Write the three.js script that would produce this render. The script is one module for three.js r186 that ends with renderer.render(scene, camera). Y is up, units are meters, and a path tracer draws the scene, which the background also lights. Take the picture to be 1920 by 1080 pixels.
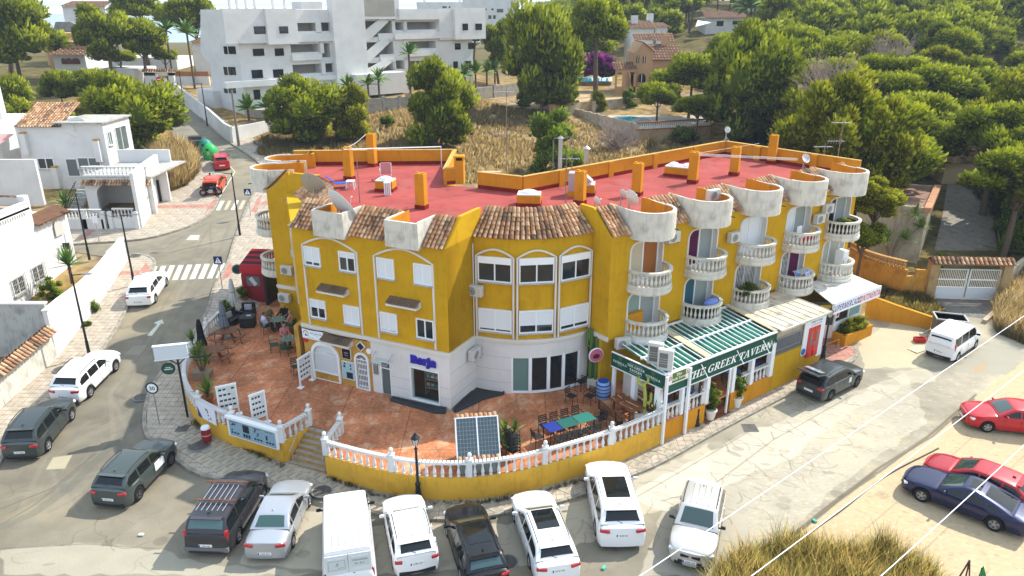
import*as THREE from 'three';
import{RoundedBoxGeometry}from 'three/addons/geometries/RoundedBoxGeometry.js';
import{mergeGeometries,mergeVertices,toCreasedNormals}from 'three/addons/utils/BufferGeometryUtils.js';
import{MarchingCubes}from 'three/addons/objects/MarchingCubes.js';
import{TextGeometry}from 'three/addons/geometries/TextGeometry.js';
import{FontLoader}from 'three/addons/loaders/FontLoader.js';
// ---------- camera, sky, sun, exposure ----------
const scene=new THREE.Scene();
const CAMH=20.7,FPX=1380,PITCH=Math.atan(520/FPX);
const camera=new THREE.PerspectiveCamera(2*Math.atan(540/FPX)*180/Math.PI,16/9,0.3,6000);
camera.position.set(0,CAMH,0);camera.rotation.x=-PITCH;
const renderer=new THREE.WebGLRenderer({antialias:true});
renderer.toneMapping=THREE.LinearToneMapping;
renderer.toneMappingExposure=1.4;
renderer.shadowMap.enabled=true;
const V=(x,y,z)=>new THREE.Vector3(x,y,z);
const SUN=V(0.572,0.707,-0.416).normalize();
const sun=new THREE.DirectionalLight(new THREE.Color().setRGB(1,0.95,0.86),4.7);
sun.position.copy(SUN).multiplyScalar(160).add(V(0,0,-50));sun.target.position.set(0,0,-50);
sun.castShadow=true;sun.shadow.mapSize.set(4096,4096);
Object.assign(sun.shadow.camera,{left:-120,right:120,top:120,bottom:-120,near:1,far:500});
scene.add(sun,sun.target);
{
const w=256,h=128,d=new Float32Array(w*h*4);
for(let j=0;j<h;j++)for(let i=0;i<w;i++){
const el=((j+0.5)/h-0.5)*Math.PI,az=((i+0.5)/w-0.5)*2*Math.PI;
const dir=V(Math.cos(el)*Math.cos(az),Math.sin(el),Math.cos(el)*Math.sin(az));
const t=Math.pow(Math.max(0,dir.y),0.5),c=Math.max(0,dir.dot(SUN)),gl=0.5*Math.pow(c,12)+0.25*Math.pow(c,3);
const k=dir.y<0?0.8:1,o=(j*w+i)*4;
d[o]=k*(0.96*(1-t)+0.42*t+gl);d[o+1]=k*(1.03*(1-t)+0.57*t+gl*0.95);d[o+2]=k*(1.08*(1-t)+0.80*t+gl*0.82);d[o+3]=1;
}
const t=new THREE.DataTexture(d,w,h,THREE.RGBAFormat,THREE.FloatType);
t.mapping=THREE.EquirectangularReflectionMapping;t.magFilter=t.minFilter=THREE.LinearFilter;t.needsUpdate=true;
scene.background=t;scene.environment=t;scene.backgroundIntensity=1.15;scene.environmentIntensity=1.15;
}
scene.fog=new THREE.FogExp2(new THREE.Color().setRGB(0.72,0.84,0.95),0.0003);
// ---------- helpers ----------
const rnd=(seed)=>()=>{seed=(seed+0x6d2b79f5)|0;let t=Math.imul(seed ^(seed>>>15),1|seed);t=(t+Math.imul(t ^(t>>>7),61|t))^ t;return((t ^(t>>>14))>>>0)/4294967296;};
const R=rnd(7),rr=(a,b,r=R)=>a+(b-a)*r(),pick=(a,r=R)=>a[Math.floor(r()*a.length)];
const sm=(a,b,x)=>{const t=Math.min(1,Math.max(0,(x-a)/(b-a)));return t*t*(3-2*t);};
const lerp=(a,b,t)=>a+(b-a)*t;
const used=new Map();
function num(n){const k=used.get(n)??0;used.set(n,k+1);return k?n+'_'+String(k).padStart(3,'0'):n;}
function tag(o,label,category,group,kind){if(label)o.userData.label=label;if(category)o.userData.category=category;if(group)o.userData.group=group;if(kind)o.userData.kind=kind;return o;}
function thing(name,label,category,p=V(0,0,0),turn=0,group){
const o=new THREE.Group();o.name=num(name);scene.add(o);o.position.copy(p);o.rotation.y=turn;o.updateMatrixWorld(true);
return tag(o,label,category,group);
}
function mesh(name,geo,mat,parent=scene){
const m=new THREE.Mesh(geo,mat);m.name=parent===scene?num(name):name;m.castShadow=m.receiveShadow=true;parent.add(m);return m;
}
function copy(o,label,p,turn,s){const c=o.clone();c.name=num(o.name.replace(/_\d{3}$/,''));scene.add(c);c.userData={...o.userData};if(label)c.userData.label=label;if(p)c.position.copy(p);if(turn!==undefined)c.rotation.y=turn;if(s)c.scale.setScalar(s);c.updateMatrixWorld(true);return c;}
const struct=(o)=>tag(o,null,null,null,'structure');
function boxUV(g){
const p=g.attributes.position,n=p.count,uv=new Float32Array(n*2),a=V(),b=V(),c=V(),e=V(),f=V();
for(let i=0;i<n;i+=3){
a.fromBufferAttribute(p,i);b.fromBufferAttribute(p,i+1);c.fromBufferAttribute(p,i+2);
const m=e.subVectors(b,a).cross(f.subVectors(c,a)),ax=Math.abs(m.x),ay=Math.abs(m.y),az=Math.abs(m.z);
[a,b,c].forEach((q,k)=>{const o=(i+k)*2;if(ay>=ax&&ay>=az){uv[o]=q.x;uv[o+1]=q.z;}else if(ax>az){uv[o]=q.z;uv[o+1]=q.y;}else{uv[o]=q.x;uv[o+1]=q.y;}});
}
g.setAttribute('uv',new THREE.BufferAttribute(uv,2));return g;
}
const flat=(g)=>{const h=g.index?g.toNonIndexed():g;for(const k of Object.keys(h.attributes))if(!['position','normal','uv','color'].includes(k))h.deleteAttribute(k);return h;};
const E4=new THREE.Matrix4();
const mat4=(x,y,z,rx=0,ry=0,rz=0,s=1)=>new THREE.Matrix4().compose(V(x,y,z),new THREE.Quaternion().setFromEuler(new THREE.Euler(rx,ry,rz,'YXZ')),typeof s==='number'?V(s,s,s):s);
class MB{
constructor(m){this.m=m??E4;this.g=[];this.keepUV=false;}
add(g,m){g=flat(g.clone());if(m)g.applyMatrix4(m);g.applyMatrix4(this.m);this.g.push(g);return this;}
box(x,y,z,w,h,d,ry=0,rx=0,rz=0){return this.add(new THREE.BoxGeometry(w,h,d),mat4(x,y,z,rx,ry,rz));}
rbox(x,y,z,w,h,d,r=0.03,ry=0,rx=0,rz=0,seg=2){return this.add(new RoundedBoxGeometry(w,h,d,seg,Math.min(r,w/2.01,h/2.01,d/2.01)),mat4(x,y,z,rx,ry,rz));}
cyl(x,y,z,rt,rb,h,n=12,rx=0,rz=0,ry=0){return this.add(new THREE.CylinderGeometry(rt,rb,h,n),mat4(x,y,z,rx,ry,rz));}
sph(x,y,z,r,sx=1,sy=1,sz=1,n=12){return this.add(new THREE.SphereGeometry(r,n,Math.max(6,n>>1)),mat4(x,y,z,0,0,0,V(sx,sy,sz)));}
lathe(pts,n=12,m){return this.add(new THREE.LatheGeometry(pts.map((q)=>new THREE.Vector2(q[0],q[1])),n),m);}
tube(pts,r,n=6,seg,closed=false){const c=new THREE.CatmullRomCurve3(pts,closed,'centripetal');return this.add(new THREE.TubeGeometry(c,seg??Math.max(2,pts.length*4),r,n,closed));}
rod(a,b,r,n=6){const d=b.clone().sub(a),l=d.length(),q=new THREE.Quaternion().setFromUnitVectors(V(0,1,0),d.normalize());return this.add(new THREE.CylinderGeometry(r,r,l,n),new THREE.Matrix4().compose(a.clone().add(b).multiplyScalar(0.5),q,V(1,1,1)));}
bar(a,b,w,h){const d=b.clone().sub(a),l=d.length(),hz=Math.hypot(d.x,d.z);return this.add(new THREE.BoxGeometry(w,h,l),mat4((a.x+b.x)/2,(a.y+b.y)/2,(a.z+b.z)/2,-Math.atan2(d.y,hz),Math.atan2(d.x,d.z),0));}
ext(pts,depth,m,holes=[],bevel=0){
const s=new THREE.Shape(pts.map((q)=>new THREE.Vector2(q[0],q[1])));
for(const h of holes)s.holes.push(new THREE.Path(h.map((q)=>new THREE.Vector2(q[0],q[1]))));
return this.add(new THREE.ExtrudeGeometry(s,{depth,bevelEnabled:bevel>0,bevelSize:bevel,bevelThickness:bevel,bevelSegments:1,curveSegments:8}),m);
}
geo(smooth){let g=this.g.length===1?this.g[0]:mergeGeometries(this.g.map((q)=>{if(!q.attributes.uv)boxUV(q);if(this.g.some((k)=>k.attributes.color)&&!q.attributes.color)q.setAttribute('color',new THREE.BufferAttribute(new Float32Array(q.attributes.position.count*3).fill(1),3));return q;}));if(smooth)g=flat(toCreasedNormals(g,smooth));return this.keepUV?g:boxUV(g);}
build(name,mat,parent=scene,smooth){
const g=this.geo(smooth);parent.updateMatrixWorld(true);
if(parent===scene){g.computeBoundingBox();const b=g.boundingBox,c=V((b.min.x+b.max.x)/2,b.min.y,(b.min.z+b.max.z)/2);g.translate(-c.x,-c.y,-c.z);const o=mesh(name,g,mat,parent);o.position.copy(c);return o;}
g.applyMatrix4(parent.matrixWorld.clone().invert());return mesh(name,g,mat,parent);
}
}
function frame(o,p){const U=p.clone().sub(o).setY(0).normalize(),N=V(-U.z,0,U.x);const f=new THREE.Matrix4().makeBasis(U,V(0,1,0),N.clone()).setPosition(V(o.x,0,o.z));f.len=Math.hypot(p.x-o.x,p.z-o.z);f.N=N;f.U=U;f.O=o;f.P=(u,y,w=0)=>V(o.x+U.x*u+N.x*w,y,o.z+U.z*u+N.z*w);f.turn=Math.atan2(N.x,N.z);return f;}
const rect=(u,y,w,h)=>[[u,y],[u+w,y],[u+w,y+h],[u,y+h]];
function arch(u,y,w,h,r=w/2,n=8){const q=[[u,y],[u+w,y]];r=Math.min(r,w/2);for(let i=0;i<=n;i++){const a=(i/n)*Math.PI/2;q.push([u+w-r+r*Math.cos(a),y+h-r+r*Math.sin(a)]);}for(let i=0;i<=n;i++){const a=Math.PI/2+(i/n)*Math.PI/2;q.push([u+r+r*Math.cos(a),y+h-r+r*Math.sin(a)]);}return q;}
function grow(pts,d){const n=pts.length;let A=0;for(let i=0;i<n;i++){const a=pts[i],b=pts[(i+1)%n];A+=a[0]*b[1]-b[0]*a[1];}const s=A>0?1:-1;
return pts.map((p,i)=>{const a=pts[(i+n-1)%n],b=pts[(i+1)%n];let e=[p[0]-a[0],p[1]-a[1]],f=[b[0]-p[0],b[1]-p[1]];const le=Math.hypot(...e)||1,lf=Math.hypot(...f)||1;e=[e[0]/le,e[1]/le];f=[f[0]/lf,f[1]/lf];let nx=s*(e[1]+f[1]),ny=-s*(e[0]+f[0]);const l=Math.hypot(nx,ny)||1,c=Math.max(0.5,Math.sqrt((1+e[0]*f[0]+e[1]*f[1])/2));return[p[0]+nx/l*d/c,p[1]+ny/l*d/c];});}
// ---------- procedural textures ----------
const NOI=(()=>{const r=rnd(11),P=new Float32Array(65536);for(let i=0;i<65536;i++)P[i]=r();return P;})();
function vn(x,y,per){const xi=Math.floor(x),yi=Math.floor(y),fx=x-xi,fy=y-yi,m=(a)=>((a%per)+per)%per,u=fx*fx*(3-2*fx),v=fy*fy*(3-2*fy),h=(a,b)=>NOI[(m(a)*157+m(b)*311+per*7)&65535];return lerp(lerp(h(xi,yi),h(xi+1,yi),u),lerp(h(xi,yi+1),h(xi+1,yi+1),u),v);}
function fbm(u,v,per,oct=4){let s=0,a=0.5,t=0;for(let i=0;i<oct;i++){s+=a*vn(u*per,v*per,per);t+=a;a*=0.5;per*=2;}return s/t;}
function tex(size,metres,fn,srgb=true){
const d=new Uint8Array(size*size*4);
for(let j=0;j<size;j++)for(let i=0;i<size;i++){const c=fn(i/size,j/size),o=(j*size+i)*4;d[o]=255*Math.min(1,Math.max(0,c[0]));d[o+1]=255*Math.min(1,Math.max(0,c[1]));d[o+2]=255*Math.min(1,Math.max(0,c[2]));d[o+3]=255;}
const t=new THREE.DataTexture(d,size,size);t.wrapS=t.wrapT=THREE.RepeatWrapping;t.magFilter=THREE.LinearFilter;t.minFilter=THREE.LinearMipmapLinearFilter;t.repeat.set(1/metres,1/metres);if(srgb)t.colorSpace=THREE.SRGBColorSpace;t.needsUpdate=true;return t;
}
const grainTex=tex(512,1.6,(u,v)=>{const k=fbm(u,v,64,3);return[k,k,k];},false);
const plasterTex=tex(512,5,(u,v)=>{const k=0.93+0.1*(fbm(u,v,4,5)-0.5)-0.10*Math.max(0,fbm(u,v*0.25,32,3)-0.62);return[k,k*0.995,k*0.985];});
const dirtyTex=tex(512,4,(u,v)=>{const k=0.94-0.5*Math.max(0,fbm(u,v,6,5)-0.52)-0.4*Math.max(0,fbm(u,v*0.2,40,3)-0.56);return[k,k*0.985,k*0.95];});
const wornTex=tex(512,6,(u,v)=>{const k=0.98+0.14*(fbm(u,v,5,5)-0.5)-0.25*Math.max(0,fbm(u,v*0.12,48,3)-0.6)-0.22*Math.max(0,fbm(u+0.3,v,18,4)-0.62);return[k,k*(0.985+0.03*(fbm(u,v,3,3)-0.5)),k*0.97];});
const cLin=(r,g,b)=>new THREE.Color().setRGB(r,g,b);
function M(color,o={}){const m=o.phys?new THREE.MeshPhysicalMaterial():new THREE.MeshStandardMaterial();delete o.phys;m.color=Array.isArray(color)?cLin(...color):new THREE.Color(color);m.roughness=0.85;Object.assign(m,o);if(o.specularIntensity===undefined)m.specularIntensity=m.roughness>0.6?0.25:0.6;return m;}
function canvasTex(w,h,draw){const c=document.createElement('canvas');c.width=w;c.height=h;draw(c.getContext('2d'),w,h);const t=new THREE.CanvasTexture(c);t.colorSpace=THREE.SRGBColorSpace;t.magFilter=THREE.LinearFilter;return t;}
const YEL=[0.58,0.345,0.012];
const mt={
yellow:M(YEL,{map:wornTex,bumpMap:grainTex,bumpScale:0.004}),
orange:M([0.62,0.285,0.02],{map:wornTex,bumpMap:grainTex,bumpScale:0.004}),
ochre:M([0.62,0.36,0.08],{map:dirtyTex,bumpMap:grainTex,bumpScale:0.006}),
white:M([0.78,0.78,0.77],{map:plasterTex,bumpMap:grainTex,bumpScale:0.003}),
trim:M([0.78,0.76,0.70],{map:plasterTex}),
dirtyWhite:M([0.74,0.73,0.69],{map:dirtyTex,bumpMap:grainTex,bumpScale:0.006}),
pvc:M([0.80,0.82,0.83],{roughness:0.4}),
shutter:M([0.72,0.77,0.80],{roughness:0.5}),
glass:M([0.012,0.018,0.022],{phys:true,roughness:0.06,clearcoat:0.6,clearcoatRoughness:0.03}),
glassLit:M([0.10,0.13,0.13],{phys:true,roughness:0.1,clearcoat:0.6}),
pane:M([0.92,0.97,0.96],{phys:true,roughness:0.03,transmission:1,thickness:0}),
dark:M([0.015,0.015,0.017],{roughness:0.7}),
black:M([0.02,0.02,0.022],{roughness:0.5}),
iron:M([0.025,0.027,0.03],{roughness:0.45,metalness:0.5}),
steel:M([0.45,0.46,0.47],{roughness:0.4,metalness:0.7}),
grey:M([0.25,0.25,0.25]),lightGrey:M([0.5,0.5,0.49],{map:dirtyTex}),
concrete:M([0.42,0.40,0.37],{map:dirtyTex,bumpMap:grainTex,bumpScale:0.01}),
red:M([0.5,0.02,0.02],{roughness:0.5}),green:M([0.005,0.10,0.07],{roughness:0.6}),
wood:M([0.20,0.075,0.03],{roughness:0.6,map:tex(256,1.2,(u,v)=>{const k=0.7+0.4*fbm(u*0.15,v,24,4);return[k,k,k];})}),
};
function printed(F,u,y,w,h,draw,parent,off=0.01,pxm=160,name='print',o={}){
const t=canvasTex(Math.max(32,Math.min(1024,Math.round(w*pxm))),Math.max(32,Math.min(1024,Math.round(h*pxm))),draw);
const g=new THREE.PlaneGeometry(w,h);g.applyMatrix4(mat4(u+w/2,y+h/2,off));g.applyMatrix4(F);parent.updateMatrixWorld(true);
if(parent!==scene)g.applyMatrix4(parent.matrixWorld.clone().invert());return mesh(name,g,M(0xffffff,{map:t,roughness:0.6,...o}),parent);
}
const fill=(c,w,h,col)=>{c.fillStyle=col;c.fillRect(0,0,w,h);};
const write=(c,s,x,y,px,col,font='bold',fam='sans-serif',sx=1)=>{c.save();c.translate(x,y);c.scale(sx,1);c.font=font+' '+px+'px '+fam;c.textAlign='center';c.textBaseline='middle';c.fillStyle=col;c.fillText(s,0,0);c.restore();};
// ---------- the lie of the land and where the photograph's pixels fall on it ----------
const sp=(t)=>(t<-4?0:t>4?t:(t+4)*(t+4)/16);
function gy(x,z){const s=-z,L=0.105*sp(s-31),Q=0.04*sp(s-33)+0.075*sp(s-62),w=sm(-12,4,x),e=1-sm(-10,60,x),h=L*(1-w)+Q*w-e*(0.075*sp(s-115)+0.06*sp(s-170))-w*(1-e)*0.105*sp(s-260),k=sm(-19.8,-17.6,x)*(1-sm(12,16,x))*sm(-56,-53,z);return k>0&&h>1.14?lerp(h,1.14,k):h;}
const cP=Math.cos(PITCH),sP=Math.sin(PITCH);
function at(px,py,h){const x=(px-960)/FPX,y=(540-py)/FPX,dy=y*cP-sP,t=(h-CAMH)/dy;return V(x*t,h,-(cP+y*sP)*t);}
function gp(px,py,off=0){let h=1,P;for(let i=0;i<60;i++){P=at(px,py,h+off);h=0.6*h+0.4*gy(P.x,P.z);}P.y=gy(P.x,P.z)+off;return P;}
function hAt(px,py,P){const x=(px-960)/FPX,y=(540-py)/FPX;return CAMH+(y*cP-sP)*Math.hypot(P.x,P.z)/Math.hypot(x,cP+y*sP);}
function drape(poly,off,edge=2,holes=[]){
const sh=poly.map((p)=>new THREE.Vector2(p.x,p.z)),hs=holes.map((h)=>h.map((p)=>new THREE.Vector2(p.x,p.z)));
if(THREE.ShapeUtils.isClockWise(sh))sh.reverse();for(const h of hs)if(!THREE.ShapeUtils.isClockWise(h))h.reverse();
const all=sh.concat(...hs),out=[];
const cut=(a,b,c)=>{const l=[a.distanceTo(b),b.distanceTo(c),c.distanceTo(a)],k=l.indexOf(Math.max(...l));if(l[k]<edge){out.push(a,b,c);return;}const q=[a,b,c],p=q[k],r=q[(k+1)%3],o=q[(k+2)%3],m=p.clone().add(r).multiplyScalar(0.5);cut(p,m,o);cut(m,r,o);};
for(const f of THREE.ShapeUtils.triangulateShape(sh,hs))cut(all[f[0]],all[f[2]],all[f[1]]);
const P=new Float32Array(out.length*3),U=new Float32Array(out.length*2);
out.forEach((q,i)=>{P[i*3]=q.x;P[i*3+1]=gy(q.x,q.y)+off;P[i*3+2]=q.y;U[i*2]=q.x;U[i*2+1]=q.y;});
let g=new THREE.BufferGeometry();g.setAttribute('position',new THREE.BufferAttribute(P,3));g.setAttribute('uv',new THREE.BufferAttribute(U,2));g=mergeVertices(g,1e-4);g.computeVertexNormals();return g;
}
const px2=(list,off=0)=>list.map((q)=>gp(q[0],q[1],off));
// ---------- ground, roads, pavements ----------
{
const xs=[],zs=[];const line=(a,b,s,l)=>{for(let x=a;x<b;x+=s)l.push(x);};
line(-1600,-400,200,xs);line(-400,-100,20,xs);line(-100,110,2.5,xs);line(110,400,20,xs);line(400,1601,200,xs);
line(-3200,-600,200,zs);line(-600,-200,20,zs);line(-200,-120,4,zs);line(-120,0,2.5,zs);line(0,201,50,zs);
const nx=xs.length,nz=zs.length,P=[],C=[],U=[],I=[];
const straw=[0.46,0.31,0.11],soil=[0.13,0.12,0.04],sand=[0.45,0.36,0.26],pale=[0.42,0.33,0.22];
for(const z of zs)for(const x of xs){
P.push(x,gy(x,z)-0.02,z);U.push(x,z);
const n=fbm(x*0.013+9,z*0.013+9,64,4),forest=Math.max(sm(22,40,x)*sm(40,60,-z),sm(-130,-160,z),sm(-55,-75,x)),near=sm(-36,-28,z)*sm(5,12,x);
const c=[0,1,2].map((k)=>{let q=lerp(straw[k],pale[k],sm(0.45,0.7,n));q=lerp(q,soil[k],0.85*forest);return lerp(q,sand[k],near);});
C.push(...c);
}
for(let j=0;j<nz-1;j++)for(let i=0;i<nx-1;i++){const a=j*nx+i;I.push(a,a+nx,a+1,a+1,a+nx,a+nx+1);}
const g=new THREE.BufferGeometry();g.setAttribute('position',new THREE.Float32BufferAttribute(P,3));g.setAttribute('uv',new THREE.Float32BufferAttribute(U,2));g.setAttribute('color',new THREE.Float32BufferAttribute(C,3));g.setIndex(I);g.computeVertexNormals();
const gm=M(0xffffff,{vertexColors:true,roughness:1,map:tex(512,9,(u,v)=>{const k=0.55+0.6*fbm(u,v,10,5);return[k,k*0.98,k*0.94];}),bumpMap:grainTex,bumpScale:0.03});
struct(mesh('ground',g,gm));
}
{const g=new THREE.PlaneGeometry(12000,6000,4,4);g.rotateX(-Math.PI/2);const s=struct(mesh('sea',g,M([0.10,0.22,0.30],{roughness:0.15})));s.position.set(-3000,-3,-3450);}
const RX=-45,RZ=-98,RW=100,RD=84,CW=2048,CH=2048;
const roadTex=canvasTex(CW,CH,(c)=>{
const r=rnd(5),X=(x)=>(x-RX)/RW*CW,Z=(z)=>(z-RZ)/RD*CH,px=(q)=>{const p=gp(q[0],q[1]);return[X(p.x),Z(p.z)];};
const im=c.createImageData(CW,CH),d=im.data;
for(let j=0;j<CH;j++)for(let i=0;i<CW;i++){
const x=RX+i/CW*RW,z=RZ+j/CH*RD,u=i/CW,v=j/CH;
const n=fbm(u,v,9,5),f=fbm(u,v,128,3),m=fbm(u+0.3,v+0.7,24,4);
const rt=sm(2,14,x),base=[lerp(140,172,rt),lerp(132,163,rt),lerp(115,143,rt)];
const k=0.80+0.26*n+0.16*(f-0.5)+0.12*(m-0.5),w=sm(0.55,0.72,m)*0.35;
const o=(j*CW+i)*4;d[o]=base[0]*k+26*w;d[o+1]=base[1]*k+18*w;d[o+2]=base[2]*k+2*w;d[o+3]=255;
}
c.putImageData(im,0,0);
const poly=(l,col,a,blur=0)=>{c.save();c.globalAlpha=a;c.fillStyle=col;c.beginPath();l.map(px).forEach((q,i)=>(i?c.lineTo(...q):c.moveTo(...q)));c.closePath();c.fill();c.restore();};
const ragged=(l,col,a)=>{
const q=l.map(px),out=[];q.forEach((p,i)=>{const n=q[(i+1)%q.length],s=Math.max(2,Math.round(Math.hypot(n[0]-p[0],n[1]-p[1])/10));for(let k=0;k<s;k++)out.push([lerp(p[0],n[0],k/s)+rr(-3,3,r),lerp(p[1],n[1],k/s)+rr(-3,3,r)]);});
c.save();c.globalAlpha=a;c.fillStyle=col;c.beginPath();out.forEach((p,i)=>(i?c.lineTo(...p):c.moveTo(...p)));c.closePath();c.fill();c.restore();};
const path=(l,col,w,a)=>{c.save();c.globalAlpha=a;c.strokeStyle=col;c.lineWidth=w;c.lineJoin=c.lineCap='round';c.beginPath();l.map(px).forEach((q,i)=>(i?c.lineTo(...q):c.moveTo(...q)));c.stroke();c.restore();};
const crack=(p,len,ang,w,a)=>{c.save();c.globalAlpha=a;c.strokeStyle='#4a4338';c.lineWidth=w;c.beginPath();let[x,y]=p;c.moveTo(x,y);for(let i=0;i<len;i++){ang+=rr(-0.7,0.7,r);x+=Math.cos(ang)*6;y+=Math.sin(ang)*6;c.lineTo(x,y);}c.stroke();c.restore();};
ragged([[0,1030],[160,1020],[300,1032],[340,1045],[420,1060],[600,1079],[0,1079]],'#b5ae9b',0.55);
ragged([[500,940],[700,985],[950,985],[1150,920],[1330,830],[1330,900],[1230,960],[1000,1060],[700,1079],[450,1060]],'#cbc1aa',0.5);
ragged([[1170,930],[1420,800],[1560,790],[1500,850],[1250,960]],'#d2c9b4',0.55);
ragged([[1480,800],[1560,765],[1640,720],[1700,725],[1600,770],[1520,830]],'#cfc5ad',0.4);
ragged([[1660,700],[1740,690],[1755,715],[1690,722]],'#cfc5ad',0.35);
ragged([[1610,640],[1700,590],[1750,640],[1720,690],[1620,690]],'#cdbd99',0.6);
ragged([[1790,690],[1860,640],[1915,650],[1900,700],[1830,705]],'#9c9787',0.8);
ragged([[1820,690],[1850,678],[1855,695],[1830,700]],'#b0906a',0.5);
ragged([[1260,900],[1500,770],[1700,700],[1740,790],[1560,920],[1480,1000],[1330,1079],[1200,1079]],'#bdb5a3',0.5);
ragged([[1330,1110],[1480,1012],[1620,905],[1745,818],[1765,805],[1830,745],[1890,700],[1960,650],[2100,640],[2100,1200],[1300,1200]],'#bda685',0.95);
{const q=px([1750,900]);for(let i=0;i<5000;i++){const p=px([rr(1400,2050,r),rr(700,1079,r)]);c.globalAlpha=0.25;c.fillStyle=pick(['#8f7a58','#e2cfaa','#a58f6c','#d8c296'],r);c.fillRect(p[0],p[1],rr(1,5,r),rr(1,3,r));}c.globalAlpha=1;}
for(const l of[[[1482,1010],[1560,945],[1650,880],[1745,818],[1830,745]],[[1450,1030],[1540,965],[1640,890]]])for(let k=0;k<5;k++)path(l.map((q)=>[q[0]+rr(-5,5,r),q[1]+rr(-5,5,r)]),'#6d6455',rr(1,3,r),0.6);
for(let k=0;k<9;k++)path([[rr(380,470,r),420],[rr(330,400,r),520],[rr(270,350,r),620],[rr(200,330,r),740],[rr(80,300,r),860],[rr(-100,200,r),960]],pick(['#6e6a60','#7d786c','#8a8272'],r),rr(2,9,r),0.3);
for(let k=0;k<5;k++)path([[rr(225,245,r),rr(465,480,r)],[rr(300,330,r),rr(450,470,r)],[rr(380,420,r),rr(400,420,r)]],'#6e6a60',rr(3,7,r),0.3);
path([[0,990],[60,965],[130,915],[210,835],[260,790]],'#5f6258',10,0.35);path([[0,955],[100,915],[180,850]],'#5c584d',1.5,0.8);path([[0,985],[60,950],[150,880]],'#5c584d',1.5,0.6);
path([[0,1030],[160,1020],[300,1030]],'#5d5a4f',1.5,0.5);path([[1180,940],[1420,800]],'#7a7263',1.5,0.6);path([[1240,940],[1330,915],[1450,825],[1600,740]],'#6f685b',1.5,0.5);
for(let i=0;i<170;i++){const y=rr(720,1000,r),p=px([lerp(1640,1200,(y-720)/280)+rr(-160,130,r),y]);crack(p,rr(2,6,r),rr(0.2,1.3,r),rr(0.5,1.0,r),rr(0.2,0.5,r));}
for(let i=0;i<90;i++){const p=px([rr(480,1150,r),rr(930,1078,r)]);crack(p,rr(2,6,r),rr(0,6,r),rr(0.5,0.9,r),rr(0.12,0.35,r));}
for(let i=0;i<80;i++){const p=px([rr(0,420,r),rr(500,1079,r)]);crack(p,rr(3,9,r),rr(0,6,r),rr(0.5,1,r),rr(0.15,0.4,r));}
for(let i=0;i<120;i++){const p=px([rr(0,1700,r),rr(560,1079,r)]);c.globalAlpha=rr(0.06,0.2,r);c.fillStyle='#3c382f';c.beginPath();c.ellipse(p[0],p[1],rr(2,12,r),rr(2,7,r),rr(0,3,r),0,7);c.fill();}c.globalAlpha=1;
poly([[250,648],[277,647],[262,666],[233,665]],'#8f8776',0.8);poly([[100,858],[136,853],[122,879],[86,881]],'#b3a78c',0.8);poly([[357,441],[375,441],[372,450],[349,450]],'#c9bfae',0.9);
});
roadTex.wrapS=roadTex.wrapT=THREE.ClampToEdgeWrapping;roadTex.repeat.set(1/RW,-1/RD);roadTex.offset.set(-RX/RW,1+RZ/RD);
const mRoad=M(0xffffff,{map:roadTex,roughness:0.95,bumpMap:grainTex,bumpScale:0.012});
const roadPts=px2([[-420,1300],[-160,760],[0,760],[60,640],[160,560],[225,486],[120,470],[130,446],[228,446],[330,405],[395,370],[330,272],[320,240],[300,205],[305,165],[300,150],[345,150],[345,185],[400,245],[475,300],[520,350],[560,420],[470,560],[430,640],[420,800],[620,900],[1100,860],[1240,800],[1560,630],[1660,560],[1790,590],[1870,600],[1915,610]]);
roadPts.push(V(52,0,-40),V(52,0,-15.5),V(12,0,-15.5),V(-20,0,-15.5));
struct(mesh('asphalt_road',drape(roadPts,0.012,2.2),mRoad));
const mPaint=M([0.70,0.69,0.64],{map:tex(256,2,(u,v)=>{const k=0.95-0.8*Math.max(0,fbm(u,v,24,4)-0.55);return[k,k,k*0.96];})});
const mPaintOld=M([0.52,0.47,0.38],{map:mPaint.map});
{
const cw=thing('zebra_crossing',null,null,gp(440,388));struct(cw);
const piece=(par,l,m=mPaint,nm='painted_stripe')=>{const g=drape(px2(l),0.022,1.5);g.translate(-par.position.x,-par.position.y,-par.position.z);mesh(nm,g,m,par);};
[[[413.7,376.7],[421.5,377],[411.9,394.8],[404.8,394.4]],[[428.1,376.4],[434.8,376.3],[425.9,394.1],[419.3,394.2]],[[442.2,376],[448.2,376],[439.6,393.7],[432.6,394]],[[454.8,375.6],[461.5,376],[453.3,392.6],[446.3,392.8]],[[468.9,375.2],[474,375.2],[466,392.6],[460,392.6]]].forEach((l,i)=>piece(cw,l,i===1||i===3?mPaintOld:mPaint));
const c2=thing('zebra_crossing',null,null,gp(350,512));struct(c2);
for(let i=0;i<9;i++){const x=lerp(286,416.5,i/8),b=lerp(501,495,i/8);piece(c2,[[x,b-1.2],[x+9.6,b-1.4],[x-2,b+26.5],[x-12.5,b+27]]);}
const ar=thing('road_arrow',null,null,gp(290,612));struct(ar);piece(ar,[[275.8,629.6],[285,630],[301.5,607.5],[307.6,607.2],[304,599.3],[288,606.3],[295.5,608]],mPaint,'arrow');
const ln=thing('parking_line',null,null,gp(425,345));struct(ln);
piece(ln,[[440,322],[441.6,322.5],[413,369.5],[410.8,369]]);piece(ln,[[430,311],[431.5,311],[441.6,322],[440,323]]);piece(ln,[[399,327],[399,325.6],[420,325],[420,326.3]]);piece(ln,[[396,282],[397,281],[440,280],[439,281]]);
const l2=thing('parking_line',null,null,gp(330,272));struct(l2);piece(l2,[[322,262],[323.5,262],[343,276],[341,276]]);
}
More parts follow.
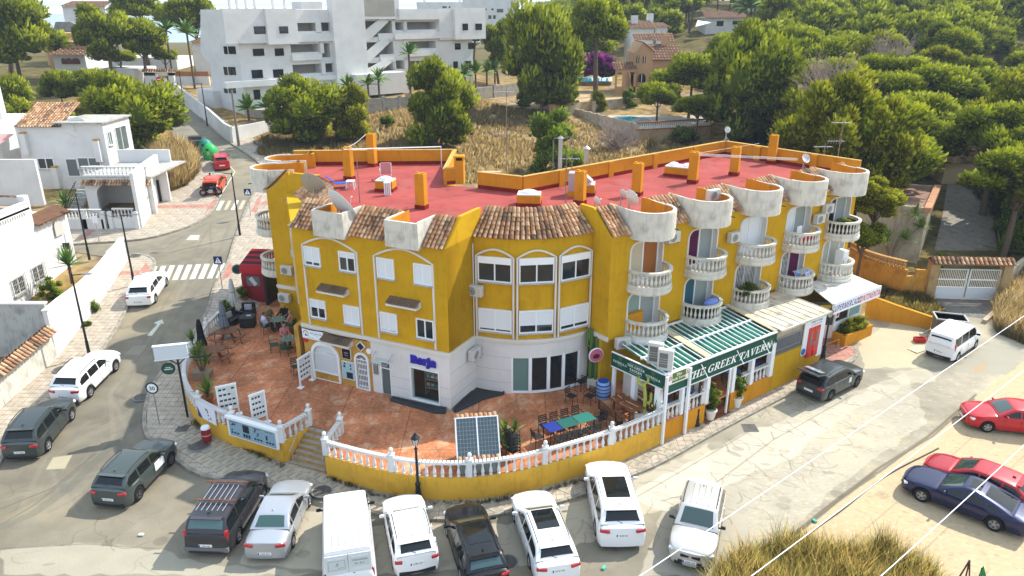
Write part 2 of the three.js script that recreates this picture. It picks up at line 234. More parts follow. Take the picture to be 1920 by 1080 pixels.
const mSlabs=[[0.50,0.45,0.37],[0.46,0.42,0.35],[0.53,0.48,0.39]].map((c)=>M(c,{map:dirtyTex,bumpMap:grainTex,bumpScale:0.008}));
const tileTex=tex(512,1.6,(u,v)=>{const q=(a)=>{const t=(a*4)%1;return t<0.05||t>0.95;},f=(a)=>{const t=(a*16)%1;return t<0.14;};let k=0.9+0.22*(fbm(u,v,8,4)-0.5)+0.1*(vn(u*4,v*4,4)-0.5);if(f(u)||f(v))k*=0.95;if(q(u)||q(v))k*=0.8;return[k,k*0.98,k*0.95];});
const mPave=M([0.56,0.50,0.42],{map:tileTex,bumpMap:grainTex,bumpScale:0.006}),mPink=M([0.58,0.30,0.25],{map:tileTex});
const mKerb=M([0.40,0.37,0.32],{map:dirtyTex});
const PAVE=0.13;
function pavement(outer,inner,kerbFrom,name='pavement'){
const o=px2(outer,PAVE),poly=o.concat(px2(inner,PAVE));const base=struct(thing(name,null,null,poly[0].clone()));
const g=drape(poly,PAVE,1.6);g.translate(-base.position.x,-base.position.y,-base.position.z);mesh('paving',g,mPave,base);
const c=new THREE.CatmullRomCurve3(o,false,'centripetal');const L=c.getLength(),n=Math.round(L/1.0),pts=c.getSpacedPoints(n);
const cen=poly.reduce((s,p)=>s.add(p),V()).multiplyScalar(1/poly.length);
for(let i=0;i<n;i++){
const a=pts[i],b=pts[i+1],d=b.clone().sub(a),l=d.length(),mid=a.clone().add(b).multiplyScalar(0.5),y=gy(mid.x,mid.z);
const k=mesh('kerb_stone',kerbGeo,mKerb,base);k.scale.z=l-0.015;k.position.set(mid.x,y+0.005+(i%3)*0.002,mid.z).sub(base.position);k.rotation.set(-Math.atan2(gy(b.x,b.z)-gy(a.x,a.z),l),Math.atan2(d.x,d.z),0,'YXZ');
}
return base;
}
const kerbGeo=boxUV(flat(new RoundedBoxGeometry(0.2,0.3,1,1,0.025)));
const centre=pavement([[345,180],[400,243],[436,270],[480,300],[508,330],[477,362],[441,446],[426,493],[401,540],[389,582],[350,640],[300,701],[277,744],[274,813],[295,829],[337,864],[366,884],[432,901],[501,911],[585,926],[612,932],[692,957],[720,964],[800,970],[855,972],[905,967],[960,957],[1037,942],[1095,924],[1177,892],[1230,870],[1340,810],[1440,757],[1500,726],[1545,702],[1580,686],[1600,674],[1607,664],[1603,650]],
[[1500,640],[1300,720],[1180,770],[1000,800],[800,790],[620,780],[520,740],[470,640],[510,520],[600,420],[600,330],[520,285],[440,240],[370,185]]);
pavement([[-60,962],[0,862],[21,832],[110,732],[186,660],[220,610],[237,577],[247,553],[282,511],[290,491],[282,481],[252,475],[231,477]],[[225,482],[190,540],[120,630],[60,690],[-5,755],[-60,810]]);
pavement([[120,458],[180,454],[227,451],[275,446],[312,437],[362,420],[392,400],[402,388],[408,374],[399,365],[395,350],[401,325],[392,300],[378,285],[335,276],[300,272]],[[320,305],[306,360],[267,426],[120,430]]);
{
const pk=(l)=>struct(mesh('tactile_strip',drape(px2(l,PAVE),PAVE+0.008,1.2),mPink));
pk([[295,385],[390,383],[390,389],[294,390]]);pk([[400,374],[408,376],[404,388],[388,396],[385,397],[393,383]]);
pk([[273,492],[284,507],[270,513],[262,508]]);pk([[222,508],[262,508],[262,515],[219,515]]);pk([[165,432],[178,432],[160,448],[147,448]]);
pk([[483,372],[492,364],[482,398],[470,398]]);pk([[492,378],[520,376],[520,384],[488,385]]);
pk([[429,492],[445,503],[428,520],[414,527]]);pk([[440,502],[480,500],[480,509],[436,511]]);
pk([[1547,642],[1603,652],[1604,664],[1578,678],[1552,676]]);
}
{
const poly=px2([[300,832],[337,866],[366,887],[432,904],[501,914],[612,936],[692,960],[800,973],[905,970],[960,960],[1095,927],[1230,873],[1300,840],[1240,800],[1000,880],[785,930],[612,880],[538,860],[430,815],[370,770],[330,780]],PAVE).map((p)=>[p.x,p.z]);
const inside=(x,z)=>{let c=false;for(let i=0,j=poly.length-1;i<poly.length;j=i++){const[a,b]=poly[i],[d,e]=poly[j];if((b>z)!==(e>z)&&x<(d-a)*(z-b)/(e-b)+a)c=!c;}return c;};
const r=rnd(3),s=0.6,list=[],a=0.62,ca=Math.cos(a),sa=Math.sin(a),gB=boxUV(flat(new RoundedBoxGeometry(s-0.02,0.05,s-0.02,1,0.008)));
for(let i=-60;i<60;i++)for(let j=-80;j<60;j++){const u=i*s,v=j*s,x=u*ca-v*sa,z=-28+u*sa+v*ca,h=s*0.55;if([[h,h],[-h,h],[h,-h],[-h,-h]].every(([p,q])=>inside(x+p*ca-q*sa,z+p*sa+q*ca)))list.push([x,z]);}
list.sort((p,q)=>q[1]-p[1]);const rest=new MB();
list.forEach(([x,z],i)=>{const y=gy(x,z)+PAVE-0.012+rr(0,0.008,r);if(i<300){const m=mesh('paving_slab',gB,pick(mSlabs,r),centre);m.position.set(x,y,z).sub(centre.position);m.rotation.y=-a;}else rest.add(gB,mat4(x,y,z,0,-a,0));});
if(rest.g.length)tag(rest.build('paving_slab',mSlabs[0],centre),null,null,null,'stuff');
}
// ---------- the yellow corner building ----------
const TY=1.35,B1=4.55,EV=10.1,DK=10.3,PT=11.3;
const bld=thing('corner_building','yellow three-storey corner building with red roof terrace, tiled eaves and shops below','building',V(0,0,-45));
const bm=()=>new MB(),P3=(x,z,y=0)=>V(x,y,z);
const Lf=P3(-15.5,-45.6),P1=P3(-14.1,-45.05),A_=P3(-11.6,-37.35),C_=P3(-3.15,-33.45),D_=P3(-1.95,-35.75),E_=P3(4.15,-36.5),E2=P3(5.0,-35.4),RE=P3(22.6,-47.35),RB=P3(23.3,-49.0),BK=P3(16.4,-56.9),K1=P3(0.65,-43.95),K2=P3(-2.1,-45.35),K3=P3(-4.25,-46.2),K4=P3(-4.12,-53.2),LB=P3(-15.6,-52.7);
const F1=frame(A_,C_),FC=frame(C_,D_),FE=frame(E_,E2),FR=frame(E2,RE),FG=frame(Lf,P3(-11.8,-44.2)),FL=frame(LB,Lf),FW=frame(P1,A_);
const bowC=(()=>{const m=D_.clone().add(E_).multiplyScalar(0.5),d=E_.clone().sub(D_),h=d.length()/2,s=0.95,r=(h*h+s*s)/(2*s),n=V(-d.z,0,d.x).normalize();const c=m.clone().addScaledVector(n,-(r-s));return{c,r:r,n,u:d.normalize(),half:Math.asin(h/r)};})();
const bowP=(a,dr=0,y=0)=>V(bowC.c.x,y,bowC.c.z).addScaledVector(bowC.n,(bowC.r+dr)*Math.cos(a)).addScaledVector(bowC.u,(bowC.r+dr)*Math.sin(a));
const bowF=(a0,a1,dr=0)=>frame(bowP(a0,dr),bowP(a1,dr));
const bowPts=(dr=0,n=16)=>Array.from({length:n+1},(_,i)=>bowP(lerp(-bowC.half,bowC.half,i/n),dr));
function prism(b,pts,y0,y1,holes=[]){return b.ext(pts.map((p)=>[p.x,-p.z]),y1-y0,mat4(0,y0,0,-Math.PI/2),holes.map((h)=>h.map((p)=>[p.x,-p.z])));}
const ins=FR.P(0,0,-0.4),insE=FR.P(FR.len,0,-0.4);
const upperPlan=[Lf,P1,A_,C_,...bowPts(),ins,insE,RB,BK,K1,K2,K3,K4,LB];
const corePlan=[Lf,P1,P3(-12.2,-39.9),P3(-3.2,-38.4),P3(4.0,-38.4),P3(4.4,-36.2),ins,insE,RB,BK,K1,K2,K3,K4,LB];
prism(bm(),upperPlan,B1-0.2,EV).build('upper_wall',mt.yellow,bld);
prism(bm(),corePlan,0,B1-0.2).build('ground_floor_core',mt.yellow,bld);
const mRed=M([0.37,0.085,0.075],{roughness:0.9,map:tex(512,7,(u,v)=>{const k=0.86+0.2*fbm(u,v,5,5)-0.5*Math.max(0,fbm(u,v,14,4)-0.62);const s=0.5*Math.max(0,fbm(u+0.4,v,7,4)-0.55);return[k,k*0.96+s,k*0.95+s];}),bumpMap:grainTex,bumpScale:0.006});
const mRedDark=M([0.27,0.02,0.02],{map:dirtyTex});
{
const w=-1.3,plan=[P3(-14.1,-46.2),P3(-12.6,-44.6),FW.P(6.3,0,-2.2),F1.P(1.0,0,w),F1.P(F1.len-0.05,0,w),FC.P(3.2,0,-0.1),...bowPts(w,12).slice(1,-1),FR.P(0.2,0,w),FR.P(FR.len,0,w),RB,BK,K1,K2,K3,K4,LB,P3(-14.2,-52.7)];
prism(bm(),plan,EV,DK).build('roof_deck',mRed,bld);
const pw=bm(),cap=bm(),sk=bm();
const run=(a,b,y0=DK,y1=PT,t=0.22)=>{const f=frame(a,b),l=f.len;const m=new THREE.Matrix4().multiplyMatrices(f,mat4(l/2,0,0));pw.add(new THREE.BoxGeometry(l,y1-y0,t),mat4(0,(y0+y1)/2,0).premultiply(m));cap.add(new THREE.BoxGeometry(l+0.03,0.05,t+0.06),mat4(0,y1+0.027,0).premultiply(m));sk.add(new THREE.BoxGeometry(l-0.1,0.24,t+0.05),mat4(0,y0+0.12,0).premultiply(m));};
run(RB,BK);run(BK,K1);run(K1,K2);run(K3,K4);run(K4,LB);run(P3(-4.3,-46.3),P3(-3.2,-46.75));
for(const t of[0.18,0.4,0.62,0.84]){const p=BK.clone().lerp(K1,t);pw.box(p.x-0.1,(DK+PT)/2+0.01,p.z+0.12,0.45,PT-DK,0.3,Math.atan2(K1.x-BK.x,K1.z-BK.z)+Math.PI/2);}
for(const t of[0.3,0.72]){const p=RB.clone().lerp(BK,t);pw.box(p.x-0.12,(DK+PT)/2+0.01,p.z+0.12,0.45,PT-DK,0.3,Math.atan2(BK.x-RB.x,BK.z-RB.z)+Math.PI/2);}
pw.build('parapet',mt.orange,bld);cap.build('parapet_cap',M([0.62,0.40,0.12],{map:dirtyTex}),bld);sk.build('skirting',mRedDark,bld);
}
// ----- barrel tiles on any ruled slope S(u, v): v = 0 at the eave, 1 at the ridge -----
const tileCols=[[0.60,0.36,0.22],[0.50,0.27,0.15],[0.70,0.47,0.30],[0.34,0.19,0.12],[0.44,0.29,0.19],[0.20,0.14,0.10]].map((c)=>M(c,{map:dirtyTex,roughness:0.9}));
const tileUnder=M([0.16,0.085,0.055],{map:dirtyTex});
function barrel(len,r,taper=0.82,n=5){const P=[],I=[],t=0.018;for(let j=0;j<2;j++)for(const q of[0,t])for(let i=0;i<=n;i++){const a=Math.PI*(i/n),k=(j?taper:1)*(r-q);P.push(-Math.cos(a)*k,Math.sin(a)*k*0.9-(j?0.028:0),j?-len:0);}
const s=n+1;for(let i=0;i<n;i++){I.push(i,i+1,2*s+i,i+1,2*s+i+1,2*s+i);I.push(i,s+i,i+1,i+1,s+i,s+i+1);}
const g=new THREE.BufferGeometry();g.setAttribute('position',new THREE.Float32BufferAttribute(P,3));g.setIndex(I);g.computeVertexNormals();g.setAttribute('uv',new THREE.Float32BufferAttribute(P.filter((_,i)=>i%3!==1),2));return g;}
const tileGeos=[barrel(0.36,0.105),barrel(0.34,0.098,0.8),barrel(0.37,0.11,0.84)];
let tileBudget=290;
function tileSlope(S,nu,nv,parent,single=true,seed=1,under=true){
const r=rnd(seed+90),rest=bm(),U=24,sheet=[],idx=[];
for(let j=0;j<=1;j++)for(let i=0;i<=U;i++){const p=S(i/U,j);sheet.push(p.x,p.y,p.z);}
for(let i=0;i<U;i++)idx.push(i,i+1,U+1+i,i+1,U+2+i,U+1+i);
if(under){const g=new THREE.BufferGeometry();g.setAttribute('position',new THREE.Float32BufferAttribute(sheet,3));g.setIndex(idx);g.computeVertexNormals();bm().add(g).build('tile_bed',tileUnder,parent);}
const group=new THREE.Group();const Z=V(),X=V(),Y=V(),inv=parent.matrixWorld.clone().invert();
for(let i=0;i<nu;i++)for(let j=0;j<nv;j++){
const u=(i+0.5+rr(-0.05,0.05,r))/nu,v=j/nv,p=S(u,v),q=S(u,Math.min(1,v+0.5/nv)),e=S(Math.min(1,u+0.01),v),e0=S(Math.max(0,u-0.01),v);
Z.subVectors(p,q).normalize();X.subVectors(e,e0).normalize();Y.crossVectors(Z,X).normalize();X.crossVectors(Y,Z);
const m=new THREE.Matrix4().makeBasis(X,Y,Z).setPosition(p.clone().addScaledVector(Y,0.03+rr(0,0.012,r)).addScaledVector(Z,0.05+rr(-0.015,0.015,r))).multiply(mat4(0,0,0,rr(-0.03,0.03,r),rr(-0.04,0.04,r),rr(-0.05,0.05,r)));
const dark=fbm(u*nu/60+seed*0.13,v*nv/60+0.3,24,3),c=dark>0.58?pick([3,5,4,3],r):pick([0,1,2,0,2,1,4],r),g=pick(tileGeos,r);
if(single&&tileBudget>0){tileBudget--;const o=mesh('roof_tile',g,tileCols[c],parent);o.applyMatrix4(inv.clone().multiply(m));}
else{const gg=flat(g.clone());const col=tileCols[c].color;gg.setAttribute('color',new THREE.Float32BufferAttribute(Array.from({length:gg.attributes.position.count*3},(_,k)=>[col.r,col.g,col.b][k%3]),3));gg.applyMatrix4(m);rest.g.push(gg);}
}
if(rest.g.length)tag(rest.build('roof_tiles',mTileV,parent),null,null,null,'stuff');
}
const mTileV=M(0xffffff,{vertexColors:true,map:dirtyTex,roughness:0.9});
const RW_=1.3;
const slopeF=(F,u0,u1)=>(u,v)=>F.P(lerp(u0,u1,u),lerp(EV-0.03,PT,v),lerp(0.12,-RW_,v));
function slopeBody(F,u0,u1){bm().ext([[-0.0,EV-0.14],[RW_,PT-0.1],[RW_+0.18,PT-0.05],[RW_+0.18,EV],[0.02,EV-0.16]].map((q)=>[q[0],q[1]]),u1-u0,new THREE.Matrix4().multiplyMatrices(F,new THREE.Matrix4().makeBasis(V(0,0,-1),V(0,1,0),V(1,0,0)).setPosition(u0,0,0))).build('eave_wall',mt.yellow,bld);}
{
for(const[F,u0,u1]of[[F1,3.66,6.08],[F1,8.02,F1.len-0.05],[F1,0.0,1.72]])slopeBody(F,u0,u1);
tileSlope(slopeF(F1,3.68,6.06),10,7,bld,true,1);tileSlope(slopeF(F1,8.04,F1.len-0.08),5,7,bld,true,2);tileSlope(slopeF(F1,0.02,1.70),7,7,bld,true,3);
const bs=(u,v)=>bowP(lerp(-bowC.half,bowC.half,u),lerp(0.12,-RW_,v),lerp(EV-0.03,PT,v));
{const g=[];const n=16;for(let i=0;i<n;i++){const a=lerp(-bowC.half,bowC.half,i/n),b=lerp(-bowC.half,bowC.half,(i+1)/n);const q=[[0,EV-0.14],[-RW_,PT-0.1],[-RW_-0.18,PT-0.05],[-RW_-0.18,EV-0.02]];for(let k=0;k<4;k++){const[r0,y0]=q[k],[r1,y1]=q[(k+1)%4];const A=bowP(a,r0,y0),B=bowP(b,r0,y0),C2=bowP(b,r1,y1),D2=bowP(a,r1,y1);g.push(A,B,C2,A,C2,D2);}}const ge=new THREE.BufferGeometry().setFromPoints(g);ge.computeVertexNormals();bm().add(ge).build('eave_wall',mt.yellow,bld);}
tileSlope(bs,24,7,bld,true,4);
const ws=(u,v)=>{const a=FG.P(lerp(1.45,4.0,v),lerp(9.55,PT,v)),b=F1.P(lerp(0,1.3,v),lerp(EV-0.03,PT,v),lerp(0.02,-1.9,v)),m=a.clone().lerp(b,u),k=Math.sin(u*Math.PI)*0.7;return m.addScaledVector(FW.N,-k*(1-v*0.3)+(1-v)*0.12);};
tileSlope(ws,26,8,bld,false,5);
const us=[[0.0,1.22]];for(let i=0;i<4;i++)us.push([1.25+4.27*i+2.52,1.25+4.27*(i+1)-0.03]);us.push([1.25+4.27*4+2.5,FR.len]);
us.forEach(([a,b],i)=>{slopeBody(FR,a,b);tileSlope(slopeF(FR,a+0.02,b-0.02),Math.max(2,Math.round((b-a)/0.23)),7,bld,false,6+i);});
for(const[a,b]of[[0.1,0.9],[3.5,4.0],[6.4,7.0]]){slopeBody(FL,a,b);tileSlope(slopeF(FL,a,b),3,7,bld,false,20+a);}
const gab=bm();gab.ext([[0,B1],[3.4,B1],[3.4,PT+0.03],[1.45,PT+0.03],[0,EV-0.02]],0.2,new THREE.Matrix4().multiplyMatrices(FC,mat4(0,0,-0.2)));
gab.build('gable_wall',mt.yellow,bld);gab.g=[];
gab.ext([[0.0,EV-0.3],[1.35,EV-0.3],[1.35,EV-0.02],[0.0,PT],[-1.0,PT+0.02],[-1.0,EV-0.3]],0.2,new THREE.Matrix4().multiplyMatrices(FE,mat4(0,0,-0.2)));
gab.build('gable_wall',mt.yellow,bld);
bm().ext([[0,0.6],[1.5,0.6],[1.5,9.45],[4.05,PT+0.05],[2.1,PT+0.05],[0,EV]],0.22,new THREE.Matrix4().multiplyMatrices(FG,mat4(0,0,-0.22))).build('gable_wall',mt.yellow,bld);
}
// ----- square terrace niches over the front, with stained white parapets -----
for(const[u0,u1]of[[1.72,3.64],[6.1,8.0]]){
const t=0.13,w=0.36;const o=bm(),inn=bm();
o.m=F1;o.box((u0+u1)/2,10.57,w-t/2,u1-u0,1.34,t);for(const u of[u0+t/2,u1-t/2])o.ext([[w-t,9.9],[-1.35,EV],[-1.35,11.26],[w-t,11.28]],t-0.01,mat4(u+t/2-0.005,0,0,0,Math.PI/2*-1));o.box((u0+u1)/2,9.95,w/2,u1-u0-0.02,0.1,w-0.02);
o.build('terrace_parapet',mt.dirtyWhite,bld);
inn.m=F1;for(const u of[u0+t+0.02,u1-t-0.02])inn.ext([[w-t-0.02,DK],[-1.7,DK],[-1.7,PT-0.05],[w-t-0.02,11.2]],0.03,mat4(u+0.015,0,0,0,-Math.PI/2));inn.box((u0+u1)/2,10.75,w-t-0.03,u1-u0-2*t-0.1,0.9,0.03);inn.build('niche_lining',mt.orange,bld);
const fl=bm();fl.m=F1;fl.box((u0+u1)/2,DK-0.06,-0.55,u1-u0-2*t,0.1,1.6);fl.build('niche_floor',mRed,bld);
}
// ----- windows -----
function windowAt(F,u,y,w,h,o={}){
const{sh=0,sill=true,mull=1,lit=false,t=0.06,parent=bld,box=0}=o;
const f=bm();f.m=F;f.box(u+t/2,y+h/2,0.02,t,h,0.12);f.box(u+w-t/2,y+h/2,0.02,t,h,0.12);f.box(u+w/2,y+h-t/2,0.02,w-2*t,t,0.12);f.box(u+w/2,y+t/2,0.02,w-2*t,t,0.12);
for(let i=1;i<=mull;i++)f.box(u+w*i/(mull+1),y+h/2,0.02,t*1.1,h-2*t,0.08);
if(box)f.box(u+w/2,y+h-t-box/2,0.03,w-2*t-0.01,box,0.09);
const win=f.build('window',mt.pvc,parent);
const g=bm();g.m=F;g.box(u+w/2,y+h/2,-0.005,w-2*t+0.01,h-2*t+0.01,0.04);g.build('pane',lit?mt.glassLit:mt.glass,win);
if(sh>0){const s=bm();s.m=F;const H=(h-2*t)*sh,n=Math.max(3,Math.round(H/0.055));for(let i=0;i<n;i++)s.box(u+w/2,y+h-t-(i+0.5)*H/n,0.028,w-2*t-0.012,H/n-0.005,0.03);s.build('roller_shutter',mt.shutter,win);}
if(sill){const s=bm();s.m=F;s.box(u+w/2,y-0.035,0.05,w+0.1,0.07,0.2);s.build('sill',mt.lightGrey,win);}
return win;
}
[[0.71,8.08,0.85],[2.95,8.1,0.3],[5.29,8.08,1],[7.46,8.08,1],[0.75,5.1,0.45],[2.96,5.12,1],[5.28,5.13,0.97],[7.46,5.15,0]].forEach(([u,y,s])=>windowAt(F1,u,y,1.03,1.06,{sh:s}));
{
const strip=(pts,w)=>{const n=pts.length,a=[],b=[];pts.forEach((p,i)=>{const q=pts[Math.max(0,i-1)],r=pts[Math.min(n-1,i+1)],l=Math.hypot(r[0]-q[0],r[1]-q[1]),nx=-(r[1]-q[1])/l*w/2,ny=(r[0]-q[0])/l*w/2;a.push([p[0]+nx,p[1]+ny]);b.unshift([p[0]-nx,p[1]-ny]);});return a.concat(b);};
const m=bm();
for(const[a,b]of[[0.62,4.09],[5.14,8.55]]){const q=[[a,B1+0.1],[a,9.2]];for(let i=1;i<14;i++){const t=i/14;q.push([lerp(a,b,t),9.2+0.55*Math.sin(t*Math.PI)]);}q.push([b,9.2],[b,B1+0.1]);m.ext(strip(q,0.1),0.07,F1);}
m.build('arch_moulding',mt.trim,bld);
const c=bm(),band=(F,a,b,y=B1)=>{const s=new MB(F);s.box((a+b)/2,y-0.03,0.05,b-a,0.16,0.14);s.box((a+b)/2,y-0.16,0.03,b-a,0.09,0.09);c.g.push(...s.g);};
band(F1,0,F1.len+0.1);band(FC,-0.1,FC.len);band(FE,0,FE.len+0.1,B1);
for(let i=0;i<12;i++)band(bowF(lerp(-bowC.half,bowC.half,i/12),lerp(-bowC.half,bowC.half,(i+1)/12)),0,bowC.r*2*bowC.half/12+0.02);
c.build('band_moulding',mt.trim,bld);c.g=[];band(FG,0,1.5,3.75);c.build('band_moulding',mt.trim,bld);
[-0.385,0.005,0.395].forEach((a,i)=>{
const hw=0.168,F=bowF(a-hw,a+hw,0.11),l=F.len;const s=bm(),q=[[-0.06,B1+0.1],[-0.06,9.1]];for(let k=1;k<10;k++)q.push([lerp(-0.06,l+0.06,k/10),9.1+0.38*Math.sin(k/10*Math.PI)]);q.push([l+0.06,9.1],[l+0.06,B1+0.1]);s.ext(strip(q,0.09),0.07,F);s.build('arch_moulding',mt.trim,bld);
windowAt(F,0.03,7.75,l-0.06,1.33,{box:0.3,sill:true,sh:0});windowAt(F,0.03,4.98,l-0.06,1.25,{sh:[0.93,0.68,0.86][i]});
});
const r=bm(),q=[];for(let k=0;k<=10;k++)q.push([4.6+1.6*k/10,8.9+0.5*Math.sin(k/10*Math.PI)]);q.unshift([4.6,5]);q.push([6.2,5]);r.ext(strip(q,0.1),0.07,FW);r.build('arch_moulding',mt.trim,bld);windowAt(FW,4.75,7.8,1.3,1.1,{sh:0.5});
}
// ----- little tiled canopies between the windows -----
for(const[u,y,w]of[[1.62,6.86,1.78],[5.96,6.86,1.82],[1.5,3.92,1.9]]){
const f=bm();f.m=F1;f.box(u+w/2,y-0.02,0.24,w,0.1,0.48);f.box(u+w/2,y+0.12,0.06,w,0.2,0.12);const c=f.build('tiled_canopy',mt.trim,bld);
const s=bm();s.m=F1;const n=14;for(let i=0;i<n;i++)s.add(tileGeos[1],new THREE.Matrix4().multiplyMatrices(mat4(u+(i+0.5)*w/n,y+0.09,0.5,0.5),mat4(0,0,0,0,0,0,V(0.62,0.7,1.45))));s.build('canopy_tiles',tileCols[5],c);tag(c.children[0],null,null,null,'stuff');
}
// ----- ground floor front -----
const mJoint=M([0.42,0.43,0.44]);
{
const win=arch(0.62,1.86,1.66,1.62,0.7),gate=arch(3.52,TY,0.72,2.1,0.36),doorO=rect(5.05,TY,0.66,1.95),shop=rect(6.96,1.47,1.74,1.92);
bm().ext(rect(0,0.4,4.52,B1-0.6),0.28,new THREE.Matrix4().multiplyMatrices(F1,mat4(0,0,-0.28)),[win,gate]).build('shop_wall',mt.ochre,bld);
bm().ext(rect(4.52,0.4,F1.len-4.52,B1-0.6),0.3,new THREE.Matrix4().multiplyMatrices(F1,mat4(0,0,-0.28)),[doorO,shop]).build('shop_wall',mt.white,bld);
bm().ext(rect(0,0.4,FC.len,B1-0.6),0.28,new THREE.Matrix4().multiplyMatrices(FC,mat4(0,0,-0.27))).build('shop_wall',mt.white,bld);
bm().box(-11.7,2.7,-38.6,0.25,3.4,2.6,-0.2).build('side_wall',mt.ochre,bld);
const j=bm();j.m=F1;for(const y of[2.55,1.95]){j.box(6.3,y,0.021,1.1,0.02,0.006);j.box(9.0,y,0.021,0.5,0.02,0.006);}j.m=FC;for(const y of[2.55,1.95,3.4])j.box(FC.len/2,y,0.014,FC.len,0.02,0.006);j.build('panel_joint',mJoint,bld);
const fl=bm();prism(fl,[F1.P(0.3,0,-0.3),F1.P(F1.len-0.3,0,-0.28),D_,...bowPts(-0.2,8),P3(4.0,-38.3),P3(-3.2,-38.3),P3(-12.1,-39.8)],TY-0.1,TY+0.03);fl.build('shop_floor',M([0.10,0.09,0.085],{roughness:0.4}),bld);
const g=bm();g.m=F1;const fr=arch(0.5,0,1.9,1.74+1.95,0.8),hole=arch(0.62,-0.1,1.66,3.58,0.7);g.ext(fr.map(([a,b])=>[a,Math.max(b,TY)]),0.1,mat4(0,0,0.005),[[...hole.map(([a,b])=>[a,Math.max(b,TY+0.001)])]]);g.box(1.45,1.84,0.03,1.72,0.08,0.12);const gw=g.build('grille_window',mt.pvc,bld);
const ba=bm();ba.m=F1;for(let i=0;i<21;i++){const u=0.7+i*0.075,h=1.05;ba.box(u,1.9+h/2,0.03,0.028,h,0.02);}ba.box(1.45,2.95,0.03,1.6,0.04,0.03);for(let i=1;i<9;i++){const a=Math.PI*i/9;ba.rod(V(1.45,2.96,0.03),V(1.45+0.76*Math.cos(a),2.96+Math.sin(a)*0.5,0.03),0.013,5);}ba.build('grille',mt.pvc,gw);
const sh=bm();sh.m=F1;sh.ext(win,0.03,mat4(0,0,-0.1));sh.build('shutter_panel',mt.shutter,gw);
const fg=bm();fg.m=F1;const ga=arch(3.42,0,0.92,TY+2.2,0.46);fg.ext(ga.map(([a,b])=>[a,Math.max(b,TY)]),0.09,mat4(0,0,0.005),[arch(3.52,TY+0.02,0.72,2.06,0.36)]);const fgm=fg.build('folding_gate',mt.pvc,bld);
const gr=bm();gr.m=F1;for(let i=0;i<7;i++){const u=3.58+i*0.1;gr.box(u,TY+0.88,0.0,0.028,1.72,0.03);if(i<6)for(let k=0;k<5;k++){const y=TY+0.1+k*0.34;gr.rod(V(u,y,0.02),V(u+0.1,y+0.14,0.02),0.012,4);gr.rod(V(u+0.1,y,0.02),V(u,y+0.14,0.02),0.012,4);gr.box(u+0.05,y+0.07,0.02,0.03,0.05,0.025);}}gr.box(3.88,TY+1.76,0,0.72,0.05,0.05);for(let i=1;i<6;i++){const a=Math.PI*i/6;gr.rod(V(3.88,TY+1.78,0),V(3.88+0.34*Math.cos(a),TY+1.78+0.3*Math.sin(a),0),0.012,4);}gr.build('grille',mt.pvc,fgm);
const d=bm();d.m=F1;d.box(5.08,TY+0.98,-0.05,0.05,1.95,0.16);d.box(5.68,TY+0.98,-0.05,0.05,1.95,0.16);d.box(5.38,TY+1.93,-0.05,0.55,0.05,0.16);d.box(5.38,TY+1.55,-0.05,0.55,0.05,0.1);const dm=d.build('shop_door',mt.pvc,bld);const dg=bm();dg.m=F1;dg.box(5.38,TY+0.98,-0.06,0.55,1.86,0.02);dg.build('pane',mt.glassLit,dm);
const ca=bm();ca.m=F1;ca.box(5.38,TY+2.12,0.35,1.1,0.02,0.7);const cm=ca.build('glass_canopy',mt.pane,bld);const cr=bm();cr.m=F1;for(const u of[4.86,5.9])cr.rod(V(u,TY+2.1,0.68),V(u,TY+2.5,0.02),0.015);cr.box(5.38,TY+2.12,0.7,1.12,0.03,0.03);cr.build('stay',mt.steel,cm);
const ic=bm();ic.m=F1;ic.rbox(4.78,2.75,0.06,0.28,0.56,0.08,0.02);ic.build('intercom',M([0.2,0.19,0.18],{roughness:0.4}),bld);
const s=bm();s.m=F1;for(const u of[6.98,8.68])s.box(u,2.43,0.0,0.06,1.9,0.2);s.box(7.83,3.37,0,1.64,0.05,0.2);s.box(7.83,1.5,0,1.64,0.06,0.2);const sw=s.build('shop_window',mt.pvc,bld);
const sg=bm();sg.m=F1;sg.box(7.83,2.44,-0.04,1.64,1.82,0.012);sg.build('pane',mt.pane,sw);
}
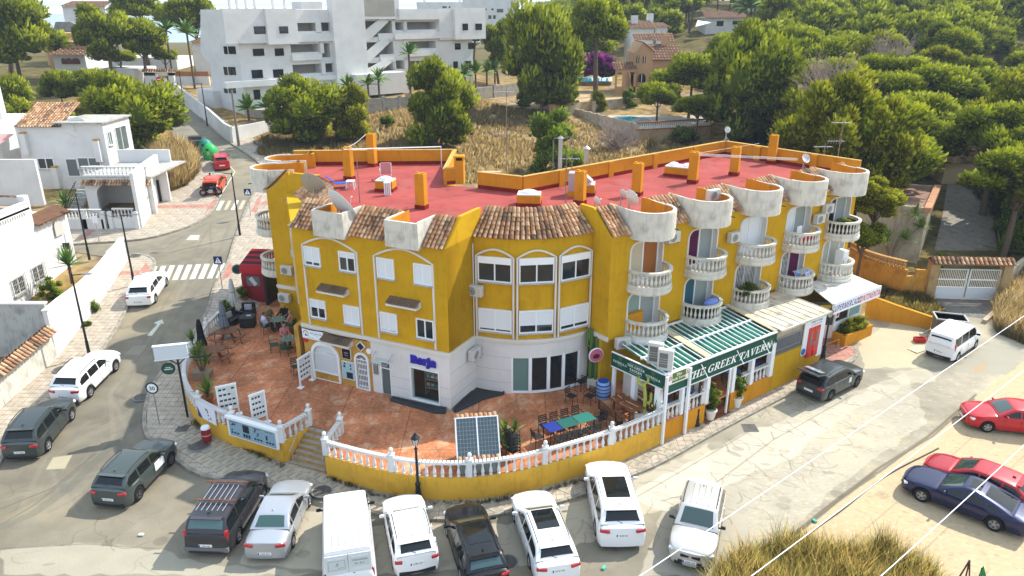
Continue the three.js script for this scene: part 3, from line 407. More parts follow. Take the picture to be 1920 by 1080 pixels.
{
const w=bm();const n=5,a0=-bowC.half,a1=-0.23;for(let i=0;i<n;i++){const F=bowF(lerp(a0,a1,i/n),lerp(a0,a1,(i+1)/n));w.add(new THREE.BoxGeometry(F.len+0.015,B1-0.5,0.2),new THREE.Matrix4().multiplyMatrices(F,mat4(F.len/2,0.3+(B1-0.5)/2,-0.1)));}
const c0=-0.23,c1=0.49;for(let i=0;i<8;i++){const F=bowF(lerp(c0,c1,i/8),lerp(c0,c1,(i+1)/8));w.add(new THREE.BoxGeometry(F.len+0.015,0.85,0.2),new THREE.Matrix4().multiplyMatrices(F,mat4(F.len/2,B1-0.65,-0.1)));}
for(let i=0;i<2;i++){const F=bowF(lerp(c1,bowC.half,i/2),lerp(c1,bowC.half,(i+1)/2));w.add(new THREE.BoxGeometry(F.len+0.015,B1-0.5,0.2),new THREE.Matrix4().multiplyMatrices(F,mat4(F.len/2,0.3+(B1-0.5)/2,-0.1)));}
w.build('shop_wall',mt.white,bld);
const j=bm();for(const y of[2.0,2.75,3.5])for(let i=0;i<n;i++){const F=bowF(lerp(a0,a1,i/n),lerp(a0,a1,(i+1)/n));j.add(new THREE.BoxGeometry(F.len,0.02,0.006),new THREE.Matrix4().multiplyMatrices(F,mat4(F.len/2,y,0.004)));}j.build('panel_joint',mJoint,bld);
[[-0.23,-0.045],[-0.045,0.14],[0.14,0.3],[0.3,0.49]].forEach(([a,b],i)=>{const F=bowF(a,b,-0.02),l=F.len,y0=TY+0.03,h=2.2;const f=bm();f.m=F;for(const u of[0.04,l-0.04])f.box(u,y0+h/2,-0.05,0.1,h,0.14);f.box(l/2,y0+h-0.05,-0.05,l-0.16,0.1,0.14);f.box(l/2,y0+0.06,-0.05,l-0.16,0.12,0.14);const m=f.build('glazed_panel',mt.pvc,bld);const g=bm();g.m=F;g.box(l/2,y0+h/2,-0.06,l-0.16,h-0.18,0.015);g.build('pane',i?mt.glass:M([0.13,0.22,0.20],{phys:true,roughness:0.1}),m);});
}
// ----- right wing: wall with arched openings, doors set back in them, rounded balconies -----
const doorKinds=[['tan','amber'],['plum','sheer'],['shut','shut'],['shutL','sheer'],['dark','sheer'],['small','sheer'],['blue','sheer'],['grille','grille'],['grille','plum'],['pale','pale']];
const mCur={tan:M([0.55,0.48,0.34]),amber:M([0.35,0.13,0.04]),plum:M([0.10,0.015,0.06]),sheer:M([0.30,0.34,0.33]),dark:mt.glass,blue:M([0.04,0.12,0.16]),pale:M([0.42,0.45,0.40]),grille:mt.glass,small:M([0.26,0.36,0.34]),shut:mt.shutter,shutL:mt.shutter};
const FB=[7.22,4.42];
{
const holes=[];for(let i=0;i<5;i++)for(const y of FB)holes.push(arch(1.35+4.27*i,y+0.02,2.3,2.24,0.45));
bm().ext(rect(0,B1-0.2,FR.len,EV-B1+0.2),0.4,new THREE.Matrix4().multiplyMatrices(FR,mat4(0,0,-0.4)),holes).build('upper_wall',mt.yellow,bld);
const rev=bm(),mo=bm();for(let i=0;i<5;i++)for(const y of FB){const a=arch(1.35+4.27*i,y+0.02,2.3,2.24,0.45);rev.ext(a,0.37,new THREE.Matrix4().multiplyMatrices(FR,mat4(0,0,-0.38)),[grow(a,-0.03)]);mo.ext(grow(a,0.07),0.05,new THREE.Matrix4().multiplyMatrices(FR,mat4(0,0,0)),[grow(a,-0.03)]);}
rev.build('opening_reveal',mt.white,bld);mo.build('arch_moulding',mt.trim,bld);
}
const dPlan=(u0,r,w0=0.0,n=18,str=0.12)=>{const q=[[u0,w0]];for(let i=0;i<=n;i++){const a=Math.PI-Math.PI*i/n;q.push([u0+r+r*Math.cos(a),str+r*Math.sin(a)]);}q.push([u0+2*r,w0]);return q;};
const dRing=(u0,r,t,w0=0.0,n=18,str=0.12)=>dPlan(u0,r,w0,n,str).concat(dPlan(u0+t,r-t,w0,n,str).reverse());
const plan=(F,b,pts,y0,y1,holes=[])=>b.ext(pts.map(([u,w])=>[u,-w]),y1-y0,new THREE.Matrix4().multiplyMatrices(F,mat4(0,y0,0,-Math.PI/2)),holes.map((h)=>h.map(([u,w])=>[u,-w])));
const balusterGeo=(h,r=0.075)=>boxUV(flat(toCreasedNormals(new THREE.LatheGeometry([[r*0.95,0],[r*0.95,0.07*h],[r*0.6,0.1*h],[r*0.95,0.25*h],[r*1.0,0.34*h],[r*0.75,0.5*h],[r*0.45,0.68*h],[r*0.42,0.78*h],[r*0.7,0.83*h],[r*0.5,0.87*h],[r*0.95,0.92*h],[r*0.95,h]].map((q)=>new THREE.Vector2(q[0],q[1])),9),0.6)));
const balG=balusterGeo(0.66);
function balcony(F,u0,y,r=1.28,front=mt.dirtyWhite){
const s=bm();plan(F,s,dPlan(u0-0.06,r+0.06,-0.02),y-0.28,y-0.1);plan(F,s,dPlan(u0,r,-0.02),y-0.1,y+0.02);plan(F,s,dPlan(u0+0.0,r-0.0,-0.02),y-0.36,y-0.28);
const b=s.build('balcony',front,bld);
const k=bm();plan(F,k,dRing(u0-0.02,r+0.02,0.19),y+0.02,y+0.12);k.build('base_rail',mt.dirtyWhite,b);k.g=[];plan(F,k,dRing(u0-0.03,r+0.03,0.19),y+0.78,y+0.9);k.build('handrail',mt.dirtyWhite,b);
const f2=bm();plan(F,f2,dPlan(u0+0.2,r-0.2,0),y+0.02,y+0.035);f2.build('balcony_floor',M([0.72,0.70,0.66],{map:tileTex}),b);
const q=dPlan(u0+0.075,r-0.075,0.02,40),L=[0];for(let i=1;i<q.length;i++)L.push(L[i-1]+Math.hypot(q[i][0]-q[i-1][0],q[i][1]-q[i-1][1]));const T2=L[L.length-1],n=17;const inv=b.matrixWorld.clone().invert();b.updateMatrixWorld(true);
for(let i=0;i<n;i++){const t=(i+0.5)/n*T2;let k2=1;while(L[k2]<t)k2++;const e=(t-L[k2-1])/(L[k2]-L[k2-1]),p=F.P(lerp(q[k2-1][0],q[k2][0],e),y+0.12,lerp(q[k2-1][1],q[k2][1],e));const m=mesh('baluster',balG,mt.dirtyWhite,b);m.position.copy(p.sub(bld.position));}
return b;
}
function balconyDoor(i,F,u0,y){
const[a,b]=doorKinds[i],W=2.3,H=2.24,w=-0.34;const ar=arch(u0+0.1,y+0.02,W,H,0.45);
const f=bm();f.m=F;f.ext(grow(ar,-0.02),0.08,mat4(0,0,w),[grow(arch(u0+0.1,y+0.02,W,H,0.42),-0.11)]);f.box(u0+0.1+W*0.5,y+H/2,w+0.05,0.09,H-0.1,0.06);if(b==='grille')for(let k=0;k<16;k++)f.box(u0+0.22+k*0.135,y+H/2,w+0.14,0.025,H-0.25,0.02);if(b==='plum'&&a==='grille')for(let k=0;k<8;k++)f.box(u0+0.22+k*0.135,y+H/2,w+0.14,0.025,H-0.25,0.02);
const d=f.build('balcony_door',mt.pvc,bld);
const half=(x0,k,nm)=>{const g=bm();g.m=F;const l=arch(u0+0.1,y+0.02,W,H,0.42).map(([p,q])=>[Math.min(Math.max(p,x0),x0+W/2),q]);g.ext(l.filter((p,n2)=>!n2||Math.hypot(p[0]-l[n2-1][0],p[1]-l[n2-1][1])>1e-4),0.02,mat4(0,0,w+(nm==='pane'?0.03:0.02)));g.build(nm,mCur[k],d);};
half(u0+0.1,a,'left_leaf');half(u0+0.1+W/2,b,'right_leaf');
if(a==='small'){const s=bm();s.m=F;s.box(u0+0.75,y+0.55,-0.14,1.1,1.05,0.25);s.build('half_wall',mt.orange,d);}
}
for(let i=0;i<5;i++){
const u=1.25+4.27*i;
FB.forEach((y,k)=>{balconyDoor(i+5*k,FR,u,y);balcony(FR,u,y,1.28,i===0&&k?mt.white:mt.dirtyWhite);});
roofBalcony(FR,u);
}
function roofBalcony(F,u,s=1){
const o=bm(),q=dPlan(u,1.28,0),t=0.12,inner=dPlan(u+t,1.28-t,-0.01);plan(F,o,dPlan(u-0.05,1.29,0),9.82,9.9);plan(F,o,dRing(u,1.28,t),9.9,11.22);plan(F,o,dRing(u-0.02,1.26,t+0.02),11.22,11.28);plan(F,o,dRing(u-0.02,1.26,0.06),10.9,10.94);
for(const x of[u+0.06,u+2.42])o.ext([[0.0,9.95],[-1.7,9.95],[-1.7,PT-0.02],[-1.3,PT-0.02],[0,11.25]],0.08,new THREE.Matrix4().multiplyMatrices(F,mat4(x+0.04,0,0,0,-Math.PI/2)));
o.build('roof_balcony',mt.dirtyWhite,bld);
const l=bm();plan(F,l,dRing(u+t,1.28-t,0.02),DK,11.2);
for(const[x,d]of[[u+0.12,1],[u+2.36,-1]])l.ext([[0,DK],[-1.75,DK],[-1.75,PT-0.01],[-1.3,PT+0.01],[0,11.2]],0.03,new THREE.Matrix4().multiplyMatrices(F,mat4(x+0.015,0,0,0,-Math.PI/2)));
l.build('balcony_lining',mt.orange,bld);
const f=bm();plan(F,f,dPlan(u+t,1.28-t,-1.75),DK-0.1,DK+0.012);f.build('balcony_floor',mRed,bld);const p=bm();p.m=F;p.rod(V(u+1.9,10.3,1.15),V(u+1.95,10.28,1.45),0.03);p.build('spout',mt.iron,bld);
}
for(const u of[1.0,4.1]){roofBalcony(FL,u);for(const y of[7.22,4.42])balcony(FL,u,y);}
// ----- chimney stacks on the terrace -----
const mCh=mt.orange;
for(const[q,h,cap]of[[[790,393],2.0],[[654,338],2.1],[[698,313],2.3],[[1088,384],1.9],[[1195,368],1.95],[[1300,345],2.0],[[1378,330],1.9],[[1448,308],2.05]]){
const p=at(q[0],q[1],DK),a=-0.75+(q[0]<830?0.35:0.2);const b=bm();b.rbox(p.x,DK+h/2,p.z-0.25,0.58,h,0.42,0.02,a);for(const s of[-1,1])b.cyl(p.x+s*0.15*Math.cos(a),DK+h,p.z-0.25-s*0.15*Math.sin(a),0.1,0.12,0.12,10);const c=b.build('chimney',mCh,bld);
bm().box(p.x,DK+0.12,p.z-0.25,0.64,0.24,0.48,a).build('chimney_skirting',mRedDark,c);
}
{const p=at(862,345,DK);const b=bm();b.box(p.x,DK+0.75,p.z-0.2,0.6,1.5,0.6,-0.1);b.box(p.x,DK+1.75,p.z-0.2,0.66,0.1,0.66,-0.1);for(const[s,t]of[[-1,-1],[1,-1],[-1,1],[1,1]])b.box(p.x+0.25*s,DK+1.6,p.z-0.2+0.25*t,0.1,0.25,0.1,-0.1);b.build('chimney',mCh,bld);bm().box(p.x,DK+1.6,p.z-0.2,0.4,0.2,0.4).build('chimney_throat',mt.dark,bld);}
// ---------- the terrace in front: stamped concrete floor, yellow retaining wall, white balustrade, steps ----------
const terraceTex=tex(1024,14,(u,v)=>{const n=fbm(u,v,12,6),f=fbm(u,v,128,2),s=fbm(u+0.35*v,v+0.2,20,5)*0.6+fbm(u,v*0.4,64,3)*0.4,j=(Math.abs(((u*4)%1)-0.5)<0.004||Math.abs(((v*4)%1)-0.5)<0.004)?0.75:1;let k=(0.72+0.42*n+0.26*(f-0.5))*j,w=0.75*sm(0.47,0.72,s);return[k*lerp(0.76,0.84,w),k*lerp(0.49,0.67,w),k*lerp(0.34,0.54,w)];});
const mTerr=M([1,1,1],{map:terraceTex,roughness:0.8,bumpMap:grainTex,bumpScale:0.01});
const wallA=[[452,574],[433,588],[413,604],[392,626],[372,655],[356,682],[349,705],[350,732],[362,757],[378,773],[412,791],[437,801],[480,813],[529,828]].map((q)=>at(q[0],q[1],TY));
const wallB=[[611,852],[660,866],[734,883],[790,891.5],[860,893.5],[913,890],[977,880],[1022,869],[1079,853],[1145,832],[1200,810],[1238,794]].map((q)=>at(q[0],q[1],TY));
const stepTL=at(581,797,TY),stepTR=at(640,813,TY),stepBL=at(543,871,PAVE),stepBR=at(611,889,PAVE);
const TC=V(7.44,TY,-32.16),TE=V(18.9,TY,-40.36),TF=frame(TC,TE);
const curve=(pts)=>new THREE.CatmullRomCurve3(pts,false,'centripetal');
const smooth=(pts,n)=>curve(pts).getSpacedPoints(n);
const terr=struct(thing('terrace',null,null,V(-4,TY,-32)));
{
const A=smooth(wallA,40),B=smooth(wallB,40);
const poly=[...A,stepTL,stepTR,...B,TF.P(13.9,TY,-0.05),FR.P(17,TY,-0.2),FR.P(0,TY,-1),V(3,TY,-39),V(-12.5,TY,-40.5),V(-16,TY,-46),V(-16.4,TY,-52.5),V(-19.3,TY,-50)];
prism(bm(),poly,TY-0.12,TY).build('terrace_floor',mTerr,terr);
const w=bm();for(const L of[A,B])for(let i=0;i<L.length-1;i++){const f=frame(L[i],L[i+1]),y0=Math.min(gy(L[i].x,L[i].z),TY-0.3)-0.2;w.add(new THREE.BoxGeometry(f.len+0.03,TY-0.02-y0,0.24),new THREE.Matrix4().multiplyMatrices(f,mat4(f.len/2,(TY-0.02+y0)/2,-0.06)));}
for(const[a,b]of[[wallA.at(-1),stepTL],[stepTR,wallB[0]]]){const f=frame(a,b);w.add(new THREE.BoxGeometry(f.len,TY,0.22),new THREE.Matrix4().multiplyMatrices(f,mat4(f.len/2,TY/2-0.02,-0.05)));}
tag(w.build('retaining_wall',mt.ochre2=M([0.74,0.44,0.055],{map:wornTex,bumpMap:grainTex,bumpScale:0.006}),terr));
const st=[bm(),bm()];for(let k=0;k<7;k++){const t0=k/7,t1=(k+1)/7,y=lerp(PAVE,TY,(k+1)/7.4);const l0=stepBL.clone().lerp(stepTL,t0),r0=stepBR.clone().lerp(stepTR,t0),l1=stepBL.clone().lerp(stepTL,1.02),r1=stepBR.clone().lerp(stepTR,1.02);
const b=bm();prism(b,[l0,r0,r1,l1].map((p)=>p.clone().setY(0)),y-0.17,y-0.03);const s=b.build('step',M([0.66,0.36,0.09],{map:dirtyTex}),terr);
const d=l0.clone().sub(l1).setY(0).normalize().multiplyScalar(0.03);const q=bm();prism(q,[l0.clone().add(d),r0.clone().add(d),r1,l1],y-0.03,y);q.build('tread',M([0.40,0.36,0.30],{map:dirtyTex}),s);}
}
const mBal=M([0.80,0.80,0.79],{map:plasterTex,roughness:0.7});
const balT=balusterGeo(0.66,0.085);
function balustrade(pts,label,ends,gap=0.36){
const c=curve(pts),L=c.getLength(),n=Math.max(2,Math.round(L/gap)),y=pts[0].y,o=thing('balustrade',label,'balustrade',pts[Math.floor(pts.length/2)].clone(),0,null);
const q=c.getSpacedPoints(n);for(let i=0;i<n;i++){const p=q[i].clone().lerp(q[i+1],0.5);const m=mesh('baluster',balT,mBal,o);m.position.copy(p.sub(o.position));m.rotation.y=i*0.7;}
const r=bm(),k=c.getSpacedPoints(n*2);for(let i=0;i<k.length-1;i++){const a=k[i].clone().setY(k[i].y+0.72),b=k[i+1].clone().setY(k[i+1].y+0.72),e=b.clone().sub(a).normalize().multiplyScalar(0.02);r.bar(a.clone().sub(e),b.clone().add(e),0.22,0.11);}r.build('top_rail',mBal,o);
for(const e of ends)balPost(e,o);return o;
}
function balPost(p,o){const b=bm();b.rbox(p.x,p.y+0.42,p.z,0.24,0.84,0.24,0.02);b.rbox(p.x,p.y+0.87,p.z,0.3,0.07,0.3,0.02);b.lathe([[0.0,1.22],[0.07,1.2],[0.1,1.12],[0.09,1.05],[0.05,1.0],[0.1,0.95],[0.12,0.9]].map((q)=>q),12,mat4(p.x,p.y,p.z));b.build('post',mBal,o);}
{
const cutA=wallA.findIndex((p)=>p.x<-99);const near=(px,py)=>at(px,py,TY);
balustrade(wallA.slice(2),'white balustrade round the street corner of the terrace beside the picnic tables',[near(390,628),near(360,675),near(376,771),near(438,801),near(529,829)]);
balustrade([wallA.at(-1),wallA.at(-1).clone().lerp(stepTL,0.5),stepTL],'short white balustrade left of the terrace steps',[stepTL]);
balustrade([wallB[0],wallB[0].clone().lerp(stepTR,0.5),stepTR],'short white balustrade right of the terrace steps',[stepTR]);
balustrade(wallB,'long curved white balustrade along the front of the terrace',[wallB[0],near(735,883),near(881,893),near(1022,869),near(1146,832)]);
for(const[a,b,l]of[[near(540,823),near(563,806),'steel handrail left of the terrace steps'],[near(645,815),near(629,838),'steel handrail right of the terrace steps']]){const h=bm();const s=l.includes('left')?V(stepBL.x+0.12,0.95,stepBL.z+0.1):V(stepBR.x-0.1,0.95,stepBR.z+0.05),e=(l.includes('left')?stepTL:stepTR).clone().setY(TY+0.95);h.rod(s,e,0.028);h.rod(s.clone().lerp(e,0.1).setY(0.1),s.clone().lerp(e,0.1),0.02);h.rod(s.clone().lerp(e,0.9).setY(TY),s.clone().lerp(e,0.9),0.02);tag(h.build('handrail',mt.lightGrey),l,'handrail');}
}
// ---------- the tavern: green fascias, white posts, pergola roof with green netting ----------
const mGreen=M([0.010,0.085,0.060],{roughness:0.6}),mNet=M([0.015,0.21,0.15],{phys:true,roughness:0.8,transmission:0.25,thickness:0,side:THREE.DoubleSide}),mCream=M([0.70,0.62,0.46],{map:dirtyTex});
const tav=thing('tavern','tavern with green signs, white posts and slatted green pergola roof','restaurant',V(10,TY,-34));
const TL=V(5.25,TY,-34.75),TS=frame(TL,TC);
{
const pr=(F,u,y,w,h,dr,off)=>printed(F,u,y,w,h,dr,tav,off,200,'sign_print');
const panel=(F,u0,u1,y0,y1,y2=y1)=>{const b=bm();b.ext([[u0,y0],[u1,y0],[u1,y2],[u0,y1]],0.06,new THREE.Matrix4().multiplyMatrices(F,mat4(0,0,0)));b.build('fascia',mGreen,tav);const t=bm();t.m=F;t.box((u0+u1)/2,y0-0.03,0.05,u1-u0,0.05,0.08);t.box((u0+u1)/2,(y1+y2)/2+0.03,0.05,u1-u0,0.05,0.08);t.build('fascia_trim',mt.pvc,tav);};
panel(TS,0,TS.len,3.3,4.05);
const beer=(c,x,y,s)=>{c.strokeStyle='#9a8a3a';c.lineWidth=2;c.beginPath();for(let i=0;i<=5;i++){const a=-Math.PI/2+i*4*Math.PI/5,px=x+s*0.55*Math.cos(a),py=y-s*0.95+s*0.55*Math.sin(a);i?c.lineTo(px,py):c.moveTo(px,py);}c.stroke();write(c,'ESTRELLA',x,y+s*0.05,s*0.72,'#e8efe8','bold','serif');write(c,'GALICIA',x,y+s*0.6,s*0.3,'#cfd8cf','','serif');};
pr(TS,0.02,3.32,TS.len-0.04,0.72,(c,w,h)=>{fill(c,w,h,'#0d4a3b');beer(c,w*0.17,h*0.55,h*0.34);beer(c,w*0.82,h*0.55,h*0.34);write(c,'THE GREEK',w*0.49,h*0.38,h*0.27,'#f0f4ee','bold','serif');write(c,'TAVERN',w*0.49,h*0.67,h*0.27,'#f0f4ee','bold','serif');c.fillStyle='#d8e2da';c.fillRect(w*0.36,h*0.17,w*0.26,3);c.fillRect(w*0.36,h*0.86,w*0.26,3);},0.066);
panel(TF,1.78,8.9,2.95,4.02,4.02);panel(TF,0.1,1.68,2.95,3.45);
pr(TF,1.8,3.0,7.06,1.0,(c,w,h)=>{fill(c,w,h,'#0d4a3b');const t='THE GREEK TAVERN';write(c,t,w*0.455,h*0.6,h*0.6,'#f3f6f2','italic bold','serif',0.8);beer(c,w*0.93,h*0.55,h*0.26);},0.066);
const bd=bm();bd.m=TF;bd.box(0.88,3.75,0.12,1.5,0.62,0.05);bd.build('sign_board',mt.pvc,tav);pr(TF,0.14,3.45,1.48,0.6,(c,w,h)=>{fill(c,w,h,'#e8e6e0');c.fillStyle='#5d7436';c.fillRect(w*0.2,0,w*0.66,h*0.9);write(c,'The',w*0.53,h*0.27,h*0.36,'#eef5e6','bold','serif');write(c,'Greek Tavern',w*0.53,h*0.62,h*0.32,'#eef5e6','bold','serif');write(c,'B',w*0.11,h*0.45,h*0.55,'#a3202c','bold','serif');write(c,'A',w*0.93,h*0.35,h*0.5,'#a3202c','bold','serif');},0.15);
const post=(F,u,w,h,s=0.16,y0=TY)=>{const b=bm();b.m=F;b.box(u,(y0+h)/2,w,s,h-y0,s);b.build('post',mt.pvc,tav);};
post(TS,0.1,-0.1,3.3);post(TS,1.55,-0.06,3.3,0.26);post(TS,TS.len-0.28,-0.06,3.3,0.3);post(TF,0.06,0.16,3.98,0.13,0.1);post(TF,1.72,0.16,4.0,0.13,0.1);post(TF,1.5,-0.05,2.95,0.2);post(TF,3.4,-0.05,2.95,0.24);post(TF,5.5,-0.06,2.95,0.24);post(TF,5.0,0.12,2.95,0.09,0.3);post(TF,7.05,-0.05,2.95,0.24);post(TF,8.75,-0.05,3.4,0.3);
const roofP=(u,t)=>{const f=TF.P(u,4.05,0.02),b=FR.P(u+0.5,4.28,0.05);return f.lerp(b,t);};
const b=bm();for(let i=0;i<=22;i++){const u=0.15+i*0.395;b.bar(roofP(u,0),roofP(u,1),0.045,0.05);}b.build('pergola_bar',mt.pvc,tav);tag(tav.children.at(-1),null,null,null,'stuff');
const m2=bm();for(const t of[0.0,0.45,0.97])m2.bar(roofP(0,t),roofP(8.9,t),0.1,0.1);m2.build('pergola_beam',mt.pvc,tav);tag(tav.children.at(-1),null,null,null,'stuff');
const gu=bm();gu.bar(roofP(3.25,0.0).setY(4.12),roofP(3.25,1).setY(4.36),0.42,0.05);gu.build('gutter',mCream,tav);const g2=bm();g2.bar(roofP(8.85,0.0).setY(4.12),roofP(8.85,1).setY(4.36),0.36,0.05);g2.build('gutter',mCream,tav);
for(let i=0;i<22;i++){if(i===8)continue;const u=0.15+i*0.395,pieces=i%3===1?[[0.02,0.42],[0.5,0.9]]:[[0.03,0.44],[0.47,0.95]];for(const[a,c]of pieces){const q=[roofP(u+0.03,a),roofP(u+0.36,a),roofP(u+0.36,c),roofP(u+0.03,c)];const g=new THREE.BufferGeometry();const dip=0.12,P=[],I=[];for(let j=0;j<=4;j++)for(let k=0;k<=1;k++){const p=q[0].clone().lerp(q[3],j/4),s=q[1].clone().lerp(q[2],j/4),z=p.lerp(s,k);P.push(z.x,z.y-0.06-dip*Math.sin(j/4*Math.PI),z.z);}for(let j=0;j<4;j++)I.push(j*2,j*2+1,j*2+2,j*2+1,j*2+3,j*2+2);g.setAttribute('position',new THREE.Float32BufferAttribute(P,3));g.setIndex(I);g.computeVertexNormals();bm().add(g).build('netting',mNet,tav);}}
const lw=bm();lw.m=TF;for(const[u0,u1]of[[0,3.35],[5.42,9.0]]){lw.g=[];lw.box((u0+u1)/2,0.58,-0.1,u1-u0,1.5,0.25);lw.build('low_wall',mt.orange,tav);}
for(let k=0;k<4;k++){const s=bm();s.m=TF;s.box(4.38,0.22+k*0.27-0.12,-0.0-k*0.28,2.04,0.28,0.4);s.build('step',M([0.26,0.10,0.05],{map:dirtyTex}),tav);}
balustrade([TF.P(0.15,TY,-0.1),TF.P(1.7,TY,-0.1),TF.P(3.3,TY,-0.1)],'white balustrade at the tavern front, left of its side steps',[TF.P(0.05,TY,-0.12),TF.P(3.3,TY,-0.12)],0.33);
balustrade([TF.P(5.55,TY,-0.1),TF.P(7.2,TY,-0.1),TF.P(8.85,TY,-0.1)],'white balustrade at the tavern front, right of its side steps',[TF.P(5.5,TY,-0.12),TF.P(8.85,TY,-0.12)],0.33);
balustrade([TF.P(3.45,TY,-0.9),TF.P(3.45,TY,-1.6),TF.P(3.45,TY,-2.3)],'short white balustrade on the inner side of the tavern steps',[TF.P(3.45,TY,-0.8)],0.33);
const ew=bm();ew.m=TS;ew.box(0.75,2.2,-0.9,1.3,1.7,0.1);ew.build('inner_wall',mt.white,tav);const bw=bm();bw.m=TS;for(let i=0;i<9;i++)bw.box(0.5+i*0.1,2.75,-0.82,0.025,0.9,0.03);bw.build('window_bars',mt.pvc,tav);
for(const u of[2.6,5.4,7.6]){const br=bm();br.rod(TF.P(u,3.9,0.1),TF.P(u+0.1,3.3,0.5),0.025);br.sph(TF.P(u+0.1,3.27,0.5).x,3.27,TF.P(u+0.1,3.27,0.5).z,0.05);br.build('lamp_arm',mt.pvc,tav);}
}
// ---------- small shop with the red door ----------
const shop2=thing('red_door_shop','low shop with bright red double door, barred window and stained white sheet roof','shop',V(16.5,0.3,-39.5));
{
const w=bm();w.m=TF;w.box(11.35,1.2,-0.12,4.6,2.5,0.26);w.build('low_wall',mt.yellow,shop2);
const up=bm();up.ext(rect(9.0,2.3,4.65,1.65),0.12,new THREE.Matrix4().multiplyMatrices(TF,mat4(0,0,-0.2)),[rect(9.1,2.36,2.35,1.15)]);up.build('upper_wall',M([0.55,0.48,0.36],{map:dirtyTex}),shop2);
const side=bm();const TR=frame(TF.P(13.65,0,-0.05),TF.P(13.65,0,-4));side.m=TR;side.box(2,2.3,-0.1,3.9,3.5,0.2);side.build('side_wall',mt.white,shop2);
const gl=bm();gl.m=TF;gl.box(10.28,2.94,-0.16,2.32,1.14,0.03);const gw=gl.build('window',mt.glass,shop2);const ba=bm();ba.m=TF;for(let i=0;i<22;i++)ba.box(9.15+i*0.108,2.93,-0.05,0.022,1.12,0.03);ba.box(10.28,2.75,-0.04,2.3,0.03,0.03);ba.box(10.28,3.5,-0.04,2.4,0.05,0.06);ba.build('window_bars',M([0.3,0.31,0.32],{roughness:0.5}),gw);tag(gw.children[0],null,null,null,'stuff');
const fr=bm();fr.m=TF;fr.box(11.78,2.9,0.03,0.45,2.2,0.06);fr.box(13.38,2.65,0.03,0.5,2.6,0.06);fr.box(12.6,3.72,0.03,1.25,0.55,0.06);fr.build('white_panel',mt.pvc,shop2);
for(const s of[0,1]){const d=bm();d.m=TF;const u=12.02+s*0.57;d.rbox(u+0.27,2.5,0.06,0.55,1.9,0.09,0.02);d.box(u+0.27,1.75,0.115,0.42,0.4,0.03);const dm=d.build('red_door',M([0.62,0.03,0.025],{roughness:0.35}),shop2);const g=bm();g.m=TF;g.rbox(u+0.27,2.75,0.115,0.18,0.9,0.02,0.01);g.build('pane',M([0.20,0.19,0.14],{roughness:0.3}),dm);const h=bm();h.m=TF;h.box(u+(s?0.06:0.48),2.4,0.14,0.04,0.16,0.05);h.build('handle',mt.steel,dm);}
printed(TF,11.95,3.5,1.5,0.42,(c,w,h)=>{fill(c,w,h,'#e9edf0');write(c,"TERRY'S PING",w/2,h*0.36,h*0.44,'#20242c','bold','sans-serif',0.95);write(c,'FULL SERVICE INSURANCE',w/2,h*0.77,h*0.24,'#20242c','bold','sans-serif',0.9);},shop2,0.066,200,'sign_print');
const bl=bm();bl.m=TF;bl.cyl(11.72,2.05,0.075,0.2,0.2,0.02,16,Math.PI/2);bl.build('round_sign',M([0.03,0.16,0.45]),shop2);
const rf=bm();const e=(u,t)=>TF.P(u,4.05,0.25).lerp(FR.P(u+0.4,4.3,0.02),t);const m=M([0.66,0.63,0.56],{map:tex(512,3,(u,v)=>{const s=Math.max(0,fbm(u,v,5,5)-0.5),k=0.98-1.1*s;return[k,k*0.96,k*0.9];})});
for(let i=0;i<8;i++){const u0=8.98+i*0.6,b=bm();prism(b,[e(u0,0),e(u0+0.585,0),e(u0+0.585,1),e(u0,1)],4.12,4.17);const o=b.build('roof_sheet',m,shop2);}
const ed=bm();ed.bar(e(8.95,0).setY(4.13),e(13.8,0).setY(4.13),0.08,0.12);for(let i=0;i<9;i++)ed.bar(e(8.98+i*0.6,0).setY(4.185),e(8.98+i*0.6,1).setY(4.185),0.04,0.04);ed.build('roof_edge',mt.dirtyWhite,shop2);
}
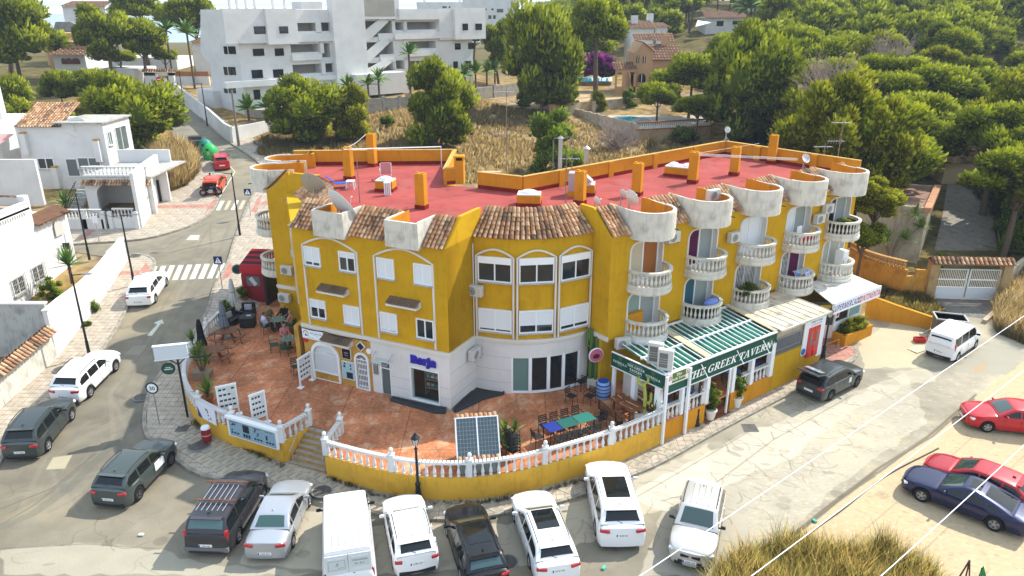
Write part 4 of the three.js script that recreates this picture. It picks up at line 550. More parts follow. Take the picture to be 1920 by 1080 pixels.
// ---------- supermarket with planter ----------
const sup=thing('supermarket','little supermarket with long white sign, tattoo lettered windows and white sheet roof','shop',V(22,0.5,-44));
const SF=frame(V(21.32,0,-42.87),V(23.96,0,-44.78));
{
const pl=bm();pl.m=SF;pl.box(1.6,0.75,-0.1,3.2,1.0,0.2);pl.box(0.08,0.75,-0.6,0.18,1.0,1.0);pl.box(3.12,0.75,-0.6,0.18,1.0,1.0);pl.build('planter_wall',mt.orange,sup);const so=bm();so.m=SF;so.box(1.6,0.98,-0.6,2.8,0.5,0.8);so.build('soil',M([0.1,0.06,0.03]),sup);
const fl=bm();prism(fl,[SF.P(0,0,-0.9),SF.P(3.1,0,-0.9),SF.P(3.1,0,-4),SF.P(-3.3,0,-4),SF.P(-3.0,0,-2)],0.2,0.8);fl.build('base',M([0.55,0.25,0.2],{map:tileTex}),sup);
const bk=bm();bk.m=SF;bk.box(0.2,2.2,-3.6,6,3.2,0.2);bk.box(3.05,2.2,-2.3,0.16,3.2,2.6);bk.build('wall',mt.dirtyWhite,sup);
const ft=bm();ft.m=SF;ft.box(1.55,3.35,-1.0,3.0,0.12,0.1);ft.box(1.55,1.5,-1.0,3.0,0.7,0.1);for(const u of[0.05,1.6,3.0])ft.box(u,2.6,-0.99,0.1,2.2,0.12);ft.build('window_frame',mt.pvc,sup);
const g1=bm();g1.m=SF;g1.box(0.82,2.55,-1.01,1.45,1.5,0.03);const w1=g1.build('window',mt.glass,sup);printed(SF,0.15,1.9,1.35,1.35,(c,w,h)=>{fill(c,w,h,'#1a1512');write(c,'TATTOO',w*0.55,h*0.32,h*0.26,'#e0573d','bold','serif');write(c,'F',w*0.14,h*0.17,h*0.2,'#e0573d','bold','serif');c.fillStyle='#f0e8e4';c.fillRect(w*0.02,h*0.5,w*0.28,h*0.34);c.fillStyle='#b5182a';c.fillRect(w*0.08,h*0.57,w*0.16,h*0.2);},w1,-0.985,130,'window_print');
const g2=bm();g2.m=SF;g2.box(2.3,2.55,-1.01,1.3,1.5,0.03);const w2=g2.build('window',M([0.22,0.36,0.36],{phys:true,roughness:0.15}),sup);printed(SF,1.72,2.7,1.2,0.4,(c,w,h)=>{fill(c,w,h,'#7fa8a6');write(c,'TATTOO',w*0.5,h*0.5,h*0.7,'#26312f','bold','serif');},w2,-0.985,130,'window_print');
const sw=frame(SF.P(0.03,0,-1.0),SF.P(-2.2,0,-2.6));
const lo=bm();lo.add(new THREE.BoxGeometry(2.7,0.9,0.12),mat4(-1.1,1.25,-1.75,0,-0.62).premultiply(SF));lo.build('low_panel',M([0.72,0.62,0.58],{map:plasterTex}),sup);
const dk=bm();dk.add(new THREE.BoxGeometry(2.6,1.6,0.04),mat4(-1.1,2.5,-1.78,0,-0.62).premultiply(SF));dk.build('window',mt.glass,sup);const yb=bm();yb.add(new THREE.BoxGeometry(0.7,0.7,0.02),mat4(-0.55,2.75,-1.36,0,-0.62).premultiply(SF));yb.build('poster',M([0.5,0.38,0.05]),sup);
const sg=bm();sg.add(new THREE.BoxGeometry(5.3,0.74,0.14),mat4(0.28,3.75,0.15).premultiply(SF));const sm_=sg.build('sign_board',mt.pvc,sup);printed(SF,-2.35,3.4,5.26,0.68,(c,w,h)=>{fill(c,w,h,'#eef0f2');write(c,'SUPERMERCADO',w*0.265,h*0.52,h*0.82,'#1f3e83','italic bold','sans-serif',0.72);write(c,'CONTINENTAL',w*0.755,h*0.52,h*0.82,'#b61f3a','italic bold','sans-serif',0.72);},sm_,0.226,190,'sign_print');
const rm=M([0.74,0.73,0.70],{map:tex(512,3,(u,v)=>{const s=Math.max(0,fbm(u,v,4,5)-0.55),k=0.98-1.3*s;return[k,k,k*0.98];})});
const f0=(u,t)=>SF.P(u,0,0.12).lerp(FR.P(19.2+u*0.85,0,0.03),t);for(let i=0;i<6;i++){const u0=-2.4+i*0.9,b=bm();const q=[f0(u0,0),f0(u0+0.885,0),f0(Math.min(u0+0.885,2.6),1),f0(Math.min(u0,2.2),1)];prism(b,q,4.0,4.06);b.build('roof_sheet',rm,sup);}
}
// ---------- cars ----------
const paint=(c,metal=0.15,rough=0.32)=>M(c,{phys:true,roughness:rough,metalness:metal,clearcoat:0.6,clearcoatRoughness:0.06,specularIntensity:0.4});
const cm={glass:M([0.008,0.011,0.012],{phys:true,roughness:0.04,specularIntensity:0.5,clearcoat:0.35,clearcoatRoughness:0.02}),screen:M([0.035,0.06,0.055],{phys:true,roughness:0.05,clearcoat:1}),trim:M([0.018,0.018,0.02],{roughness:0.55}),tyre:M([0.015,0.015,0.016],{roughness:0.85}),rim:M([0.50,0.51,0.53],{roughness:0.35,metalness:0.8}),rimDark:M([0.12,0.12,0.13],{roughness:0.4,metalness:0.6}),lampR:M([0.42,0.008,0.012],{phys:true,roughness:0.15,clearcoat:1}),lampW:M([0.75,0.77,0.78],{phys:true,roughness:0.1,clearcoat:1}),chrome:M([0.7,0.71,0.72],{roughness:0.2,metalness:0.9}),inside:M([0.03,0.03,0.032])};
const wheelCache=new Map();
function wheelGeo(R_,W){const k=R_+'_'+W;if(!wheelCache.has(k)){const q=[[R_*0.62,-W/2],[R_*0.9,-W/2],[R_*0.98,-W*0.4],[R_,-W*0.2],[R_,W*0.2],[R_*0.98,W*0.4],[R_*0.9,W/2],[R_*0.62,W/2]];const ty=new MB().lathe(q,28,mat4(0,0,0,0,0,-Math.PI/2)).geo(0.7);const b=new MB();b.lathe([[R_*0.66,W*0.3],[R_*0.63,W*0.46],[R_*0.58,W*0.46],[R_*0.55,W*0.2]],24,mat4(0,0,0,0,0,-Math.PI/2));for(let i=0;i<5;i++)for(const s of[-0.16,0.16]){const a=i*Math.PI*2/5+s;b.add(new THREE.BoxGeometry(0.03,R_*0.5,R_*0.085),new THREE.Matrix4().makeRotationX(a).multiply(mat4(W*0.4,R_*0.34,0)));}b.cyl(W*0.4,0,0,R_*0.16,R_*0.16,0.05,12,0,Math.PI/2);const dk=new MB().cyl(W*0.22,0,0,R_*0.6,R_*0.6,0.03,20,0,Math.PI/2);wheelCache.set(k,[ty,b.geo(),dk.geo()]);}return wheelCache.get(k);}
const CAR={
suv:{L:4.32,W:1.80,H:1.60,wb:2.62,fo:0.86,hood:0.98,cowl:1.08,belt:1.02,deck:1.12,zc:0.98,zw:0.25,zr:-1.55,zd:-2.02,wr:0.345,tum:0.14,rails:1,hatch:1},
bigsuv:{L:5.0,W:1.98,H:1.72,wb:3.0,fo:0.95,hood:1.06,cowl:1.16,belt:1.1,deck:1.2,zc:1.1,zw:0.3,zr:-1.85,zd:-2.38,wr:0.38,tum:0.17,rails:1,hatch:1},
hatch:{L:4.25,W:1.77,H:1.47,wb:2.63,fo:0.87,hood:0.88,cowl:0.98,belt:0.93,deck:1.0,zc:1.05,zw:0.2,zr:-1.45,zd:-1.95,wr:0.315,tum:0.16,hatch:1},
mini:{L:3.6,W:1.6,H:1.48,wb:2.4,fo:0.68,hood:0.92,cowl:1.0,belt:0.94,deck:1.0,zc:0.95,zw:0.35,zr:-1.3,zd:-1.68,wr:0.29,tum:0.13,hatch:1},
sedan:{L:4.43,W:1.75,H:1.46,wb:2.65,fo:0.84,hood:0.90,cowl:0.99,belt:0.94,deck:1.03,zc:0.98,zw:0.2,zr:-0.95,zd:-1.5,wr:0.315,tum:0.17},
coupe:{L:4.91,W:1.87,H:1.40,wb:2.85,fo:0.92,hood:0.86,cowl:0.95,belt:0.92,deck:0.98,zc:0.92,zw:0.0,zr:-0.75,zd:-1.95,wr:0.34,tum:0.22},
wagon:{L:4.75,W:1.82,H:1.48,wb:2.8,fo:0.9,hood:0.90,cowl:1.0,belt:0.95,deck:1.02,zc:1.05,zw:0.25,zr:-1.85,zd:-2.3,wr:0.325,tum:0.18,rails:1,hatch:1},
minivan:{L:4.75,W:1.92,H:1.74,wb:2.88,fo:0.92,hood:0.98,cowl:1.1,belt:1.04,deck:1.1,zc:1.35,zw:0.55,zr:-1.95,zd:-2.3,wr:0.325,tum:0.16,hatch:1},
boxvan:{L:4.25,W:1.83,H:1.82,wb:2.70,fo:0.86,hood:1.02,cowl:1.14,belt:1.08,deck:1.12,zc:1.3,zw:0.75,zr:-2.0,zd:-2.16,wr:0.315,tum:0.10,hatch:1},
van:{L:5.0,W:1.98,H:2.3,wb:3.1,fo:0.9,hood:1.15,cowl:1.3,belt:1.25,deck:1.3,zc:1.75,zw:1.15,zr:-2.38,zd:-2.45,wr:0.33,tum:0.10,blind:1,hatch:1},
};
let carRnd=rnd(21);
function makeCar(kind,label,body,o={}){
const s={...CAR[kind],...(o.shape||{})},t=thing(o.name||'parked_car',label,o.category||'car'),hw=s.W/2,ro=s.L-s.wb-s.fo,zf=s.wb/2+s.fo,zb=-s.wb/2-ro,sill=0.24;
const ease=(x)=>x*x*(3-2*x);
const seg=(z,a,b,p,q)=>lerp(p,q,ease(Math.min(1,Math.max(0,(z-a)/(b-a)))));
const bodyTop=(z)=>(z>s.zc?lerp(s.hood-0.12,s.cowl,Math.pow(Math.min(1,(zf-z)/(zf-s.zc)),0.55)):z>s.zd?s.belt+0.02:lerp(s.deck-(s.hatch?0.06:0.05),s.deck,Math.min(1,(z-zb)/Math.max(0.05,s.zd-zb))));
const roofY=(z)=>{if(z>=s.zc||z<=s.zd)return 0;if(z>s.zw)return lerp(s.cowl,s.H-0.05,Math.pow((s.zc-z)/(s.zc-s.zw),0.9));if(z<s.zr)return lerp(s.deck,s.H-0.09,Math.pow((z-s.zd)/(s.zr-s.zd),s.hatch?0.75:0.85));const k=(z-s.zr)/(s.zw-s.zr);return s.H-0.09*(1-k)*(1-k)-0.05*k*k*k;};
const halfW=(z)=>{const f=Math.max(0,(z-(zf-0.75))/0.75),b=Math.max(0,((zb+0.5)-z)/0.5);return hw*(1-0.2*f*f*f-0.04*f-0.11*b*b*b);};
const archY=(z)=>{let y=sill+0.04*Math.max(0,Math.abs(z)/zf-0.7);for(const c of[s.wb/2,-s.wb/2]){const R_=s.wr*1.16,d=z-c;if(Math.abs(d)<R_)y=Math.max(y,s.wr+Math.sqrt(R_*R_-d*d));}return y;};
const grid=(rows,cols,f)=>{const P=[],I=[];for(let i=0;i<rows;i++)for(let j=0;j<cols;j++){const p=f(i,j);P.push(p[0],p[1],p[2]);}for(let i=0;i<rows-1;i++)for(let j=0;j<cols-1;j++){const a=i*cols+j;I.push(a,a+1,a+cols,a+1,a+cols+1,a+cols);}const g=new THREE.BufferGeometry();g.setAttribute('position',new THREE.Float32BufferAttribute(P,3));g.setIndex(I);return g;};
const N=76,ring=(z,e)=>{
const w=halfW(z),a=archY(z),sh=Math.min(s.belt-0.05,bodyTop(z)-0.06),mid=lerp(Math.max(a,sill),sh,0.55),top=bodyTop(z);
return[[w-0.03,a],[w,Math.min(a+0.05,mid)],[w+0.005,mid],[w-0.015,lerp(mid,sh,0.7)],[w-0.045,sh+0.02],[w*0.86,lerp(sh,top,0.75)],[w*0.5,top-0.008],[0,top+0.012]];};
const full=(z)=>{const r=ring(z);return r.concat(r.slice(0,-1).reverse().map(([x,y])=>[-x,y]));};
const lean=(y,end)=>(end>0?-0.10*Math.max(0,y-0.55)-0.04*Math.max(0,0.4-y):0.10*Math.max(0,y-0.6)+0.05*Math.max(0,0.4-y));
const zs=Array.from({length:N},(_,i)=>lerp(zb,zf,0.5-0.5*Math.cos(Math.PI*i/(N-1))*(0.8+0.2*Math.abs(Math.cos(Math.PI*i/(N-1))))));
const B=new MB();const cols=15;
B.add(grid(N,cols,(i,j)=>{const z=zs[i],p=full(z)[j],en=z>zf-0.35?(z-zf+0.35)/0.35:z<zb+0.3?-(zb+0.3-z)/0.3:0;return[p[0],p[1],z+Math.abs(en)*lean(p[1],en)];}));
for(const end of[1,-1]){const z=end>0?zf:zb,r=ring(z),m=9;const cap=grid(8,m,(i,j)=>{const x=r[i][0]*(1-2*j/(m-1)),y=r[i][1]+(i===7?0:0),bulge=(1-Math.pow(2*j/(m-1)-1,2))*(end>0?0.10:0.05);return[x,y,z+lean(y,end)+end*bulge*(i<7?1:0.4)];});B.add(cap);}
const gg=B.g.map((g)=>g);let bodyG=mergeGeometries(gg.map((g)=>{g.deleteAttribute('uv');g.deleteAttribute('normal');return g;}));bodyG=mergeVertices(bodyG,1e-3);bodyG=flat(toCreasedNormals(bodyG,0.75));mesh('body',boxUV(bodyG),body,t);
const G=new MB(),n2=40,tw=(y,z)=>{const w=halfW(Math.max(s.zd,Math.min(s.zc,z)))-0.03;return w-s.tum*Math.max(0,(y-s.belt)/(s.H-s.belt))*1.0-0.02;};
G.add(grid(n2,13,(i,j)=>{const z=lerp(s.zd+0.001,s.zc-0.001,i/(n2-1)),y=roofY(z),yb=s.belt-0.02,h=y-yb,rows=[[0,1],[0.5,1],[0.86,1],[0.96,0.965],[1,0.86],[1.005,0.45],[1.012,0]];const k=j<7?j:12-j,sg=j<7?1:-1,yy=yb+h*rows[k][0];return[sg*tw(Math.min(yy,y),z)*rows[k][1],yy,z];}));
const roofMat=o.roof||body;{let g=mergeVertices(G.g[0].deleteAttribute?(G.g[0].deleteAttribute('uv'),G.g[0].deleteAttribute('normal'),G.g[0]):G.g[0],1e-3);g=flat(toCreasedNormals(g,0.6));mesh('roof',boxUV(g),roofMat,t);}
const screen=(z0,z1,mat,nm,inset=0.09)=>mesh(nm,boxUV(flat(toCreasedNormals(grid(8,9,(i,j)=>{const z=lerp(z0,z1,i/7),y=roofY(z),w=tw(y,z)*0.88-0.02,x=w*(1-2*j/8);return[x,y+0.014-0.05*Math.pow(Math.abs(x)/(w+0.001),4)*0.6,z+(z0>s.zw-0.2?0.012:-0.012)];}),0.8))),mat,t);
screen(s.zc-0.1,s.zw+0.06,o.screen||cm.screen,'windscreen');if(!o.noRear&&!s.blind)screen(s.zd+0.08,s.zr-0.05,o.rear||cm.glass,'rear_window');
const sideWin=(z0,z1,parts)=>{for(const sg of[1,-1])parts.forEach(([a,b])=>{const n=8,P=[],I=[];for(let i=0;i<=n;i++){const z=lerp(a,b,i/n),top=Math.min(roofY(z)-0.10,s.H-0.14),bot=s.belt+0.035;for(const y of[bot,Math.max(bot+0.01,top)])P.push(sg*(tw(y,z)+0.008),y,z);}for(let i=0;i<n;i++)I.push(i*2,i*2+1,i*2+2,i*2+1,i*2+3,i*2+2);const g=new THREE.BufferGeometry();g.setAttribute('position',new THREE.Float32BufferAttribute(P,3));g.setIndex(I);g.computeVertexNormals();mesh('side_window',boxUV(flat(g)),cm.glass,t);});};
const zA=s.zc-0.28,zB=s.zd+(s.hatch?0.25:0.32);if(s.blind)sideWin(0,0,[[zA-0.75,zA]]);else{const m=-0.08,e=kind==='boxvan'||kind==='minivan'||kind==='wagon'||kind==='bigsuv'?-1.12:-0.98;sideWin(0,0,[[m+0.04,zA],[e+0.04,m-0.04],...(zB<e-0.15?[[zB,e-0.05]]:[])]);}
new MB().box(0,0.36,(zf+zb)/2,s.W-0.42,0.34,s.L-0.5).build('underbody',cm.inside,t);
const wells=new MB();for(const z of[s.wb/2,-s.wb/2])for(const sg of[1,-1])wells.box(sg*(hw-0.2),s.wr+0.1,z,0.22,s.wr*1.7,s.wr*2.2);wells.build('wheel_arch',cm.inside,t);tag(t.children.at(-1),null,null,null,'stuff');
const[ty,ri,di]=wheelGeo(s.wr,0.22);for(const z of[s.wb/2,-s.wb/2])for(const sg of[1,-1]){const w=mesh('wheel',ty,cm.tyre,t);w.position.set(sg*(hw-0.115),s.wr,z);if(sg<0)w.rotation.y=Math.PI;mesh('rim',ri,o.rim||cm.rim,w);mesh('brake_disc',di,cm.rimDark,w);}
if(o.cladding!==0){const c=new MB();c.rbox(0,0.33,zb+0.05,s.W*0.8,0.2,0.2,0.06);c.rbox(0,0.3,zf-0.02,s.W*0.66,0.16,0.2,0.06);for(const sg of[1,-1])c.rbox(sg*(hw-0.035),0.28,0,0.09,0.12,s.wb-s.wr*2.4,0.03);c.build('bumper_trim',cm.trim,t);tag(t.children.at(-1),null,null,null,'stuff');}
const yl=o.lampY??(s.hatch?s.belt-0.12:s.deck-0.17),lw=o.lampW??0.36;
const bx=(z,y)=>halfW(z);for(const sg of[1,-1]){const a=new MB();if(o.tall)a.rbox(sg*(halfW(zb+0.1)-0.075),yl+0.05,zb+0.16,0.14,0.52,0.16,0.03);else a.rbox(sg*(halfW(zb+0.08)-lw/2-0.0),yl,zb+0.09,lw,0.15,0.24,0.05,sg*-0.25);a.build('tail_lamp',cm.lampR,t);const b=new MB();b.rbox(sg*(halfW(zf-0.22)-0.15),s.hood-0.21,zf-0.27,0.3,0.13,0.42,0.05,sg*0.42,0.1);b.build('headlight',cm.lampW,t);const m=new MB();m.rbox(sg*(hw+0.11),s.belt+0.1,s.zc-0.35,0.2,0.14,0.1,0.04);m.box(sg*(hw-0.01),s.belt+0.06,s.zc-0.34,0.1,0.05,0.05);m.build('mirror',o.mirror||body,t);for(const z of[-0.2,-1.05])if(!s.blind){const h=new MB();h.rbox(sg*(hw+0.006),s.belt-0.14,z,0.03,0.03,0.2,0.012);h.build('door_handle',o.handle||body,t);}}
const seams=new MB();for(const sg of[1,-1])for(const z of s.blind?[s.zc-0.9]:[s.zc-0.32,-0.1,-1.12]){const a=Math.max(archY(z)+0.04,0.32);seams.box(sg*(halfW(z)+0.001),(a+s.belt)/2-0.05,z,0.012,s.belt-a-0.06,0.014);}seams.build('door_seam',cm.trim,t);tag(t.children.at(-1),null,null,null,'stuff');
const gr=new MB();gr.rbox(0,s.hood-0.3,zf+0.035,s.W*0.42,0.14,0.1,0.03,0,-0.08);gr.rbox(0,0.42,zf+0.06,s.W*0.5,0.12,0.08,0.03);gr.build('grille',cm.trim,t);tag(t.children.at(-1),null,null,null,'stuff');
for(const end of[1,-1]){const y=end>0?0.46:(o.plateY??0.62),pb=new MB();pb.rbox(0,y,end>0?zf+0.105:zb-0.045+lean(y,-1),0.54,0.125,0.03,0.008);const p=pb.build('number_plate',M([0.72,0.73,0.72]),t);if(o.plate){const F=new THREE.Matrix4().makeRotationY(end>0?0:Math.PI).setPosition(0,0,end>0?zf+0.105:zb-0.045+lean(y,-1));printed(F,-0.26,y-0.055,0.52,0.11,(c,w,h)=>{fill(c,w,h,'#e8eae8');fill(c,w*0.09,h,'#23459a');write(c,o.plate,w*0.55,h*0.54,h*0.82,'#15171a','bold','sans-serif',0.95);},p,0.0165,300,'plate_print');}}
if(s.hatch&&!o.noRear){const wp=new MB();wp.rod(V(0,s.deck+0.03,s.zd+0.02),V(0.3,s.deck+0.14,s.zd+0.12),0.012);wp.build('wiper',cm.trim,t);const sp_=new MB();if(!s.blind&&kind!=='boxvan'){sp_.rbox(0,s.H-0.09,s.zr-0.08,(tw(s.H,s.zr))*1.75,0.035,0.24,0.015,0,0.12);sp_.build('roof_spoiler',roofMat,t);}}
if(s.rails&&!o.noRails)for(const sg of[1,-1]){const r=new MB();r.tube([V(sg*(tw(s.H,0)-0.06),s.H-0.04,s.zw-0.1),V(sg*(tw(s.H,0)-0.05),s.H+0.035,s.zw-0.3),V(sg*(tw(s.H,0)-0.05),s.H+0.02,s.zr+0.35),V(sg*(tw(s.H,0)-0.06),s.H-0.05,s.zr+0.12)],0.02,6,16);r.build('roof_rail',o.rail||cm.trim,t);}
if(o.sunroof){const z0=o.sunroof[0],z1=o.sunroof[1],w=o.sunroof[2]??0.42;mesh('sunroof',boxUV(flat(toCreasedNormals(grid(6,5,(i,j)=>{const z=lerp(z0,z1,i/5);return[w*(1-j/2),roofY(z)+0.014,z];}),0.8))),cm.glass,t);}
const an=new MB();if(o.antenna!==0){an.rbox(0,s.H-0.02,s.zr+0.22,0.05,0.07,0.14,0.02);an.build('antenna',o.roof||body,t);}
t.userData.dim=s;t.userData.ends=[zf,zb];return t;
}
const carAt=(t,c,head)=>{t.position.set(c.x,gy(c.x,c.z)+0.012,c.z);const L=1.3,f=gy(c.x+Math.sin(head)*L,c.z+Math.cos(head)*L),b=gy(c.x-Math.sin(head)*L,c.z-Math.cos(head)*L);t.rotation.set(-Math.atan2(f-b,2*L),head,0,'YXZ');delete t.userData.dim;delete t.userData.ends;t.updateMatrixWorld(true);return t;};
function byWheels(t,rear,front,sd){const a=gp(...rear),b=gp(...front),h=Math.atan2(b.x-a.x,b.z-a.z),s=t.userData.dim,m=a.clone().add(b).multiplyScalar(0.5);const k=sd*-(s.W/2-0.03);m.x+=Math.cos(h)*k;m.z+=-Math.sin(h)*k;return carAt(t,m,h);}
function byEnds(t,rearP,frontP,fromRear=true){const h=Math.atan2(frontP.x-rearP.x,frontP.z-rearP.z),[zf,zb]=t.userData.ends;const c=fromRear?rearP.clone().add(V(Math.sin(h)*-zb,0,Math.cos(h)*-zb)):frontP.clone().sub(V(Math.sin(h)*zf,0,Math.cos(h)*zf));return carAt(t,c,h);}
const WHITE=paint([0.80,0.81,0.82],0,0.3),GREYG=paint([0.065,0.082,0.078],0.3),SILV=paint([0.42,0.44,0.47],0.5),BLACKP=paint([0.008,0.009,0.011],0.1),RED=paint([0.46,0.012,0.02],0.1),NAVY=paint([0.010,0.016,0.06],0.3),ORNG=paint([0.62,0.06,0.015],0.1),CHAMP=paint([0.56,0.54,0.50],0.4),DUST=paint([0.05,0.062,0.062],0.3);
{
byWheels(makeCar('hatch','white hatchback parked on the left of the street before the zebra crossing',WHITE,{lampW:0.26,plate:'7538 GXB',cladding:0,plateY:0.5}),[295.3,564.7],[312.5,538.3],-1);
byWheels(makeCar('suv','white off-roader with dark rear window parked below the street lamp on the left',WHITE,{plate:'9341 LTG',shape:{L:4.38},lampW:0.42}),[176,741],[217,699],-1);
byWheels(makeCar('suv','grey green off-roader parked at the left edge behind the white one',DUST,{plate:'1477 MXV',lampW:0.34,shape:{L:4.34,H:1.66}}),[96,842],[136,790],-1);
const a=byWheels(makeCar('suv','grey crossover with a white square sticker on its door, nose to the pavement corner',GREYG,{plate:'6240 MVT',rim:cm.rimDark}),[265,936],[322,874],-1);
{const st=new MB();st.box(-0.905,0.78,0.42,0.012,0.42,0.72);st.build('door_sticker',M([0.78,0.8,0.82]),a);const o=a.children.at(-1);o.position.set(0,0,0);o.geometry=boxUV(flat(new THREE.BoxGeometry(0.012,0.42,0.72)));o.position.set(-0.908,0.8,0.4);}
const v=byWheels(makeCar('minivan','dark minivan with wooden roof bars and a scuffed grey bumper',paint([0.035,0.033,0.04],0.2),{plate:'2456 DJK',tall:1,rim:cm.rim,screen:cm.screen,rear:M([0.05,0.13,0.13],{phys:true,roughness:0.06,clearcoat:1})}),[450,1017],[496,937],-1);
{const q=(x,y,z,w,h,d,n,m,ry=0)=>{const o=mesh(n,boxUV(flat(new THREE.BoxGeometry(w,h,d))),m,v);o.position.set(x,y,z);o.rotation.y=ry;};for(const z of[0.15,-1.1])q(0,1.83,z,1.75,0.04,0.07,'roof_bar',mt.wood);for(let i=0;i<6;i++)q(-0.55+i*0.22,1.765,-0.75,0.025,0.02,1.9,'roof_strip',cm.chrome);q(0,0.42,-2.38,1.8,0.2,0.12,'rear_bumper',M([0.16,0.165,0.17]));q(-0.97,0.42,0,0.03,0.08,2.1,'side_strip',cm.chrome);}
byWheels(makeCar('sedan','silver saloon parked between the dark minivan and the white van',SILV,{plate:'0165 KPV',plateY:0.5,cladding:0,lampY:0.84,lampW:0.4,rear:M([0.03,0.075,0.065],{phys:true,roughness:0.06,clearcoat:1})}),[552,1024],[581,952],-1);
const van=byEnds(makeCar('van','old white panel van with ribbed roof and lettered rear doors',WHITE,{name:'panel_van',category:'van',tall:1,lampY:0.95,plate:null,antenna:0,mirror:cm.trim}),at(651,1036,2.25),at(646,935,2.25));
{const q=(g,n,m,x,y,z)=>{const o=mesh(n,boxUV(flat(g)),m,van);o.position.set(x,y,z);return o;};for(let i=0;i<5;i++)q(new RoundedBoxGeometry(0.05,0.03,3.0,1,0.012),'roof_rib',WHITE,-0.5+i*0.25,2.285,-0.6);for(const z of[-1.55,-0.6,0.3])q(new THREE.BoxGeometry(1.5,0.008,0.018),'roof_seam',M([0.5,0.5,0.5]),0,2.292,z);for(const s of[-1,1]){const d=q(new RoundedBoxGeometry(0.82,1.62,0.05,2,0.02),'rear_door',M([0.62,0.66,0.68],{roughness:0.45}),s*0.425,1.28,-2.45);q(new RoundedBoxGeometry(0.62,0.6,0.03,2,0.012),'door_panel',M([0.66,0.7,0.72],{roughness:0.45}),s*0.42,1.68,-2.475);}q(new RoundedBoxGeometry(0.22,0.05,0.05,1,0.015),'door_handle',cm.trim,-0.12,1.22,-2.49);
const F=new THREE.Matrix4().multiplyMatrices(van.matrixWorld,new THREE.Matrix4().makeRotationY(Math.PI).setPosition(0,0,-2.492));printed(F,-0.75,1.42,0.66,0.5,(c,w,h)=>{fill(c,w,h,'#c3cdd0');c.strokeStyle='#7b858a';c.lineWidth=2;c.strokeRect(w*0.05,h*0.1,w*0.9,h*0.8);write(c,'S',w*0.5,h*0.45,h*0.4,'#6d777c','italic bold','serif');write(c,'servicio',w*0.72,h*0.75,h*0.12,'#7b858a');},van,0,150,'door_print');printed(F,0.1,1.5,0.64,0.42,(c,w,h)=>{fill(c,w,h,'#c3cdd0');write(c,'FONTANERIA',w*0.5,h*0.3,h*0.24,'#6d777c','bold','sans-serif',0.9);write(c,'TEL. 96 5',w*0.46,h*0.68,h*0.24,'#6d777c','bold','sans-serif',0.9);},van,0,150,'door_print');}
byEnds(makeCar('suv','white crossover with black side cladding parked right of the white van',WHITE,{plate:'9168 LHY',plateY:0.72,shape:{L:4.17,W:1.80,H:1.55,wb:2.6,fo:0.83},lampW:0.3,lampY:0.86}),at(783,1068,0.4),at(757,949,0.85));
byEnds(makeCar('wagon','black estate car with glass roof parked between two white cars',BLACKP,{plate:'6612 FWC',shape:{L:4.55,W:1.79,wb:2.71,fo:0.87,zr:-1.72,zd:-2.18},sunroof:[0.15,-1.1,0.44],rear:M([0.03,0.07,0.075],{phys:true,roughness:0.06,clearcoat:1})}),at(916,1098,0.45),at(873,966,0.75));
byEnds(makeCar('wagon','white estate car with long dark glass roof and red tail lamps',WHITE,{plate:'0173 LHS',plateY:0.72,cladding:0,shape:{L:4.9,W:1.85,wb:2.87},sunroof:[0.22,-1.0,0.46],rail:cm.trim,lampW:0.42}),at(1048,1082,0.4),at(1000,943,0.75));
byEnds(makeCar('bigsuv','large white off-roader with glass roof, nose against the pavement kerb',WHITE,{plate:'9248 KTJ',plateY:0.8,cladding:0,sunroof:[0.2,-1.25,0.5],rail:cm.chrome,lampW:0.42,lampY:0.98}),at(1167,1019,0.4),at(1138,884,0.9));
const tu=byEnds(makeCar('suv','pale silver off-roader with ribbed roof driving towards the viewer',CHAMP,{plate:'8290 KHB',shape:{L:4.48,W:1.85,H:1.65,wb:2.67,fo:0.9},mirror:cm.trim}),at(1322,908,1.5),at(1293,1056,0.35),false);
{for(let i=0;i<4;i++){const o=mesh('roof_rib',boxUV(flat(new RoundedBoxGeometry(0.03,0.02,1.5,1,0.008))),CHAMP,tu);o.position.set(-0.36+i*0.24,1.648,-0.65);}}
const tg=byWheels(makeCar('suv','dark grey crossover with its tailgate raised outside the low shops',paint([0.04,0.05,0.053],0.25),{plate:null,rim:cm.rimDark,noRear:1,mirror:cm.trim}),[1557.5,752],[1604,727.5],-1);
{const q=(g,n,m,x,y,z,rx=0)=>{const o=mesh(n,boxUV(flat(g)),m,tg);o.position.set(x,y,z);o.rotation.x=rx;return o;};q(new RoundedBoxGeometry(1.3,0.06,1.05,2,0.025),'tailgate',tg.children[0].material,0,1.72,-2.05,0.22);q(new RoundedBoxGeometry(1.05,0.02,0.42,1,0.008),'tailgate_window',M([0.30,0.36,0.36],{phys:true,roughness:0.08,clearcoat:1}),0,1.79,-1.85,0.22);q(new RoundedBoxGeometry(1.25,0.72,0.5,2,0.03),'boot_opening',cm.dark2=M([0.012,0.012,0.013]),0,1.0,-1.88);q(new THREE.BoxGeometry(0.8,0.12,0.3),'luggage',M([0.06,0.08,0.2]),-0.1,0.78,-2.0);q(new THREE.BoxGeometry(0.36,0.012,0.3),'bonnet_sticker',M([0.75,0.76,0.76]),0,1.0,1.35);const s=q(new THREE.BoxGeometry(0.012,0.3,0.26),'door_logo',M([0.72,0.74,0.75]),-0.908,0.78,0.45);}
byWheels(makeCar('boxvan','small white glazed van parked at the end of the lane by the metal tank',WHITE,{name:'small_van',category:'van',tall:1,plate:'2203 HJR',lampY:0.98,mirror:cm.trim,shape:{W:1.83}}),[1794,679],[1827.5,655],-1);
byEnds(makeCar('sedan','bright red saloon, the farthest of the cars on the sandy car park',RED,{shape:{L:4.6,W:1.84,wb:2.75,fo:0.9,H:1.44},cladding:0,plate:null}),at(1985,800,0.4).add(V(0,0,0)),at(1806,778,0.5),false);
